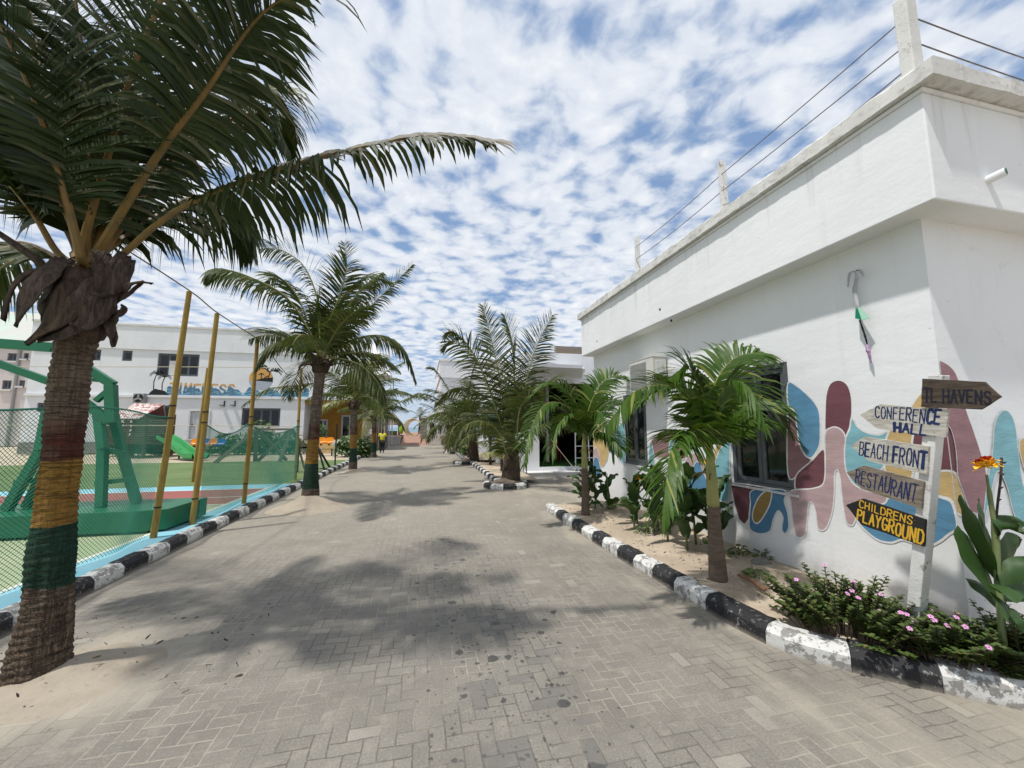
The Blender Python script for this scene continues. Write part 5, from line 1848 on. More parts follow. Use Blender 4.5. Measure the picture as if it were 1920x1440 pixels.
def drape2(u, h):
    y = 8.36 + u
    f = h / 2.0
    t_ = u / 6.1
    top = 1.80 - 0.22 * math.sin(math.pi * min(1, u / 1.95)) - (0.24 * math.sin(math.pi * (u - 1.95) / 4.15) if u > 1.95 else 0)
    x = -3.98 - .12 * t_ + .05 * math.sin(u * 2.1 + h * 2) * (1 - f)
    return V((x, y, 0.03 + top * f))


net_panel(drape1, 4.25, 2.0, .047, 'mesh_net', M['net_green'], .0030)
net_panel(drape2, 6.1, 2.0, .050, 'mesh_net', M['net_green'], .0031)
mb = MB()
pts = [atY(-60, 290, 4.6), atY(160, 420, 5.6), tops[0] + V((0, 0, .02)), tops[1] + V((0, 0, .02)), tops[2] + V((0, 0, .02))]
pts = catmull(pts, 30)
pts += [tops[2].lerp(tops[3], f) + V((0, 0, -.9 * math.sin(math.pi * f) * f * .9)) for f in (.2, .4, .6, .75, .88, 1)]
mb.tube(pts, .011, 5)
mb.build('top_cable', M['cable'], net)
mb = MB()
p, q = atY(628, 872, 18.2), atY(630, 795, 18.2)
p.z = 0
bp_ = thing('thin_black_post', 'thin black post standing by the kerb beside the small goal', 'post', (p.x, p.y, 0))
mb.tube([p, V((p.x, p.y, 1.9))], .03, 7)
mb.build('post', M['black'], bp_)
# straight pale cords across the court with the pole behind
co = thing('rope_line', 'two straight pale cords stretched across the court to a far yellow pole', 'rope', (-7, 14.5, 0))
mb = MB()
for v in (688, 798):
    mb.tube([atY(566, v + 2, 14.5), atY(389, v, 14.6), atY(-120, v - 1, 14.9)], .012, 5)
mb.build('cord', M['rope'], co)
mb = MB()
p = atY(389, 690, 14.6)
mb.tube([(p.x - .15, 14.62, 0), (p.x, 14.62, p.z)], .045, 8)
mb.build('pole', M['pole_yellow'], co)

# ================================================================== PLAYGROUND
YH = 27.0
ph = thing('log_playhouse', 'wooden log playhouse on stilts with flaking red gable roof', 'playhouse', (-15.5, YH, 0))
h_ = lambda u, v, Y=YH: atY(u, v, Y)
r0, r1 = h_(229, 755), h_(284, 755)
e0, e1 = h_(213, 784), h_(266, 784)
bk = h_(294, 784, YH + 1.6)
mb = MB()
D_ = 1.5
A = [V((e0.x, YH - .2, e0.z)), V((e1.x, YH - .2, e1.z)), V((r1.x, YH + D_ / 2 + .4, r1.z)), V((r0.x - .1, YH + D_ / 2 + .4, r1.z))]
Bk = [V((e0.x + .6, YH + D_ + 1, e0.z)), V((bk.x, YH + D_ + 1, e1.z))]
for a in (0, 1):
    q = [A[0], A[1], A[2], A[3]] if a == 0 else [A[3], A[2], Bk[1], Bk[0]]
    mb.add(q + [p - V((0, 0, .06)) for p in q], [(0, 1, 2, 3), (7, 6, 5, 4), (0, 4, 5, 1), (1, 5, 6, 2), (2, 6, 7, 3), (3, 7, 4, 0)], 0)
rf = mb.build('roof', M['red_roof'], ph)
mb = MB()
mb.add([A[1] + V((-.05, 0, -.07)), Bk[1] + V((-.05, 0, -.07)), A[2] + V((-.05, 0, -.07))], [(0, 1, 2)])
mb.build('gable', M['red_dark'], ph)
xw0, xw1 = e0.x - .2, e1.x + .25
mb = MB()
for k in range(12):
    z = .95 + k * .125
    if k in (3, 5, 7, 9):
        for (a, b) in ((0, .22), (.40, .55), (.68, 1)):
            mb.tube([(xw0 + (xw1 - xw0) * a, YH, z), (xw0 + (xw1 - xw0) * b, YH, z)], .058, 7)
    else:
        mb.tube([(xw0, YH, z), (xw1, YH, z)], .064, 7)
    mb.tube([(xw1, YH, z), (xw1 + .3, YH + 1.9, z)], .06, 7)
mb.build('log_wall', M['log'], ph)
for (a, b) in ((xw0, YH), (xw1, YH), (xw0, YH + 2), (xw1 + .3, YH + 2)):
    mb = MB()
    mb.tube([(a, b, 0), (a, b, 2.55)], .09, 8)
    mb.build('post', M['log'], ph)
mb = MB()
mb.box(xw0 - .1, xw1 + .4, YH - .1, YH + 2.1, .78, .86)
mb.build('deck', M['log'], ph)
sl = thing('playground_slide', 'green plastic wavy slide coming down from the log playhouse', 'slide', (-12.5, 25, 0))
pth = catmull([atY(308, 822, 26.4), atY(325, 832, 26), atY(345, 848, 25.5), atY(360, 858, 25), atY(376, 861, 24.6)], 20)
mb = MB()
sec = [(-.36, .20), (-.40, .22), (-.40, .02), (-.30, -.06), (.30, -.06), (.40, .02), (.40, .22), (.36, .20), (.27, .0), (-.27, .0)]
vs, fs = [], []
for i, p in enumerate(pth):
    d = (pth[min(i + 1, 20)] - pth[max(i - 1, 0)]).normalized()
    s_ = V((0, 0, 1)).cross(d).normalized()
    u_ = d.cross(s_)
    p = V((p.x, p.y, max(p.z, .10)))
    vs += [p + s_ * a * 1.1 + u_ * b * 1.1 for a, b in sec]
for i in range(20):
    for k in range(10):
        a, b = i * 10 + k, i * 10 + (k + 1) % 10
        fs.append((a, b, b + 10, a + 10))
mb.add(vs, fs)
so_ = mb.build('chute', M['slide'], sl, smooth=False)
fix_normals(so_)
mb = MB()
mb.tube([(pth[8].x, pth[8].y, 0), (pth[8].x, pth[8].y, pth[8].z)], .05, 8)
mb.build('support_leg', M['log'], sl)

sw = thing('timber_swing_frame', 'grey timber swing frame with slanting legs behind the green net', 'swing frame', (-8.5, 22.5, 0))
top1, top2 = atY(481, 805, 22.5), atY(547, 805, 22.5)
for (uf, tpp, dy) in ((412, top1, -.5), (474, top1, .3), (530, top1, .6), (478, top2, .3), (528, top2, -.3), (580, top2, .5)):
    mb = MB()
    f_ = atY(uf, 865, 22.5)
    mb.beam((f_.x, 22.5 + dy, 0), tpp, .15, .15, up=(0, 1, 0))
    mb.build('leg', M['timber'], sw)
mb = MB()
mb.beam(top1, top2, .10, .10, up=(0, 1, 0))
mb.build('top_beam', M['timber'], sw)


def seat_row(us, v0, Y, cols, labs):
    first = {}
    for k, (u, c) in enumerate(zip(us, cols)):
        p = atY(u, v0, Y)
        p.y = Y
        lab = labs[k]
        t_ = thing('stadium_seat', lab, 'seat', (p.x, Y, p.z), 'bucket seats along the playground edge')
        mb = MB()
        W_ = .24
        vs, fs = [], []
        prof = [(-.30, .02), (-.27, -.03), (-.1, -.05), (.1, -.03), (.17, .06), (.2, .22), (.21, .34), (.235, .34), (.225, .2), (.2, .0), (.1, -.08), (-.28, -.08)]
        for i in range(7):
            f = -1 + i / 3
            edge = 1 - .35 * f ** 4
            for (a, b) in prof:
                vs.append((p.x + f * W_, Y + a, p.z + (b * edge if b > .1 else b) + .05 * f ** 4))
        n = len(prof)
        for i in range(6):
            for q in range(n):
                a, b = i * n + q, i * n + (q + 1) % n
                fs.append((a, b, b + n, a + n))
        fs += [tuple(range(n)), tuple(6 * n + q for q in range(n))]
        mb.add(vs, fs)
        o = mb.build('shell', M[c], t_, smooth=False)
        fix_normals(o)
        mb = MB()
        mb.box(p.x - .05, p.x + .05, Y - .05, Y + .1, p.z - .18, p.z - .08)
        mb.build('bracket', M['black'], t_)


seat_row([364, 383, 396, 412], 833, 27.5, ['orange', 'glassblue', 'orange', 'glassblue'],
         ['orange bucket seat beside the slide, nearest the grey-white door', 'blue bucket seat between the two orange seats beyond the net', 'orange bucket seat between the two blue seats beyond the net', 'blue bucket seat at the end of its row nearest the swing frame'])
seat_row([590, 602, 617], 830, 27.0, ['glassblue', 'orange', 'orange'],
         ['blue bucket seat partly behind the second painted palm', 'orange bucket seat between a blue one and another orange one', 'orange bucket seat nearest the ochre porch doors'])
for (ua, ub, Y, lab) in ((352, 424, 27.5, 'dark bench frame under the four bucket seats beyond the net'), (584, 626, 27.0, 'dark bench frame under the three bucket seats by the porch')):
    p, q = atY(ua, 838, Y), atY(ub, 838, Y)
    t_ = thing('seat_bench', lab, 'bench', ((p.x + q.x) / 2, Y, 0))
    mb = MB()
    mb.box(p.x, q.x, Y - .15, Y + .15, .36, q.z - .12)
    mb.build('panel', M['black'], t_)
    mb = MB()
    for x_ in (p.x + .1, q.x - .1):
        mb.beam((x_, Y, -.04), (x_, Y, .4), .08)
    mb.build('leg', M['black'], t_)
# small goal
go = thing('small_goal', 'small black-framed football goal with net by the left kerb', 'goal', (-4.4, 17.3, 0))
mb = MB()
gx0, gx1, gy0, gy1 = -4.75, -3.75, 16.9, 17.9
for (a, b) in (((gx0, gy0, 0), (gx0, gy0, .95)), ((gx0 + .15, gy0, .95), (gx1 - .3, gy0, .95)), ((gx1 - .3, gy0, .95), (gx1, gy0, 0)), ((gx0, gy0, .95), (gx0, gy1, 0)), ((gx1 - .3, gy0, .95), (gx1, gy1, 0)), ((gx0, gy1, 0.02), (gx1, gy1, 0.02)), ((gx0, gy0, .95), (gx1 - .3, gy0, .95))):
    mb.beam(a, b, .06)
mb.build('frame', M['black'], go)
net_panel(lambda u, h: V((gx0 + u * .95, gy0 + .02 + h * .02, h * .98)), .9, .93, .09, 'mesh_net', M['white_frame'], .004, go)


# ================================================================== PALMS
def leaf_strip(mb, p, d, W, L, w, g, mi, nseg=3, fold=0.0, rnd=None):
    """one leaflet : a tapering strip that bends under its weight"""
    prof = (.55, 1.0, .78, .0) if nseg == 3 else (.5, 1.0, .95, .6, .0)
    vs, fs = [], []
    q, dd = V(p), V(d)
    st = L / nseg
    for i in range(nseg + 1):
        if i < nseg:
            ww = W * (w * prof[i] / 2)
            vs += [q + ww, q - ww]
        else:
            vs.append(q)
        dd = (dd + V((0, 0, -g * (i + 1) / nseg))).normalized()
        W = (W - dd * W.dot(dd))
        if W.length < 1e-4:
            W = dd.orthogonal()
        W.normalize()
        q = q + dd * st
    for i in range(nseg - 1):
        fs.append((2 * i, 2 * i + 1, 2 * i + 3, 2 * i + 2))
    k = 2 * (nseg - 1)
    fs.append((k, k + 1, k + 2))
    mb.add(vs, fs, mi)


def frond(path, n_leaf=70, leaf_len=.7, leaf_w=.036, grav=.35, r0=.035, start=.16, lift=.15, seed=0, phi0=20, phi1=56, ragged=.2, tip_len=.25, vee=0.0, nseg=3, miss=0.04, roll=0.0, bare=None):
    """one pinnate frond as a mesh builder : slot 0 leaflets, slot 1 stem"""
    rnd = random.Random(seed)
    mb = MB()
    N = 22
    P = catmull(path, N)
    mb.tube(P, [r0 * (1 - .88 * (i / N)) * (1.6 if i < 2 else 1) for i in range(N + 1)], 6, 1, flat=.75)
    Ltot = sum((b - a).length for a, b in zip(P, P[1:]))

    def at(s_):
        x_ = s_ * N
        i = min(int(x_), N - 1)
        return P[i].lerp(P[i + 1], x_ - i), (P[min(i + 2, N)] - P[max(i - 1, 0)]).normalized()
    for side in (-1, 1):
        for k in range(n_leaf):
            s_ = start + (1 - start) * (k + rnd.uniform(-.25, .25)) / n_leaf
            s_ = min(max(s_, 0), .999)
            if rnd.random() < miss:
                continue
            p, T = at(s_)
            S = T.cross(V((0, 0, 1)))
            if S.length < .05:
                S = V((1, 0, 0))
            S.normalize()
            if roll:
                S = Matrix.Rotation(R(roll), 3, T) @ S
            Nn = S.cross(T).normalized()
            f = (s_ - start) / (1 - start)
            ln = leaf_len * (min(1, .45 + 3.2 * f) if f < .2 else 1) * (1 - (1 - tip_len) * max(0, (f - .45) / .55) ** 1.5) * rnd.uniform(1 - ragged, 1 + ragged * .6)
            if bare and s_ > bare[0]:
                if rnd.random() < bare[2]:
                    continue
                ln *= bare[1] * rnd.uniform(.5, 1.4)
            ph = R(phi0 + (phi1 - phi0) * f + rnd.uniform(-8, 8))
            lf = lift + vee + rnd.uniform(-.08, .08)
            d = (S * (side * math.cos(ph)) + T * math.sin(ph) + Nn * lf).normalized()
            W = (T * .8 + Nn * .45 * 1).normalized()
            W = (W - d * W.dot(d)).normalized()
            leaf_strip(mb, p, d, W, ln, leaf_w * rnd.uniform(.8, 1.15) * (1 - .4 * f), grav * rnd.uniform(.7, 1.3), 0, nseg)
    return mb


def arch_path(base, az, el, L, droop, n=7, side=0.0, power=1.4):
    """path that leaves at elevation el and bows down by droop degrees"""
    pts, p = [V(base)], V(base)
    for i in range(n):
        f = (i + .5) / n
        e = R(el - droop * f ** power)
        a = R(az + side * f)
        p = p + V((math.cos(e) * math.sin(a), math.cos(e) * math.cos(a), math.sin(e))) * (L / n)
        pts.append(p)
    return pts


def trunk_mb(pts, radii, n=36, m=90, ridge=.012, ring=.06, seed=0, flare=0.0):
    mb = MB()
    P = catmull(pts, m)
    vs, fs = [], []
    for i, p in enumerate(P):
        f = i / m
        x_ = f * (len(radii) - 1)
        k = min(int(x_), len(radii) - 2)
        r_ = radii[k] + (radii[k + 1] - radii[k]) * (x_ - k)
        zz_ = p.z
        for q in range(n):
            a = 2 * math.pi * q / n
            c, s_ = math.cos(a), math.sin(a)
            rg_ = ridge * (abs(((zz_ + .02 * math.sin(a * 2 + seed) + .012 * mnoise.noise(V((c, s_, zz_ * 4))))) / ring % 1 - .5) * 2 - .5)
            nn = ridge * 1.3 * mnoise.noise(V((c * 2.2 + seed, s_ * 2.2, zz_ * 3))) + ridge * .8 * mnoise.noise(V((c * 9, s_ * 9 + seed, zz_ * 2)))
            rr = r_ + rg_ + nn
            vs.append(p + V((c * rr, s_ * rr, 0)))
    for i in range(m):
        for q in range(n):
            a, b = i * n + q, i * n + (q + 1) % n
            fs.append((a, b, b + n, a + n))
    fs.append(tuple(m * n + q for q in range(n)))
    mb.add(vs, fs)
    return mb


def sheath_mb(base, az, el, L, w, droop, seed=0, notch=False):
    """dry, split leaf base : broad curved blade narrowing to ragged points"""
    rnd = random.Random(seed)
    mb = MB()
    P = catmull(arch_path(base, az, el, L, droop, 5), 10)
    vs, fs = [], []
    for i, p in enumerate(P):
        f = i / 10
        T = (P[min(i + 1, 10)] - P[max(i - 1, 0)]).normalized()
        S = T.cross(V((0, 0, 1))).normalized()
        Nn = S.cross(T)
        wd = w * (1 - f ** 1.3) * (1 + .18 * rnd.uniform(-1, 1)) + .008
        for k in range(5):
            g = -1 + k / 2
            vs.append(p + S * g * wd / 2 + Nn * (-.28 * wd * g * g + .01 * rnd.uniform(-1, 1)))
    for i in range(10):
        for k in range(4):
            a = i * 5 + k
            fs.append((a, a + 1, a + 6, a + 5))
    mb.add(vs, fs)
    return mb


def make_sheath(parent, *a, **k):
    o = sheath_mb(*a, **k).build('leaf_sheath', M['sheath'], parent, smooth=True)
    s_ = o.modifiers.new('thick', 'SOLIDIFY')
    s_.thickness = .012
    return o


def crown_husk(parent, c, r, h, seed=0):
    """bulging fibrous mass of old leaf bases under the fronds"""
    mb = MB()
    n, m = 26, 14
    vs, fs = [], []
    for i in range(m + 1):
        f = i / m
        rr = r * (.72 + .42 * math.sin(math.pi * (f * .95 + .08)))
        rr *= 1 - .55 * max(0, f - .6) / .4
        for k in range(n):
            a = 2 * math.pi * k / n
            q = rr * (1 + .05 * math.sin(17 * a + seed + 4 * f) + .16 * mnoise.noise(V((math.cos(a) * 2 + seed, math.sin(a) * 2, f * 4))) + .07 * math.sin(5 * a + seed + f * 3))
            vs.append(V(c) + V((q * math.cos(a), q * math.sin(a), h * f)))
    for i in range(m):
        for k in range(n):
            a, b = i * n + k, i * n + (k + 1) % n
            fs.append((a, b, b + n, a + n))
    fs.append(tuple(m * n + k for k in range(n)))
    fs.append(tuple(range(n - 1, -1, -1)))
    mb.add(vs, fs)
    return mb.build('fibre_husk', M['fibre'], parent, smooth=True)


# ---- palm 1 : the big one at the left edge, seen from below
p1 = thing('coconut_palm', 'big near coconut palm at the left edge with dark fronds overhead and painted trunk bands', 'palm tree', (-2.62, 3.62, 0.0), 'coconut palms along the street')
trunk_mb([(-2.60, 3.61, -.05), (-2.60, 3.61, .5), (-2.62, 3.61, 1.2), (-2.63, 3.61, 1.9), (-2.62, 3.61, 2.55)],
         [.172, .152, .132, .118, .110, .105, .102, .102, .105, .12], 48, 170, .013, .05, 1).build('trunk', M['trunk_near'], p1, smooth=True)
HT = V((-2.62, 3.62, 2.95))
crown_husk(p1, (-2.62, 3.61, 2.44), .175, .62, 2)
A3 = lambda L: [atY(u, v, y) for u, v, y in L]
HERO = [
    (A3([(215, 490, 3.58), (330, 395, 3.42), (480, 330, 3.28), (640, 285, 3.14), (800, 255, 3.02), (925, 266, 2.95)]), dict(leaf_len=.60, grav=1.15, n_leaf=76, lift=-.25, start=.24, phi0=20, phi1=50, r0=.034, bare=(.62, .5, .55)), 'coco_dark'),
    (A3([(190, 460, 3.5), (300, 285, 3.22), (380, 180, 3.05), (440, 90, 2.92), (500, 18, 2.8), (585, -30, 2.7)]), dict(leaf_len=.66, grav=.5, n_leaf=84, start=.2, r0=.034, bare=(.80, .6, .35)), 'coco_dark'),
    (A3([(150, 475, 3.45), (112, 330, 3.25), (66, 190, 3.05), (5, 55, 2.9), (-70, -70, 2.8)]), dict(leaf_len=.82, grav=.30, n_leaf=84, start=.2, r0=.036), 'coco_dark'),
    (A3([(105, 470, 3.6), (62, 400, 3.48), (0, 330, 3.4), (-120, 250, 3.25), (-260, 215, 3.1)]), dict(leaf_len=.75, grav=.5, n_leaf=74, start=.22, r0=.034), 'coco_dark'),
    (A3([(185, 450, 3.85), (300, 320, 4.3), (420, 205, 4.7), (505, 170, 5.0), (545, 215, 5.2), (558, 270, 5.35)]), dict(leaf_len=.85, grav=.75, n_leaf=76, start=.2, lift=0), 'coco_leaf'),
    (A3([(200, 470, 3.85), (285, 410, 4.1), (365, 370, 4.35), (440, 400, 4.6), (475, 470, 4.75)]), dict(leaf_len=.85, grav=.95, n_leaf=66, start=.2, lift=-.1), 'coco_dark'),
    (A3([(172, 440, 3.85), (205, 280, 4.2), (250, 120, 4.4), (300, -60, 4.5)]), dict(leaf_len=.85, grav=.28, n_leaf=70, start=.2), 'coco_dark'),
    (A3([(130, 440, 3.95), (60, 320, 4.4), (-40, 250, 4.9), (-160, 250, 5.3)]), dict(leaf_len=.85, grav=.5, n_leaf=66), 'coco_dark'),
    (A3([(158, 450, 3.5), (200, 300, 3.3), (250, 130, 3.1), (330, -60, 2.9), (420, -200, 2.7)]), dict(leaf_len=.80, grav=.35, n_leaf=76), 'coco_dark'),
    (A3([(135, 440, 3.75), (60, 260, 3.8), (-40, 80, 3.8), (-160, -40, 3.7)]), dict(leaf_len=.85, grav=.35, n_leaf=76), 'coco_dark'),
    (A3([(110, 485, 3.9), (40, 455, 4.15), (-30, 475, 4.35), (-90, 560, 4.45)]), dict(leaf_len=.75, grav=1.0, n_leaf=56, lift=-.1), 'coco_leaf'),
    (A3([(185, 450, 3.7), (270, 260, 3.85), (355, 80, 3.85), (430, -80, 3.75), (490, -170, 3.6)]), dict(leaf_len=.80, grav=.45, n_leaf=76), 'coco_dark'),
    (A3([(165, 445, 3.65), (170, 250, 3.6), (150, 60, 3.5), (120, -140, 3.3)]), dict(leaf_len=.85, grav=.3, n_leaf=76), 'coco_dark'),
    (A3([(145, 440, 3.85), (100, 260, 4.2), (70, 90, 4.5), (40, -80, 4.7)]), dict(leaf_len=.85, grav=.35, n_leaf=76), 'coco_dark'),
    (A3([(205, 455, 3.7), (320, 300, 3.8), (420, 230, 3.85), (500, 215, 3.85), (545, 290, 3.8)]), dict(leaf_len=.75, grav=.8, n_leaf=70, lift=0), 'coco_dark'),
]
for k, (pth, kw, mt) in enumerate(HERO):
    pth = [HT.lerp(pth[0], .35)] + pth
    kw = dict(kw, start=kw.get('start', .2) + (.14 if k < 4 else .06), n_leaf=int(kw['n_leaf'] * 1.35), leaf_w=.044, leaf_len=kw['leaf_len'] * (.92 if k in (1, 4, 8, 11, 14) else 1.04), miss=.02)
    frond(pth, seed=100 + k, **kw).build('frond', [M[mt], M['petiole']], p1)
# folded grey broken tip and dry curled leaflets on top of the two right-hand fronds
for k, (a, b) in enumerate(((0, .42), (1, .62))):
    P = catmull(HERO[k][0], 40)
    mb = MB()
    rnd = random.Random(k)
    for i in range(int(40 * a if a else 14), 40):
        for _ in range(3):
            p = P[i].lerp(P[min(i + 1, 40)], rnd.random())
            T = (P[min(i + 1, 40)] - P[i]).normalized() if i < 40 else T
            d = (T + V((0, 0, rnd.uniform(-.05, .14))) + V((rnd.uniform(-.2, .2), rnd.uniform(-.3, .3), 0))).normalized()
            if k == 1 and i < 27:
                continue
            leaf_strip(mb, p + V((0, 0, .015)), d, d.cross(V((.2, -.9, .3))).normalized(), rnd.uniform(.12, .30), .036, .35, 0)
    mb.build('dry_leaflets', M['coco_dry'], p1)
mb = MB()
rnd = random.Random(77)
for (a_, b_, c_, L_, w_) in ((490, 25, 2.82, .55, .030), (478, 45, 2.84, .62, .034), (462, 62, 2.86, .50, .026), (500, 15, 2.8, .40, .024), (455, 75, 2.88, .62, .03), (585, -22, 2.7, .48, .034), (560, -12, 2.72, .30, .026), (640, -8, 2.7, .22, .02), (470, 50, 2.85, .7, .02)):
    p = atY(a_, b_, c_)
    d = V((rnd.uniform(.3, .9), rnd.uniform(-.2, .3), rnd.uniform(-.5, .1))).normalized()
    leaf_strip(mb, p, d, d.cross(V((.2, -.8, .4))).normalized(), L_, w_, .55, 0, 4)
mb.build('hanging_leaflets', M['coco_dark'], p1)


def blade(parent, pts, wds, axis, mat='sheath', seed=0):
    """broad dry leaf-base flap lying off the trunk, torn edges, narrowing to a point"""
    rnd = random.Random(seed)
    N = 14
    P = catmull(pts, N)
    mb = MB()
    vs, fs = [], []
    for i, p in enumerate(P):
        f = i / N
        x_ = f * (len(wds) - 1)
        k = min(int(x_), len(wds) - 2)
        wd = (wds[k] + (wds[k + 1] - wds[k]) * (x_ - k)) * rnd.uniform(.88, 1.1)
        T = (P[min(i + 1, N)] - P[max(i - 1, 0)]).normalized()
        rad = V((p.x - axis[0], p.y - axis[1], .25)).normalized()
        S = T.cross(rad).normalized()
        for q in range(7):
            g = -1 + q / 3
            vs.append(p + S * (g * wd / 2) + rad * (-.10 * wd * g * g + .012 * math.sin(g * 9 + f * 5 + seed)))
    for i in range(N):
        for q in range(6):
            a_ = i * 7 + q
            fs.append((a_, a_ + 1, a_ + 8, a_ + 7))
    mb.add(vs, fs)
    o = mb.build('leaf_sheath', M[mat], parent, smooth=True)
    o.modifiers.new('thick', 'SOLIDIFY').thickness = .009
    return o


BL = [([(165, 505, 3.42), (140, 550, 3.33), (98, 598, 3.28), (48, 645, 3.30)], [.20, .26, .16, .01]), ([(205, 525, 3.40), (170, 570, 3.33), (120, 612, 3.31), (70, 640, 3.33)], [.18, .26, .20, .02]),
      ([(118, 482, 3.42), (76, 515, 3.30), (44, 565, 3.26), (27, 612, 3.28)], [.14, .20, .13, .008]), ([(90, 500, 3.44), (48, 512, 3.36), (16, 545, 3.33), (4, 600, 3.33)], [.10, .13, .09, .006]),
      ([(240, 478, 3.52), (222, 515, 3.40), (190, 542, 3.35), (160, 545, 3.35)], [.12, .17, .12, .02]), ([(208, 560, 3.45), (238, 536, 3.42), (262, 528, 3.40), (285, 531, 3.40)], [.07, .05, .03, .005]),
      ([(205, 572, 3.46), (232, 556, 3.43), (250, 545, 3.42), (268, 528, 3.41)], [.05, .04, .025, .004]), ([(200, 585, 3.44), (208, 610, 3.42), (212, 632, 3.42), (213, 650, 3.43)], [.09, .08, .05, .006]),
      ([(190, 600, 3.44), (218, 590, 3.43), (232, 580, 3.42), (228, 570, 3.42)], [.06, .05, .03, .004]), ([(140, 575, 3.40), (165, 600, 3.36), (172, 625, 3.37), (165, 645, 3.40)], [.16, .20, .14, .03]),
      ([(190, 470, 3.44), (200, 505, 3.37), (195, 540, 3.35), (180, 560, 3.36)], [.10, .14, .10, .02]), ([(120, 545, 3.40), (95, 570, 3.36), (85, 600, 3.36), (90, 620, 3.38)], [.12, .14, .08, .01])]
for k, (pt_, wd_) in enumerate(BL):
    blade(p1, A3(pt_), wd_, (-2.62, 3.61), 'sheath' if k % 3 else 'fibre', k)
mb = MB()
mb.tube(A3([(118, 530, 3.55), (60, 480, 3.5), (-10, 432, 3.4)]), [.05, .045, .03], 8, flat=.6)
mb.build('dead_frond_stub', M['sheath'], p1, smooth=True)


def coco_palm(label, base, trunk_top, L, nfr, seed, tr_mat, rads, leaf='coco_leaf', leaf_len=.62, el0=84, el1=-18, d0=55, d1=85, heroes=(), n_leaf=56, husk=.17, leaf_w=.043, yellow=0, sheaths=6, group='coconut palms along the street', stem='petiole_g', bend=(0, 0), rotaz=0.0, ridge=.011):
    b, t_ = V(base), V(trunk_top)
    root = thing('coconut_palm', label, 'palm tree', (b.x, b.y, b.z), group)
    mid = (b + t_) / 2 + V((bend[0], bend[1], 0))
    trunk_mb([b - V((0, 0, .1)), b.lerp(mid, .5) + V((bend[0] * .25, 0, 0)), mid, mid.lerp(t_, .5), t_], rads, 24, max(24, int((t_.z - b.z) * 34)), ridge, .07, seed).build('trunk', M[tr_mat], root, smooth=True)
    crown_husk(root, t_ - V((0, 0, .12)), husk, .5, seed)
    hrt = t_ + V((0, 0, .22))
    rnd = random.Random(seed)
    for k, (pth, kw) in enumerate(heroes):
        kw = dict(dict(leaf_len=leaf_len, n_leaf=n_leaf, seed=seed * 10 + k, leaf_w=leaf_w), **kw)
        kw['leaf_len'] *= 1.15
        kw['n_leaf'] = int(kw['n_leaf'] * 1.25)
        mt = kw.pop('mat', leaf)
        frond([hrt] + pth, **kw).build('frond', [M[mt], M[stem]], root)
    for k in range(nfr):
        f = (k + .5) / nfr
        az = k * 137.5 + rotaz + rnd.uniform(-14, 14)
        el = el0 + (el1 - el0) * f ** .9 + rnd.uniform(-6, 6)
        dr_ = d0 + (d1 - d0) * f + rnd.uniform(-10, 10)
        ll = L * rnd.uniform(.86, 1.08) * (1 - .12 * f)
        o = V((math.sin(R(az)), math.cos(R(az)), 0)) * .07
        kw = dict(leaf_len=leaf_len * rnd.uniform(.9, 1.1), n_leaf=n_leaf, grav=.3 + .5 * f, seed=seed * 1000 + k, leaf_w=leaf_w, r0=.03, roll=rnd.uniform(-45, 45) * (1 - .5 * f), lift=.2 - .3 * f)
        mt = 'coco_yel' if (yellow and k >= nfr - yellow) else leaf
        frond(arch_path(hrt + o, az, el, ll, dr_, 7, rnd.uniform(-12, 12)), **kw).build('frond', [M[mt], M[stem]], root)
    for k in range(sheaths):
        az = k * 360 / max(1, sheaths) + seed * 20
        make_sheath(root, t_ + V((math.sin(R(az)) * husk * .7, math.cos(R(az)) * husk * .7, .08)), az, rnd.uniform(10, 50), rnd.uniform(.35, .6), .17, rnd.uniform(50, 130), seed + k)
    return root


B3 = lambda Y, L: [atY(u, v, Y + dy) for u, v, dy in L]
# ---- palm 2
Y2 = 9.62
her2 = [
    (B3(Y2, [(590, 640, 0), (540, 560, -.1), (470, 520, -.2), (415, 505, -.3), (385, 520, -.35)]), dict(leaf_len=.7, grav=.9, lift=-.05)),
    (B3(Y2, [(600, 620, 0), (595, 560, .1), (570, 500, .15), (530, 470, .2), (490, 465, .25)]), dict(roll=45, leaf_len=.7, grav=.4)),
    (B3(Y2, [(610, 620, 0), (635, 560, 0), (650, 500, .1), (645, 455, .1)]), dict(roll=70, leaf_len=.6, grav=.2)),
    (B3(Y2, [(620, 640, -.1), (650, 580, -.3), (680, 540, -.4), (715, 512, -.5)]), dict(leaf_len=.55, grav=.9, lift=-.1)),
    (B3(Y2, [(625, 650, .1), (680, 590, .2), (730, 540, .3), (775, 495, .35)]), dict(roll=-35, leaf_len=.5, grav=.35)),
    (B3(Y2, [(620, 660, 0), (665, 635, .1), (720, 630, .3), (760, 660, .4), (780, 715, .45)]), dict(leaf_len=.6, grav=.9, lift=0)),
    (B3(Y2, [(585, 665, 0), (550, 640, -.1), (510, 650, -.2), (480, 690, -.25)]), dict(leaf_len=.6, grav=.9)),
    (B3(Y2, [(590, 650, .2), (560, 560, .5), (520, 520, .8), (480, 540, 1.0)]), dict(leaf_len=.65, grav=.5)),
    (B3(Y2, [(610, 640, .2), (640, 560, .5), (690, 520, .8), (735, 530, 1.0)]), dict(leaf_len=.65, grav=.5)),
]
coco_palm('second coconut palm on the left, painted yellow and green, in a pale sand heap', (-2.41, Y2, .12), atY(601, 690, Y2), 2.3, 7, 21, 'trunk_row',
          [.205, .165, .135, .12, .112, .108, .105, .105, .12], 'coco_leaf', .7, 80, -10, 60, 80, her2, 76, .17, bend=(-.03, 0), sheaths=8)
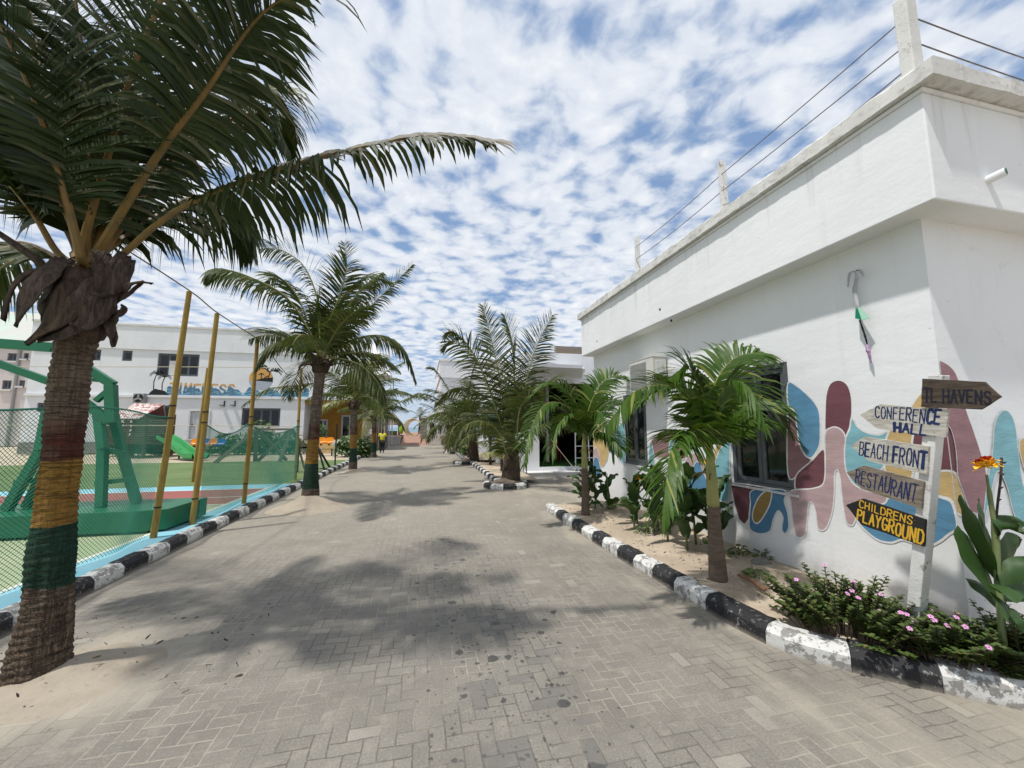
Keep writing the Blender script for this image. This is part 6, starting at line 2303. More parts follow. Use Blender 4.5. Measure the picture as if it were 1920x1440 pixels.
# ---- palms 3 and 4 further along the row
Y3 = 16.6
her3 = [
    (B3(Y3, [(655, 745, 0), (610, 720, 0), (560, 722, -.1), (500, 730, -.2), (455, 760, -.3)]), dict(leaf_len=.75, grav=.8)),
    (B3(Y3, [(675, 740, -.2), (690, 690, -.5), (700, 665, -.8), (705, 700, -1.0), (703, 770, -1.1)]), dict(leaf_len=.8, grav=.8, mat='coco_yel')),
    (B3(Y3, [(675, 740, 0), (720, 700, .1), (755, 680, .2)]), dict(leaf_len=.7, grav=.6)),
]
coco_palm('third coconut palm of the left row, with a yellowing frond drooping on its right side', (-2.67, Y3, .1), atY(664, 762, Y3), 2.4, 11, 33, 'trunk_row', [.17, .15, .14, .135, .13, .13, .14],
          'coco_leaf', .7, 82, 8, 50, 82, her3, 50, .19, yellow=1, bend=(0, 0))
Y4 = 23.3
her4 = [(B3(Y4, [(712, 770, 0), (745, 755, 0), (780, 742, 0), (800, 748, 0)]), dict(leaf_len=.8, grav=.8))]
coco_palm('fourth and farthest coconut palm of the left row, next to the person in yellow', (-2.69, Y4, .08), atY(702, 785, Y4), 2.4, 13, 47, 'trunk_row', [.17, .15, .14, .135, .13, .13, .14],
          'coco_leaf', .75, 80, 0, 55, 88, her4, 44, .19, yellow=1)

# ---- right side : short coconut palm on the round island
YC = 11.75
herC = [
    (B3(YC, [(955, 800, 0), (935, 700, 0), (920, 630, .05), (905, 572, .1)]), dict(roll=70, leaf_len=.8, grav=.16, n_leaf=84)),
    (B3(YC, [(962, 790, .1), (965, 690, .2), (958, 630, .3), (945, 590, .35)]), dict(roll=40, leaf_len=.8, grav=.16, n_leaf=70)),
    (B3(YC, [(972, 790, -.1), (990, 700, -.15), (1010, 640, -.2), (1036, 590, -.2)]), dict(roll=-75, leaf_len=.85, grav=.2, n_leaf=72)),
    (B3(YC, [(945, 810, 0), (920, 740, -.1), (890, 670, -.2), (850, 640, -.3), (832, 650, -.35)]), dict(roll=50, leaf_len=.75, grav=.35, n_leaf=64)),
    (B3(YC, [(945, 810, .1), (915, 720, .3), (880, 650, .4), (850, 622, .5), (838, 628, .5)]), dict(roll=20, leaf_len=.75, grav=.35, n_leaf=64)),
    (B3(YC, [(968, 840, -.4), (972, 780, -.8), (985, 740, -1.1), (998, 733, -1.4), (1000, 760, -1.7)]), dict(roll=-30, leaf_len=.62, grav=.7, n_leaf=54, mat='coco_leaf')),
    (B3(YC, [(950, 850, -.3), (935, 810, -.6), (905, 790, -.9), (870, 800, -1.1), (850, 840, -1.2)]), dict(roll=0, leaf_len=.62, grav=.6, n_leaf=54)),
    (B3(YC, [(955, 820, .2), (925, 760, .4), (885, 730, .6), (845, 730, .7), (815, 760, .8)]), dict(roll=30, leaf_len=.7, grav=.5)),
    (B3(YC, [(980, 810, .2), (1010, 740, .5), (1050, 710, .8), (1085, 740, 1.0)]), dict(roll=-30, leaf_len=.7, grav=.5)),
]
coco_palm('stout short coconut palm with long upright fronds on the round black and white kerbed island', (2.62, YC, .18), (2.66, YC, 1.05), 2.7, 4, 5, 'trunk_wild', [.30, .28, .25, .22, .20], 'coco_leaf', .8, 75, 30, 50, 70, herC, 60, .22,
          sheaths=9, rotaz=40, leaf_w=.056)
YD = 19.1
herD = [
    (B3(YD, [(870, 800, 0), (845, 740, 0), (820, 700, .1), (805, 690, .1)]), dict(leaf_len=.85, grav=.4, n_leaf=60)),
    (B3(YD, [(875, 790, 0), (880, 720, 0), (895, 670, .1)]), dict(leaf_len=.8, grav=.2, n_leaf=60)),
    (B3(YD, [(865, 800, -.2), (830, 755, -.4), (790, 738, -.5), (760, 750, -.6)]), dict(leaf_len=.8, grav=.6, n_leaf=60)),
]
coco_palm('bushy coconut palm on the second kerbed island, trunk leaning a little left', (2.45, YD, .15), (2.30, YD, 1.85), 3.2, 14, 61, 'trunk_wild', [.26, .22, .20, .18, .17], 'coco_leaf', .85, 78, -12, 50, 90, herD, 52, .22, group='coconut palms along the street')
coco_palm('coconut palm behind the second island one, its low fronds reaching over the street', (2.3, 27.2, .12), (2.2, 27.2, 1.7), 3.4, 15, 77, 'trunk_wild', [.26, .22, .20, .18], 'coco_leaf', .9, 75, -15, 55, 95, (), 44, .22)
coco_palm('farthest right-hand coconut palm, close to the pale steps', (2.35, 33.5, .1), (2.1, 33.5, 1.7), 3.3, 14, 83, 'trunk_wild', [.28, .24, .20, .18], 'coco_leaf', .9, 75, -12, 55, 95, (), 40, .22)
# young ones in the strip between the islands
coco_palm('slim young palm with a bare thin stem between the two kerbed islands', (2.95, 17.4, .1), (2.93, 17.4, 1.15), 1.7, 9, 91, 'trunk_wild', [.07, .06, .05, .05], 'coco_leaf', .55, 78, 5, 45, 85, (), 34, .07, .03, sheaths=0, ridge=.004)
coco_palm('small bright seedling palm just behind the island of the stout palm', (2.9, 14.6, .1), (2.9, 14.6, .35), 1.15, 7, 95, 'trunk_wild', [.05, .05, .04], 'coco_yel', .42, 72, 25, 40, 70, (), 26, .05, .03, sheaths=0, ridge=.003)
coco_palm('low leafy young palm beside the foot of the second island palm', (2.45, 21.6, .1), (2.45, 21.6, .4), 1.9, 10, 97, 'trunk_wild', [.09, .08, .06], 'coco_leaf', .6, 75, 15, 45, 85, (), 30, .08, .03, sheaths=0)
coco_palm('windblown palm on the beach seen above the golden ring', (-0.6, 58, .85), (-0.5, 58, 3.0), 2.3, 10, 99, 'trunk_wild', [.16, .14, .13], 'coco_leaf', .6, 75, -10, 50, 90, (), 24, .15, .05, sheaths=0)


# ---- manila palms in the planting bed
def manila(label, base, z_shaft, z_crown, rads, heroes, seed, top_shift, L=1.35, nfr=4, leaf_len=.46):
    b = V(base)
    root = thing('manila_palm', label, 'palm tree', base, 'manila palms in the bed by the mural wall')
    sx = V((top_shift, 0, 0))
    zs, zc = z_shaft, z_crown
    trunk_mb([b - V((0, 0, .05)), b + V((0, 0, (zs - b.z) * .35)) + sx * .2, b + V((0, 0, (zs - b.z) * .7)) + sx * .45, b + sx * .6 + V((0, 0, zs - b.z))], rads, 28, 60, .003, .035, seed).build('trunk', M['manila_bark'], root, smooth=True)
    p = b + sx * .6
    mb = MB()
    rs = rads[-1]
    mb.tube(catmull([V((p.x, p.y, zs - .01)), V((p.x + sx.x * .1, p.y, zs + (zc - zs) * .3)), V((p.x + sx.x * .3, p.y, zs + (zc - zs) * .75)), V((b.x + sx.x, b.y, zc + .06))], 12), [rs * 1.0, rs * 1.12, rs * 1.1, rs * 1.06, rs * 1.02, rs * .98, rs * .93, rs * .88, rs * .82, rs * .75, rs * .66, rs * .55, rs * .4], 16)
    mb.build('crownshaft', M['shaft'], root, smooth=True)
    hrt = V((b.x + sx.x, b.y, zc - .02))
    rnd = random.Random(seed)
    paths = [([hrt] + h, {}) for h in heroes]
    for k in range(nfr):
        paths.append((arch_path(hrt, k * 137.5 + seed * 30, 68 - 16 * k, L * rnd.uniform(.85, 1.05), 105, 7, rnd.uniform(-15, 15), 1.2), {}))
    for k, (pth, kw) in enumerate(paths):
        frond(pth, n_leaf=60, leaf_len=leaf_len, leaf_w=.046, grav=.38, r0=.016, start=.12, lift=.22, seed=seed * 50 + k, roll=(-28, 22, 35, -15, 10, 30, -35, 15, 25, -20, 30, -30)[k % 12], phi0=24, phi1=60, ragged=.16, tip_len=.6, vee=.10, nseg=4, miss=.02, **kw).build('frond', [M['manila_leaf'], M['petiole_g']], root)
    mb = MB()
    for k in range(4):
        az = rnd.uniform(0, 360)
        mb.tube(catmull(arch_path((b.x + sx.x * .7, b.y, zs + .32), az, 30, .22, 90, 5), 8), .008, 5)
    mb.build('flower_stalk', M['petiole'], root)
    return root


YM = 3.78
herM = [
    B3(YM, [(1322, 800, -.05), (1290, 740, -.12), (1238, 722, -.2), (1185, 738, -.28), (1140, 795, -.32)]),
    B3(YM, [(1345, 800, 0), (1375, 770, -.02), (1415, 752, -.05), (1455, 770, -.1), (1485, 820, -.12)]),
    B3(YM, [(1330, 770, .05), (1345, 710, .1), (1385, 668, .15), (1440, 670, .2), (1490, 720, .22)]),
    B3(YM, [(1322, 780, .1), (1295, 735, .3), (1255, 722, .45), (1205, 750, .6)]),
    B3(YM, [(1318, 830, -.15), (1290, 810, -.35), (1262, 835, -.5), (1250, 900, -.6), (1245, 960, -.62)]),
    B3(YM, [(1338, 790, -.1), (1350, 740, -.3), (1380, 715, -.5), (1410, 735, -.65), (1430, 790, -.7)]),
    B3(YM, [(1325, 760, 0), (1305, 710, 0), (1285, 690, 0), (1250, 712, 0)]),
    B3(YM, [(1335, 800, .2), (1360, 770, .45), (1400, 775, .65), (1440, 830, .75)]),
]
manila('bigger near manila palm with arching fronds in front of the mural window', (3.12, YM, .12), .90, 1.50, [.098, .086, .078, .07, .063, .058], herM, 3, -.02, 1.1, 2, .45)
YN = 7.0
herN = [
    B3(YN, [(1090, 800, 0), (1060, 760, -.1), (1020, 760, -.2), (990, 820, -.3), (985, 870, -.3)]),
    B3(YN, [(1105, 790, 0), (1135, 755, .1), (1165, 760, .15), (1185, 800, .2)]),
    B3(YN, [(1100, 780, 0), (1120, 730, .1), (1150, 705, .2), (1180, 715, .3)]),
    B3(YN, [(1090, 780, .1), (1065, 735, .3), (1030, 720, .5), (1000, 740, .7)]),
    B3(YN, [(1092, 800, -.2), (1070, 780, -.45), (1045, 800, -.65), (1035, 850, -.75)]),
    B3(YN, [(1102, 790, -.2), (1120, 770, -.5), (1140, 800, -.65), (1150, 850, -.7)]),
]
manila('smaller farther manila palm near the far end of the planting bed', (2.99, YN, .10), .98, 1.55, [.085, .075, .068, .062, .057, .053], herN, 8, .0, 1.1, 3, .45)


# ================================================================== CANNAS, SHRUBS
def broad_leaf(base, az, el, L, w, droop, fold=.18, n=9, roll=0.0):
    mb = MB()
    P = catmull(arch_path(base, az, el, L, droop, 5), n)
    vs, fs = [], []
    for i, p in enumerate(P):
        f = i / n
        T = (P[min(i + 1, n)] - P[max(i - 1, 0)]).normalized()
        S = T.cross(V((0, 0, 1)))
        S = S.normalized() if S.length > .05 else V((1, 0, 0))
        S = Matrix.Rotation(roll, 3, T) @ S
        Nn = S.cross(T)
        wd = w * (math.sin(math.pi * min(1, (f * .93 + .05)) ** .8) ** .85 if f < .99 else 0.02)
        for k in range(5):
            g = -1 + k / 2
            vs.append(p + S * (g * wd / 2) + Nn * (fold * wd * abs(g) ** 1.5 + .018 * w / .12 * math.sin(f * 17 + g * 2) * abs(g)))
    for i in range(n):
        for k in range(4):
            a = i * 5 + k
            fs.append((a, a + 1, a + 6, a + 5))
    mb.add(vs, fs)
    return mb


def canna(label, base, stems, seed, leaf=(.5, .17), flower=None):
    root = thing('canna_plant', label, 'plant', base, 'canna plants in the bed by the mural wall')
    rnd = random.Random(seed)
    for (dx, dy, h, nl) in stems:
        h *= 1.25
        nl += 1
        b = V((base[0] + dx, base[1] + dy, base[2] - .03))
        lean = V((rnd.uniform(-.06, .06), rnd.uniform(-.06, .06), 0))
        mb = MB()
        mb.tube([b, b + lean * .4 + V((0, 0, h * .5)), b + lean + V((0, 0, h))], [.017, .014, .006], 7)
        mb.build('stem', M['canna_stem'], root, smooth=True)
        for k in range(nl):
            f = .16 + .80 * k / nl
            az = rnd.uniform(0, 360) if k % 2 else (rnd.uniform(0, 360))
            p = b + lean * f + V((0, 0, h * f))
            broad_leaf(p, az, rnd.uniform(35, 78), leaf[0] * rnd.uniform(.75, 1.15) * (1 - .25 * f), leaf[1] * rnd.uniform(.8, 1.15), rnd.uniform(25, 95), .16, 9, rnd.uniform(-.5, .5)).build('leaf', M['canna_leaf'], root, smooth=True)
    if flower:
        for fp in flower:
            bloom(root, V(fp), seed)
    return root


def bloom(root, p, seed, sc_=1.0):
    rnd = random.Random(seed)
    mb = MB()
    for k in range(9):
        az = k * 40 + rnd.uniform(-20, 20)
        vs0 = broad_leaf(p, az, rnd.uniform(20, 80), .055 * sc_, .034 * sc_, rnd.uniform(30, 110), .2, 6)
        mb.add(vs0.v, vs0.f, 0)
    v2 = broad_leaf(p + V((-.005, 0, .012)), 240, 80, .058 * sc_, .034 * sc_, 60, .2, 6)
    mb.add(v2.v, v2.f, 1)
    mb.build('flower', [M['orange_petal'], M['red_petal']], root, smooth=True)


canna('dark green canna clump behind the smaller manila palm, without blooms', (3.35, 7.35, .12), [(-.2, -.1, .65, 6), (.05, .1, .7, 6), (.25, -.05, .6, 6), (-.1, .2, .6, 5)], 4, (.5, .16))
canna('canna clump with one orange bloom below the farther mural window', (3.55, 5.75, .14), [(-.25, .05, .7, 6), (0, -.1, .85, 7), (.2, .1, .75, 6), (-.05, .3, .7, 6), (.15, -.3, .6, 5)], 9, (.55, .18), [atY(1198, 900, 5.7)])
canna('canna clump with an orange bud right behind the big manila palm trunk', (3.62, 4.85, .15), [(-.15, -.1, .75, 6), (.1, .05, .85, 6), (.25, -.2, .7, 6), (-.2, .25, .7, 5), (0, -.35, .6, 5)], 14, (.55, .18), [atY(1319, 868, 4.8)])
# the tall canna at the corner, large leaves near the camera
YK = 1.98
kb = atY(1875, 1180, YK)
ck = thing('canna_plant', 'tall canna with big leaves and an orange-yellow bloom at the corner right of the signpost', 'plant', (kb.x, YK, .12), 'canna plants in the bed by the mural wall')
mb = MB()
k1 = [(kb.x, YK, .06), atY(1872, 1100, YK), atY(1866, 1000, YK), atY(1856, 930, YK), atY(1850, 890, YK)]
mb.tube(catmull(k1, 14), [.02] * 8 + [.014] * 4 + [.008] * 3, 8)
mb.build('stem', M['canna_stem'], ck, smooth=True)
mb = MB()
mb.tube(catmull([atY(1866, 1000, YK), atY(1870, 950, YK), atY(1876, 900, YK), atY(1878, 858, YK)], 10), [.007] * 11, 6)
for (u, v) in ((1872, 938), (1878, 890), (1882, 868), (1876, 915)):
    p = atY(u, v, YK)
    mb.tube([p, p + V((.02, -.005, .008))], [.008, .003], 5)
mb.build('seed_stalk', M['sheath'], ck)


def leaf_between(p0, p1, w, bow, seed, roll=0.0):
    """big paddle leaf from stem point p0 to tip p1, bowed by vector bow"""
    p0, p1 = V(p0), V(p1)
    mb = MB()
    n = 12
    w = w * 1.4
    P = catmull([p0, p0.lerp(p1, .35) + V(bow) * .8, p0.lerp(p1, .7) + V(bow), p1], n)
    view = (_C - p0.lerp(p1, .5)).normalized()
    vs, fs = [], []
    for i, p in enumerate(P):
        f = i / n
        T = (P[min(i + 1, n)] - P[max(i - 1, 0)]).normalized()
        S = T.cross(V((0.25, -.55, .8)))
        S.normalize()
        S = Matrix.Rotation(roll, 3, T) @ S
        Nn = S.cross(T)
        wd = w * (math.sin(math.pi * min(1, f * .95 + .04)) ** .75 if f < .99 else .03)
        for k in range(7):
            g = -1 + k / 3
            vs.append(p + S * (g * wd / 2) + Nn * (-.14 * wd * abs(g) ** 1.4 + .006 * math.sin(f * 15 + g * 3 + seed)))
    for i in range(n):
        for k in range(6):
            a = i * 7 + k
            fs.append((a, a + 1, a + 8, a + 7))
    mb.add(vs, fs)
    return mb.build('leaf', M['canna_leaf'], ck, smooth=True)


KL = [((1872, 1090, 0), (1800, 928, .05), .15, (0, -.02, .02), .3), ((1872, 1120, 0), (1795, 985, .15), .17, (0, 0, .03), -.2), ((1868, 1010, 0), (1925, 985, -.12), .13, (0, 0, .05), .5),
      ((1872, 1080, 0), (1915, 1010, .06), .16, (.01, 0, .02), .9), ((1872, 1095, -.02), (1960, 1050, -.15), .10, (0, 0, .03), .1), ((1874, 1110, -.03), (1905, 1130, -.25), .10, (0, 0, .06), .4),
      ((1876, 1130, -.03), (1890, 1165, -.2), .09, (0, 0, .06), -.3), ((1876, 1120, .03), (1960, 1110, .05), .13, (0, 0, .06), .2), ((1874, 1140, .03), (1820, 1090, .2), .13, (0, 0, .05), 0),
      ((1876, 1150, 0), (1940, 1200, -.1), .12, (0, 0, .07), .3), ((1870, 1060, .03), (1835, 935, .18), .13, (0, 0, .02), .6)]
for k, (a, b, w_, bow, rl) in enumerate(KL):
    leaf_between(atY(a[0], a[1], YK + a[2]), atY(b[0], b[1], YK + b[2]), w_, bow, k, rl)
bloom(ck, atY(1849, 876, YK), 5, 1.5)
bloom(ck, atY(1838, 878, YK - .02), 8, 1.2)
bloom(ck, atY(1858, 872, YK), 11, 1.2)
mb = MB()
v0 = broad_leaf(atY(1836, 882, YK), 270, 5, .06, .022, 20, .2, 6)
mb.add(v0.v, v0.f, 0)
mb.build('petal', M['orange_petal'], ck)


def periwinkle(label, base, rx, ry, h, nst, seed, nfl, toward=None):
    root = thing('periwinkle_bush', label, 'bush', base, 'flowering periwinkle bushes by the signpost')
    rnd = random.Random(seed)
    lf, st = MB(), MB()
    tips = []
    for k in range(nst):
        tg, nm_ = V((.72, -.69, 0)), V((.69, .72, 0))      # along the kerb, and away from it
        u_, q_ = rnd.uniform(-1, 1), rnd.uniform(-1, 1)
        q = max(abs(u_), abs(q_))
        p0 = V(base) + tg * (u_ * rx * .72) + nm_ * (q_ * ry * .45) - V((0, 0, .02))
        hh = h * (1 - .5 * u_ * u_) * rnd.uniform(.5, 1.1)
        sp = rnd.uniform(.05, .42) * (1.1 if q > .6 else .7)
        p2 = p0 + tg * (u_ * sp * .8 + rnd.uniform(-.08, .08)) + nm_ * (q_ * sp * .55 + rnd.uniform(-.06, .04)) + V((0, 0, hh))
        P = catmull([p0, p0.lerp(p2, .5) + V((0, 0, hh * .14)), p2], 8)
        st.tube(P, [.0035] * 9, 4)
        n = int(7 + 13 * rnd.random())
        for j in range(n):
            f = .28 + .72 * (j + .5) / n
            x_ = f * 8
            i = min(int(x_), 7)
            p = P[i].lerp(P[i + 1], x_ - i)
            T = (P[i + 1] - P[i]).normalized()
            az = j * 90 + rnd.uniform(-25, 25)
            for s_ in (0, 180):
                d = (V((math.sin(R(az + s_)), math.cos(R(az + s_)), 0)) + T * rnd.uniform(.0, .45) + V((0, 0, .1))).normalized()
                L_ = rnd.uniform(.030, .054) * (1 - .3 * (f > .9))
                W_ = d.cross(V((0, 0, 1)))
                W_ = W_.normalized() * (L_ * .36) if W_.length > .05 else V((L_ * .24, 0, 0))
                up_ = W_.cross(d).normalized() * (L_ * .10)
                lf.add([p, p + d * L_ * .35 + W_ + up_, p + d * L_ * .75 + W_ * .85 + up_, p + d * L_, p + d * L_ * .75 - W_ * .85 + up_, p + d * L_ * .35 - W_ + up_, p + d * L_ * .5],
                       [(0, 6, 1), (1, 6, 2), (2, 6, 3), (3, 6, 4), (4, 6, 5), (5, 6, 0)])
        tips.append(p2)
    lf.build('foliage', M['peri_leaf'], root)
    st.build('stem', M['twig'], root)
    rnd.shuffle(tips)
    tips.sort(key=lambda t_: -(t_ - V(base)).dot((_C - V(base)).normalized()) * .5 - t_.z)
    cand = tips[:max(nfl * 4, 6)]
    rnd.shuffle(cand)
    for k, tp_ in enumerate(cand[:nfl]):
        mb = MB()
        c = tp_ + V((0, 0, .012))
        nrm_ = (V((rnd.uniform(-.3, .3) - .3, rnd.uniform(-.5, .1) - .35, 1))).normalized()
        a_ = nrm_.orthogonal().normalized()
        b_ = nrm_.cross(a_)
        for j in range(5):
            an = R(72 * j)
            d = a_ * math.cos(an) + b_ * math.sin(an)
            e = nrm_.cross(d)
            mb.add([c, c + d * .010 + e * .0075 + nrm_ * .002, c + d * .017 + e * .006, c + d * .017 - e * .005, c + d * .010 - e * .0068 + nrm_ * .002], [(0, 1, 2, 3, 4)], 0)
        mb.tube([c - nrm_ * .002, c + nrm_ * .003], .0035, 6, 1)
        mb.build('flower', [M['pink'], M['magenta']], root)
    return root


periwinkle('sprawling pink-flowered periwinkle bush left of the signpost foot', (3.26, 2.58, .13), .40, .28, .46, 150, 11, 12)
periwinkle('dense pink-flowered periwinkle bush right in front of the signpost foot', (3.57, 2.15, .13), .34, .18, .30, 110, 12, 7)
periwinkle('pink-flowered periwinkle bush right of the signpost under the tall canna', (3.97, 1.98, .13), .36, .22, .36, 130, 13, 11)
periwinkle('periwinkle bush at the right edge of the bed, beyond the tall canna', (4.50, 1.66, .13), .40, .24, .30, 90, 17, 7)


def leafy(name, label, cat, base, rx, ry, h, n, L, mat, seed, group=None, stem=True, round_=False):
    root = thing(name, label, cat, base, group)
    rnd = random.Random(seed)
    mb = MB()
    for k in range(n):
        if round_:
            d = V((rnd.gauss(0, 1), rnd.gauss(0, 1), rnd.gauss(0, 1))).normalized() * (rnd.random() ** .25)
            p = V((base[0] + d.x * rx, base[1] + d.y * ry, base[2] + h / 2 + d.z * h / 2))
        else:
            a, q = rnd.uniform(0, 2 * math.pi), math.sqrt(rnd.random())
            p = V((base[0] + rx * q * math.cos(a), base[1] + ry * q * math.sin(a), base[2] + h * (1 - .6 * q * q) * rnd.uniform(.1, 1)))
        d = V((rnd.uniform(-1, 1), rnd.uniform(-1, 1), rnd.uniform(-.2, .9))).normalized()
        W = d.orthogonal().normalized()
        leaf_strip(mb, p, d, W, L * rnd.uniform(.7, 1.3), L * rnd.uniform(.22, .36), .5, 0)
    mb.build('foliage', M[mat], root)
    if stem:
        mb = MB()
        for k in range(6):
            mb.tube([(base[0] + rnd.uniform(-.3, .3) * rx, base[1] + rnd.uniform(-.3, .3) * ry, base[2] - .03), (base[0] + rnd.uniform(-.5, .5) * rx, base[1] + rnd.uniform(-.5, .5) * ry, base[2] + h * .6)], .02 * h, 5)
        mb.build('stem', M['twig'], root)
    return root


for k, (u, lab) in enumerate([(425, 'leafy green shrub at the plinth of the white hall right of the bucket seats'), (452, 'leafy green shrub below the large ground-floor window, left of the swing frame top'), (490, 'tall leafy shrub behind the swing frame under the large window'),
                              (520, 'leafy green shrub behind the middle of the swing frame'), (550, 'leafy green shrub at the right corner of the white hall'), (225, 'dark leafy shrub under the log playhouse on its left'), (262, 'dark leafy shrub under the log playhouse on its right'),
                              (305, 'small leafy shrub between the playhouse and the slide top')]):
    p = atY(u, 840, 29.5)
    leafy('shrub', lab, 'shrub', (p.x, 29.2 + .3 * (k % 2), 0), 1.0, .6, 2.3 if u == 490 else 1.35, 420, .34, 'bush_leaf', 200 + k, 'shrubs along the white hall')
p = atY(600, 810, 31.4)
leafy('topiary_bush', 'round clipped green bush on the ochre porch edge', 'bush', (p.x, 31.2, .85), .55, .55, 1.15, 1500, .12, 'bush_leaf', 301, None, True, True)
for k, (u, v, lab) in enumerate([(648, 862, 'leafy kerbside shrub just left of the third palm trunk'), (682, 858, 'leafy kerbside shrub between the third and fourth palm trunks')]):
    p = atY(u, v, 26.0 - k * 1.5)
    leafy('shrub', lab, 'shrub', (p.x, p.y, 0), .62, .6, 1.25, 420, .34, 'bush_leaf', 320 + k, 'shrubs by the stone gate')
p = atY(862, 850, 24)
leafy('shrub', 'yellow-green low shrub in the right-hand planting strip beyond the second island', 'shrub', (2.6, 23.5, .1), .5, .8, .9, 300, .3, 'bush_leaf', 330)
# weeds in the sand
for k, (u, v, h, lab) in enumerate([(1145, 955, .22, 'low weed clump at the wall foot between the smaller palm and the bloom clump'), (1215, 1000, .2, 'low weed clump in front of the bloom-bearing canna'), (1385, 1045, .16, 'small weed just right of the big manila trunk'),
                                    (1436, 1048, .14, 'small yellowish weed beside the grey stone'), (1420, 1080, .10, 'tiny weed between the stone and the dry stick'), (1260, 985, .3, 'weed clump left of the big manila palm')]):
    p = atZ(u, v, .14)
    leafy('weed', lab, 'weed', (p.x, p.y, .13), .16, .12, h, 60, .08, 'peri_leaf', 340 + k, 'weeds in the planting bed')

# stick and stone lying in the bed
stk = thing('dry_stick', 'dry reddish stick lying on the sand right of the big manila palm', 'stick', (3.66, 3.75, .16))
a, b = atZ(1385, 1078, .17), atZ(1434, 1106, .16)
mb = MB()
mb.tube(catmull([a, a.lerp(b, .5) + V((.01, .01, .012)), b], 8), [.016, .02, .02, .022, .022, .02, .022, .024, .018], 8)
mb.tube([a.lerp(b, .8), b + V((.03, -.03, .02))], [.015, .008], 6)
mb.build('branch', pmat('reddish_dry_wood', (.34, .17, .10), (.2, .11, .07), 18, .9, .5), stk, smooth=True)
stn = thing('stone', 'grey stone half sunk in the sand under the mural', 'stone', (4.05, 4.2, .14))
c = atZ(1428, 1056, .16)
mb = MB()
bm = bmesh.new()
bmesh.ops.create_icosphere(bm, subdivisions=3, radius=1)
mb.add([(c.x + v_.co.x * .12 * (1 + .2 * mnoise.noise(v_.co * 1.7)), c.y + v_.co.y * .09 * (1 + .2 * mnoise.noise(v_.co * 1.7)), c.z + v_.co.z * .055 * (1 + .3 * mnoise.noise(v_.co * 1.7))) for v_ in bm.verts], [tuple(v_.index for v_ in f.verts) for f in bm.faces])
bm.free()
mb.build('rock', M['stone'], stn, smooth=True)

# litter : dead leaves and twigs strewn on bed and sand
mb = MB()
rnd = random.Random(5)
for k in range(420):
    if k < 320:
        p = V((rnd.uniform(2.8, 4.1), rnd.uniform(2.9, 8.0), .165))
    else:
        p = V((rnd.uniform(-3.3, -1.2), rnd.uniform(2.9, 4.6), .045))
        p.z = .01 + .10 * max(0, 1 - ((p.x + 2.35) ** 2 / 1.2 + (p.y - 3.62) ** 2 / .8))
    d = V((rnd.uniform(-1, 1), rnd.uniform(-1, 1), rnd.uniform(-.1, .2))).normalized()
    L_ = rnd.uniform(.012, .055)
    if rnd.random() < .5:
        mb.tube([p, p + d * L_], .0025, 3)
    else:
        leaf_strip(mb, p, d, d.orthogonal().normalized(), L_, L_ * .3, .1, 0)
tag(mb.build('leaf_litter', M['sheath']), 'dry leaf and twig litter strewn over the planting bed sand', 'litter', kind='stuff')

# ================================================================== PERSON in yellow, walking away
pp = atZ(716, 850)
PX, PY = pp.x, pp.y
S_ = 1.62
per = thing('person', 'person in a yellow t-shirt and black trousers walking away beside the stone gate', 'person', (PX, PY, 0))


def skinned(name, joints, edges, mat, parent, sub=1):
    me = bpy.data.meshes.new(name)
    o0 = ORG[parent.name]
    me.from_pydata([(PX + x_ - o0.x, PY + y_ - o0.y, z_ - o0.z) for x_, y_, z_, r_ in joints], edges, [])
    o = bpy.data.objects.new(name, me)
    COL.objects.link(o)
    o.parent = parent
    ORG[o.name] = o0
    sk = o.modifiers.new('skin', 'SKIN')
    for i, (x_, y_, z_, r_) in enumerate(joints):
        rr = r_ if isinstance(r_, tuple) else (r_, r_)
        me.skin_vertices[0].data[i].radius = rr
    me.skin_vertices[0].data[0].use_root = True
    sk.use_smooth_shade = True
    ss = o.modifiers.new('sub', 'SUBSURF')
    ss.levels = ss.render_levels = sub
    me.materials.append(mat)
    return o


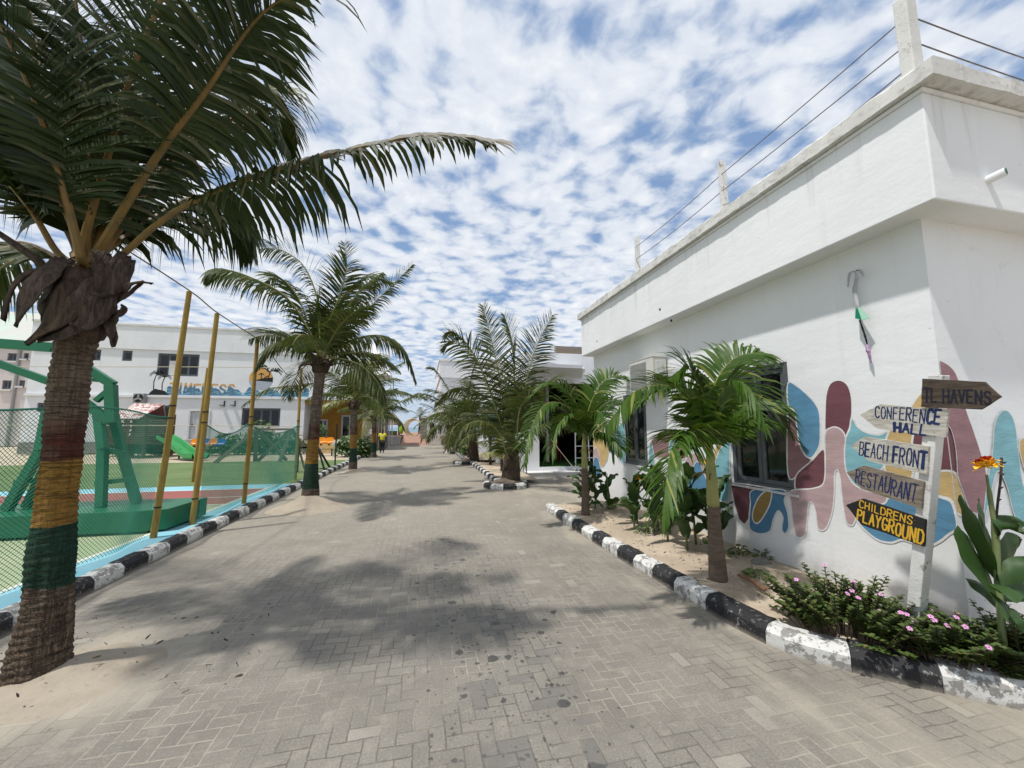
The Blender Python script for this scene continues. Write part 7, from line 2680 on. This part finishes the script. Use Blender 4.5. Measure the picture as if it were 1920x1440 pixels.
J = [(0, 0, .86, (.11, .09)), (0, 0, 1.08, (.10, .08)), (0, 0, 1.25, (.11, .08)), (0, .0, 1.38, (.06, .055)), (0, .02, 1.46, (.075, .085)), (0, .02, 1.57, (.07, .08)),
     (-.17, 0, 1.28, .045), (-.24, .02, 1.06, .042), (-.22, .07, .85, .034), (-.21, .09, .77, .036), (.17, 0, 1.28, .045), (.24, -.02, 1.06, .042), (.24, .02, .85, .034), (.24, .04, .77, .036),
     (-.085, 0, .78, .085), (-.09, .06, .45, .06), (-.09, -.03, .09, .04), (-.09, .09, .04, .04), (.085, 0, .78, .085), (.09, .0, .45, .06), (.10, -.16, .12, .04), (.10, -.06, .05, .04)]
Ed = [(0, 1), (1, 2), (2, 3), (3, 4), (4, 5), (2, 6), (6, 7), (7, 8), (8, 9), (2, 10), (10, 11), (11, 12), (12, 13), (0, 14), (14, 15), (15, 16), (16, 17), (0, 18), (18, 19), (19, 20), (20, 21)]
skinned('body', J, Ed, M['skin'], per, 2)
skinned('shirt', [(0, 0, .80, (.16, .125)), (0, 0, 1.06, (.155, .12)), (0, 0, 1.26, (.165, .12)), (0, 0, 1.36, (.085, .075)), (-.18, 0, 1.29, .066), (-.235, .01, 1.10, .06), (.18, 0, 1.29, .066), (.235, -.01, 1.10, .06)],
        [(0, 1), (1, 2), (2, 3), (2, 4), (4, 5), (2, 6), (6, 7)], M['shirt'], per, 2)
skinned('trousers', [(0, 0, .84, (.17, .13)), (-.09, 0, .76, .11), (-.09, .06, .45, .085), (-.09, -.02, .12, .07), (.09, 0, .76, .11), (.09, .0, .45, .085), (.10, -.15, .15, .07)], [(0, 1), (1, 2), (2, 3), (0, 4), (4, 5), (5, 6)], M['trousers'], per, 2)
skinned('hair', [(0, .025, 1.50, (.07, .075)), (0, .01, 1.585, (.078, .088)), (0, .01, 1.635, (.05, .06))], [(0, 1), (1, 2)], M['black'], per, 2)
mb = MB()
mb.box(PX - .07, PX + .07, PY - .152, PY - .138, 1.14, 1.24)
mb.build('shirt_print', M['sign_white'], per)
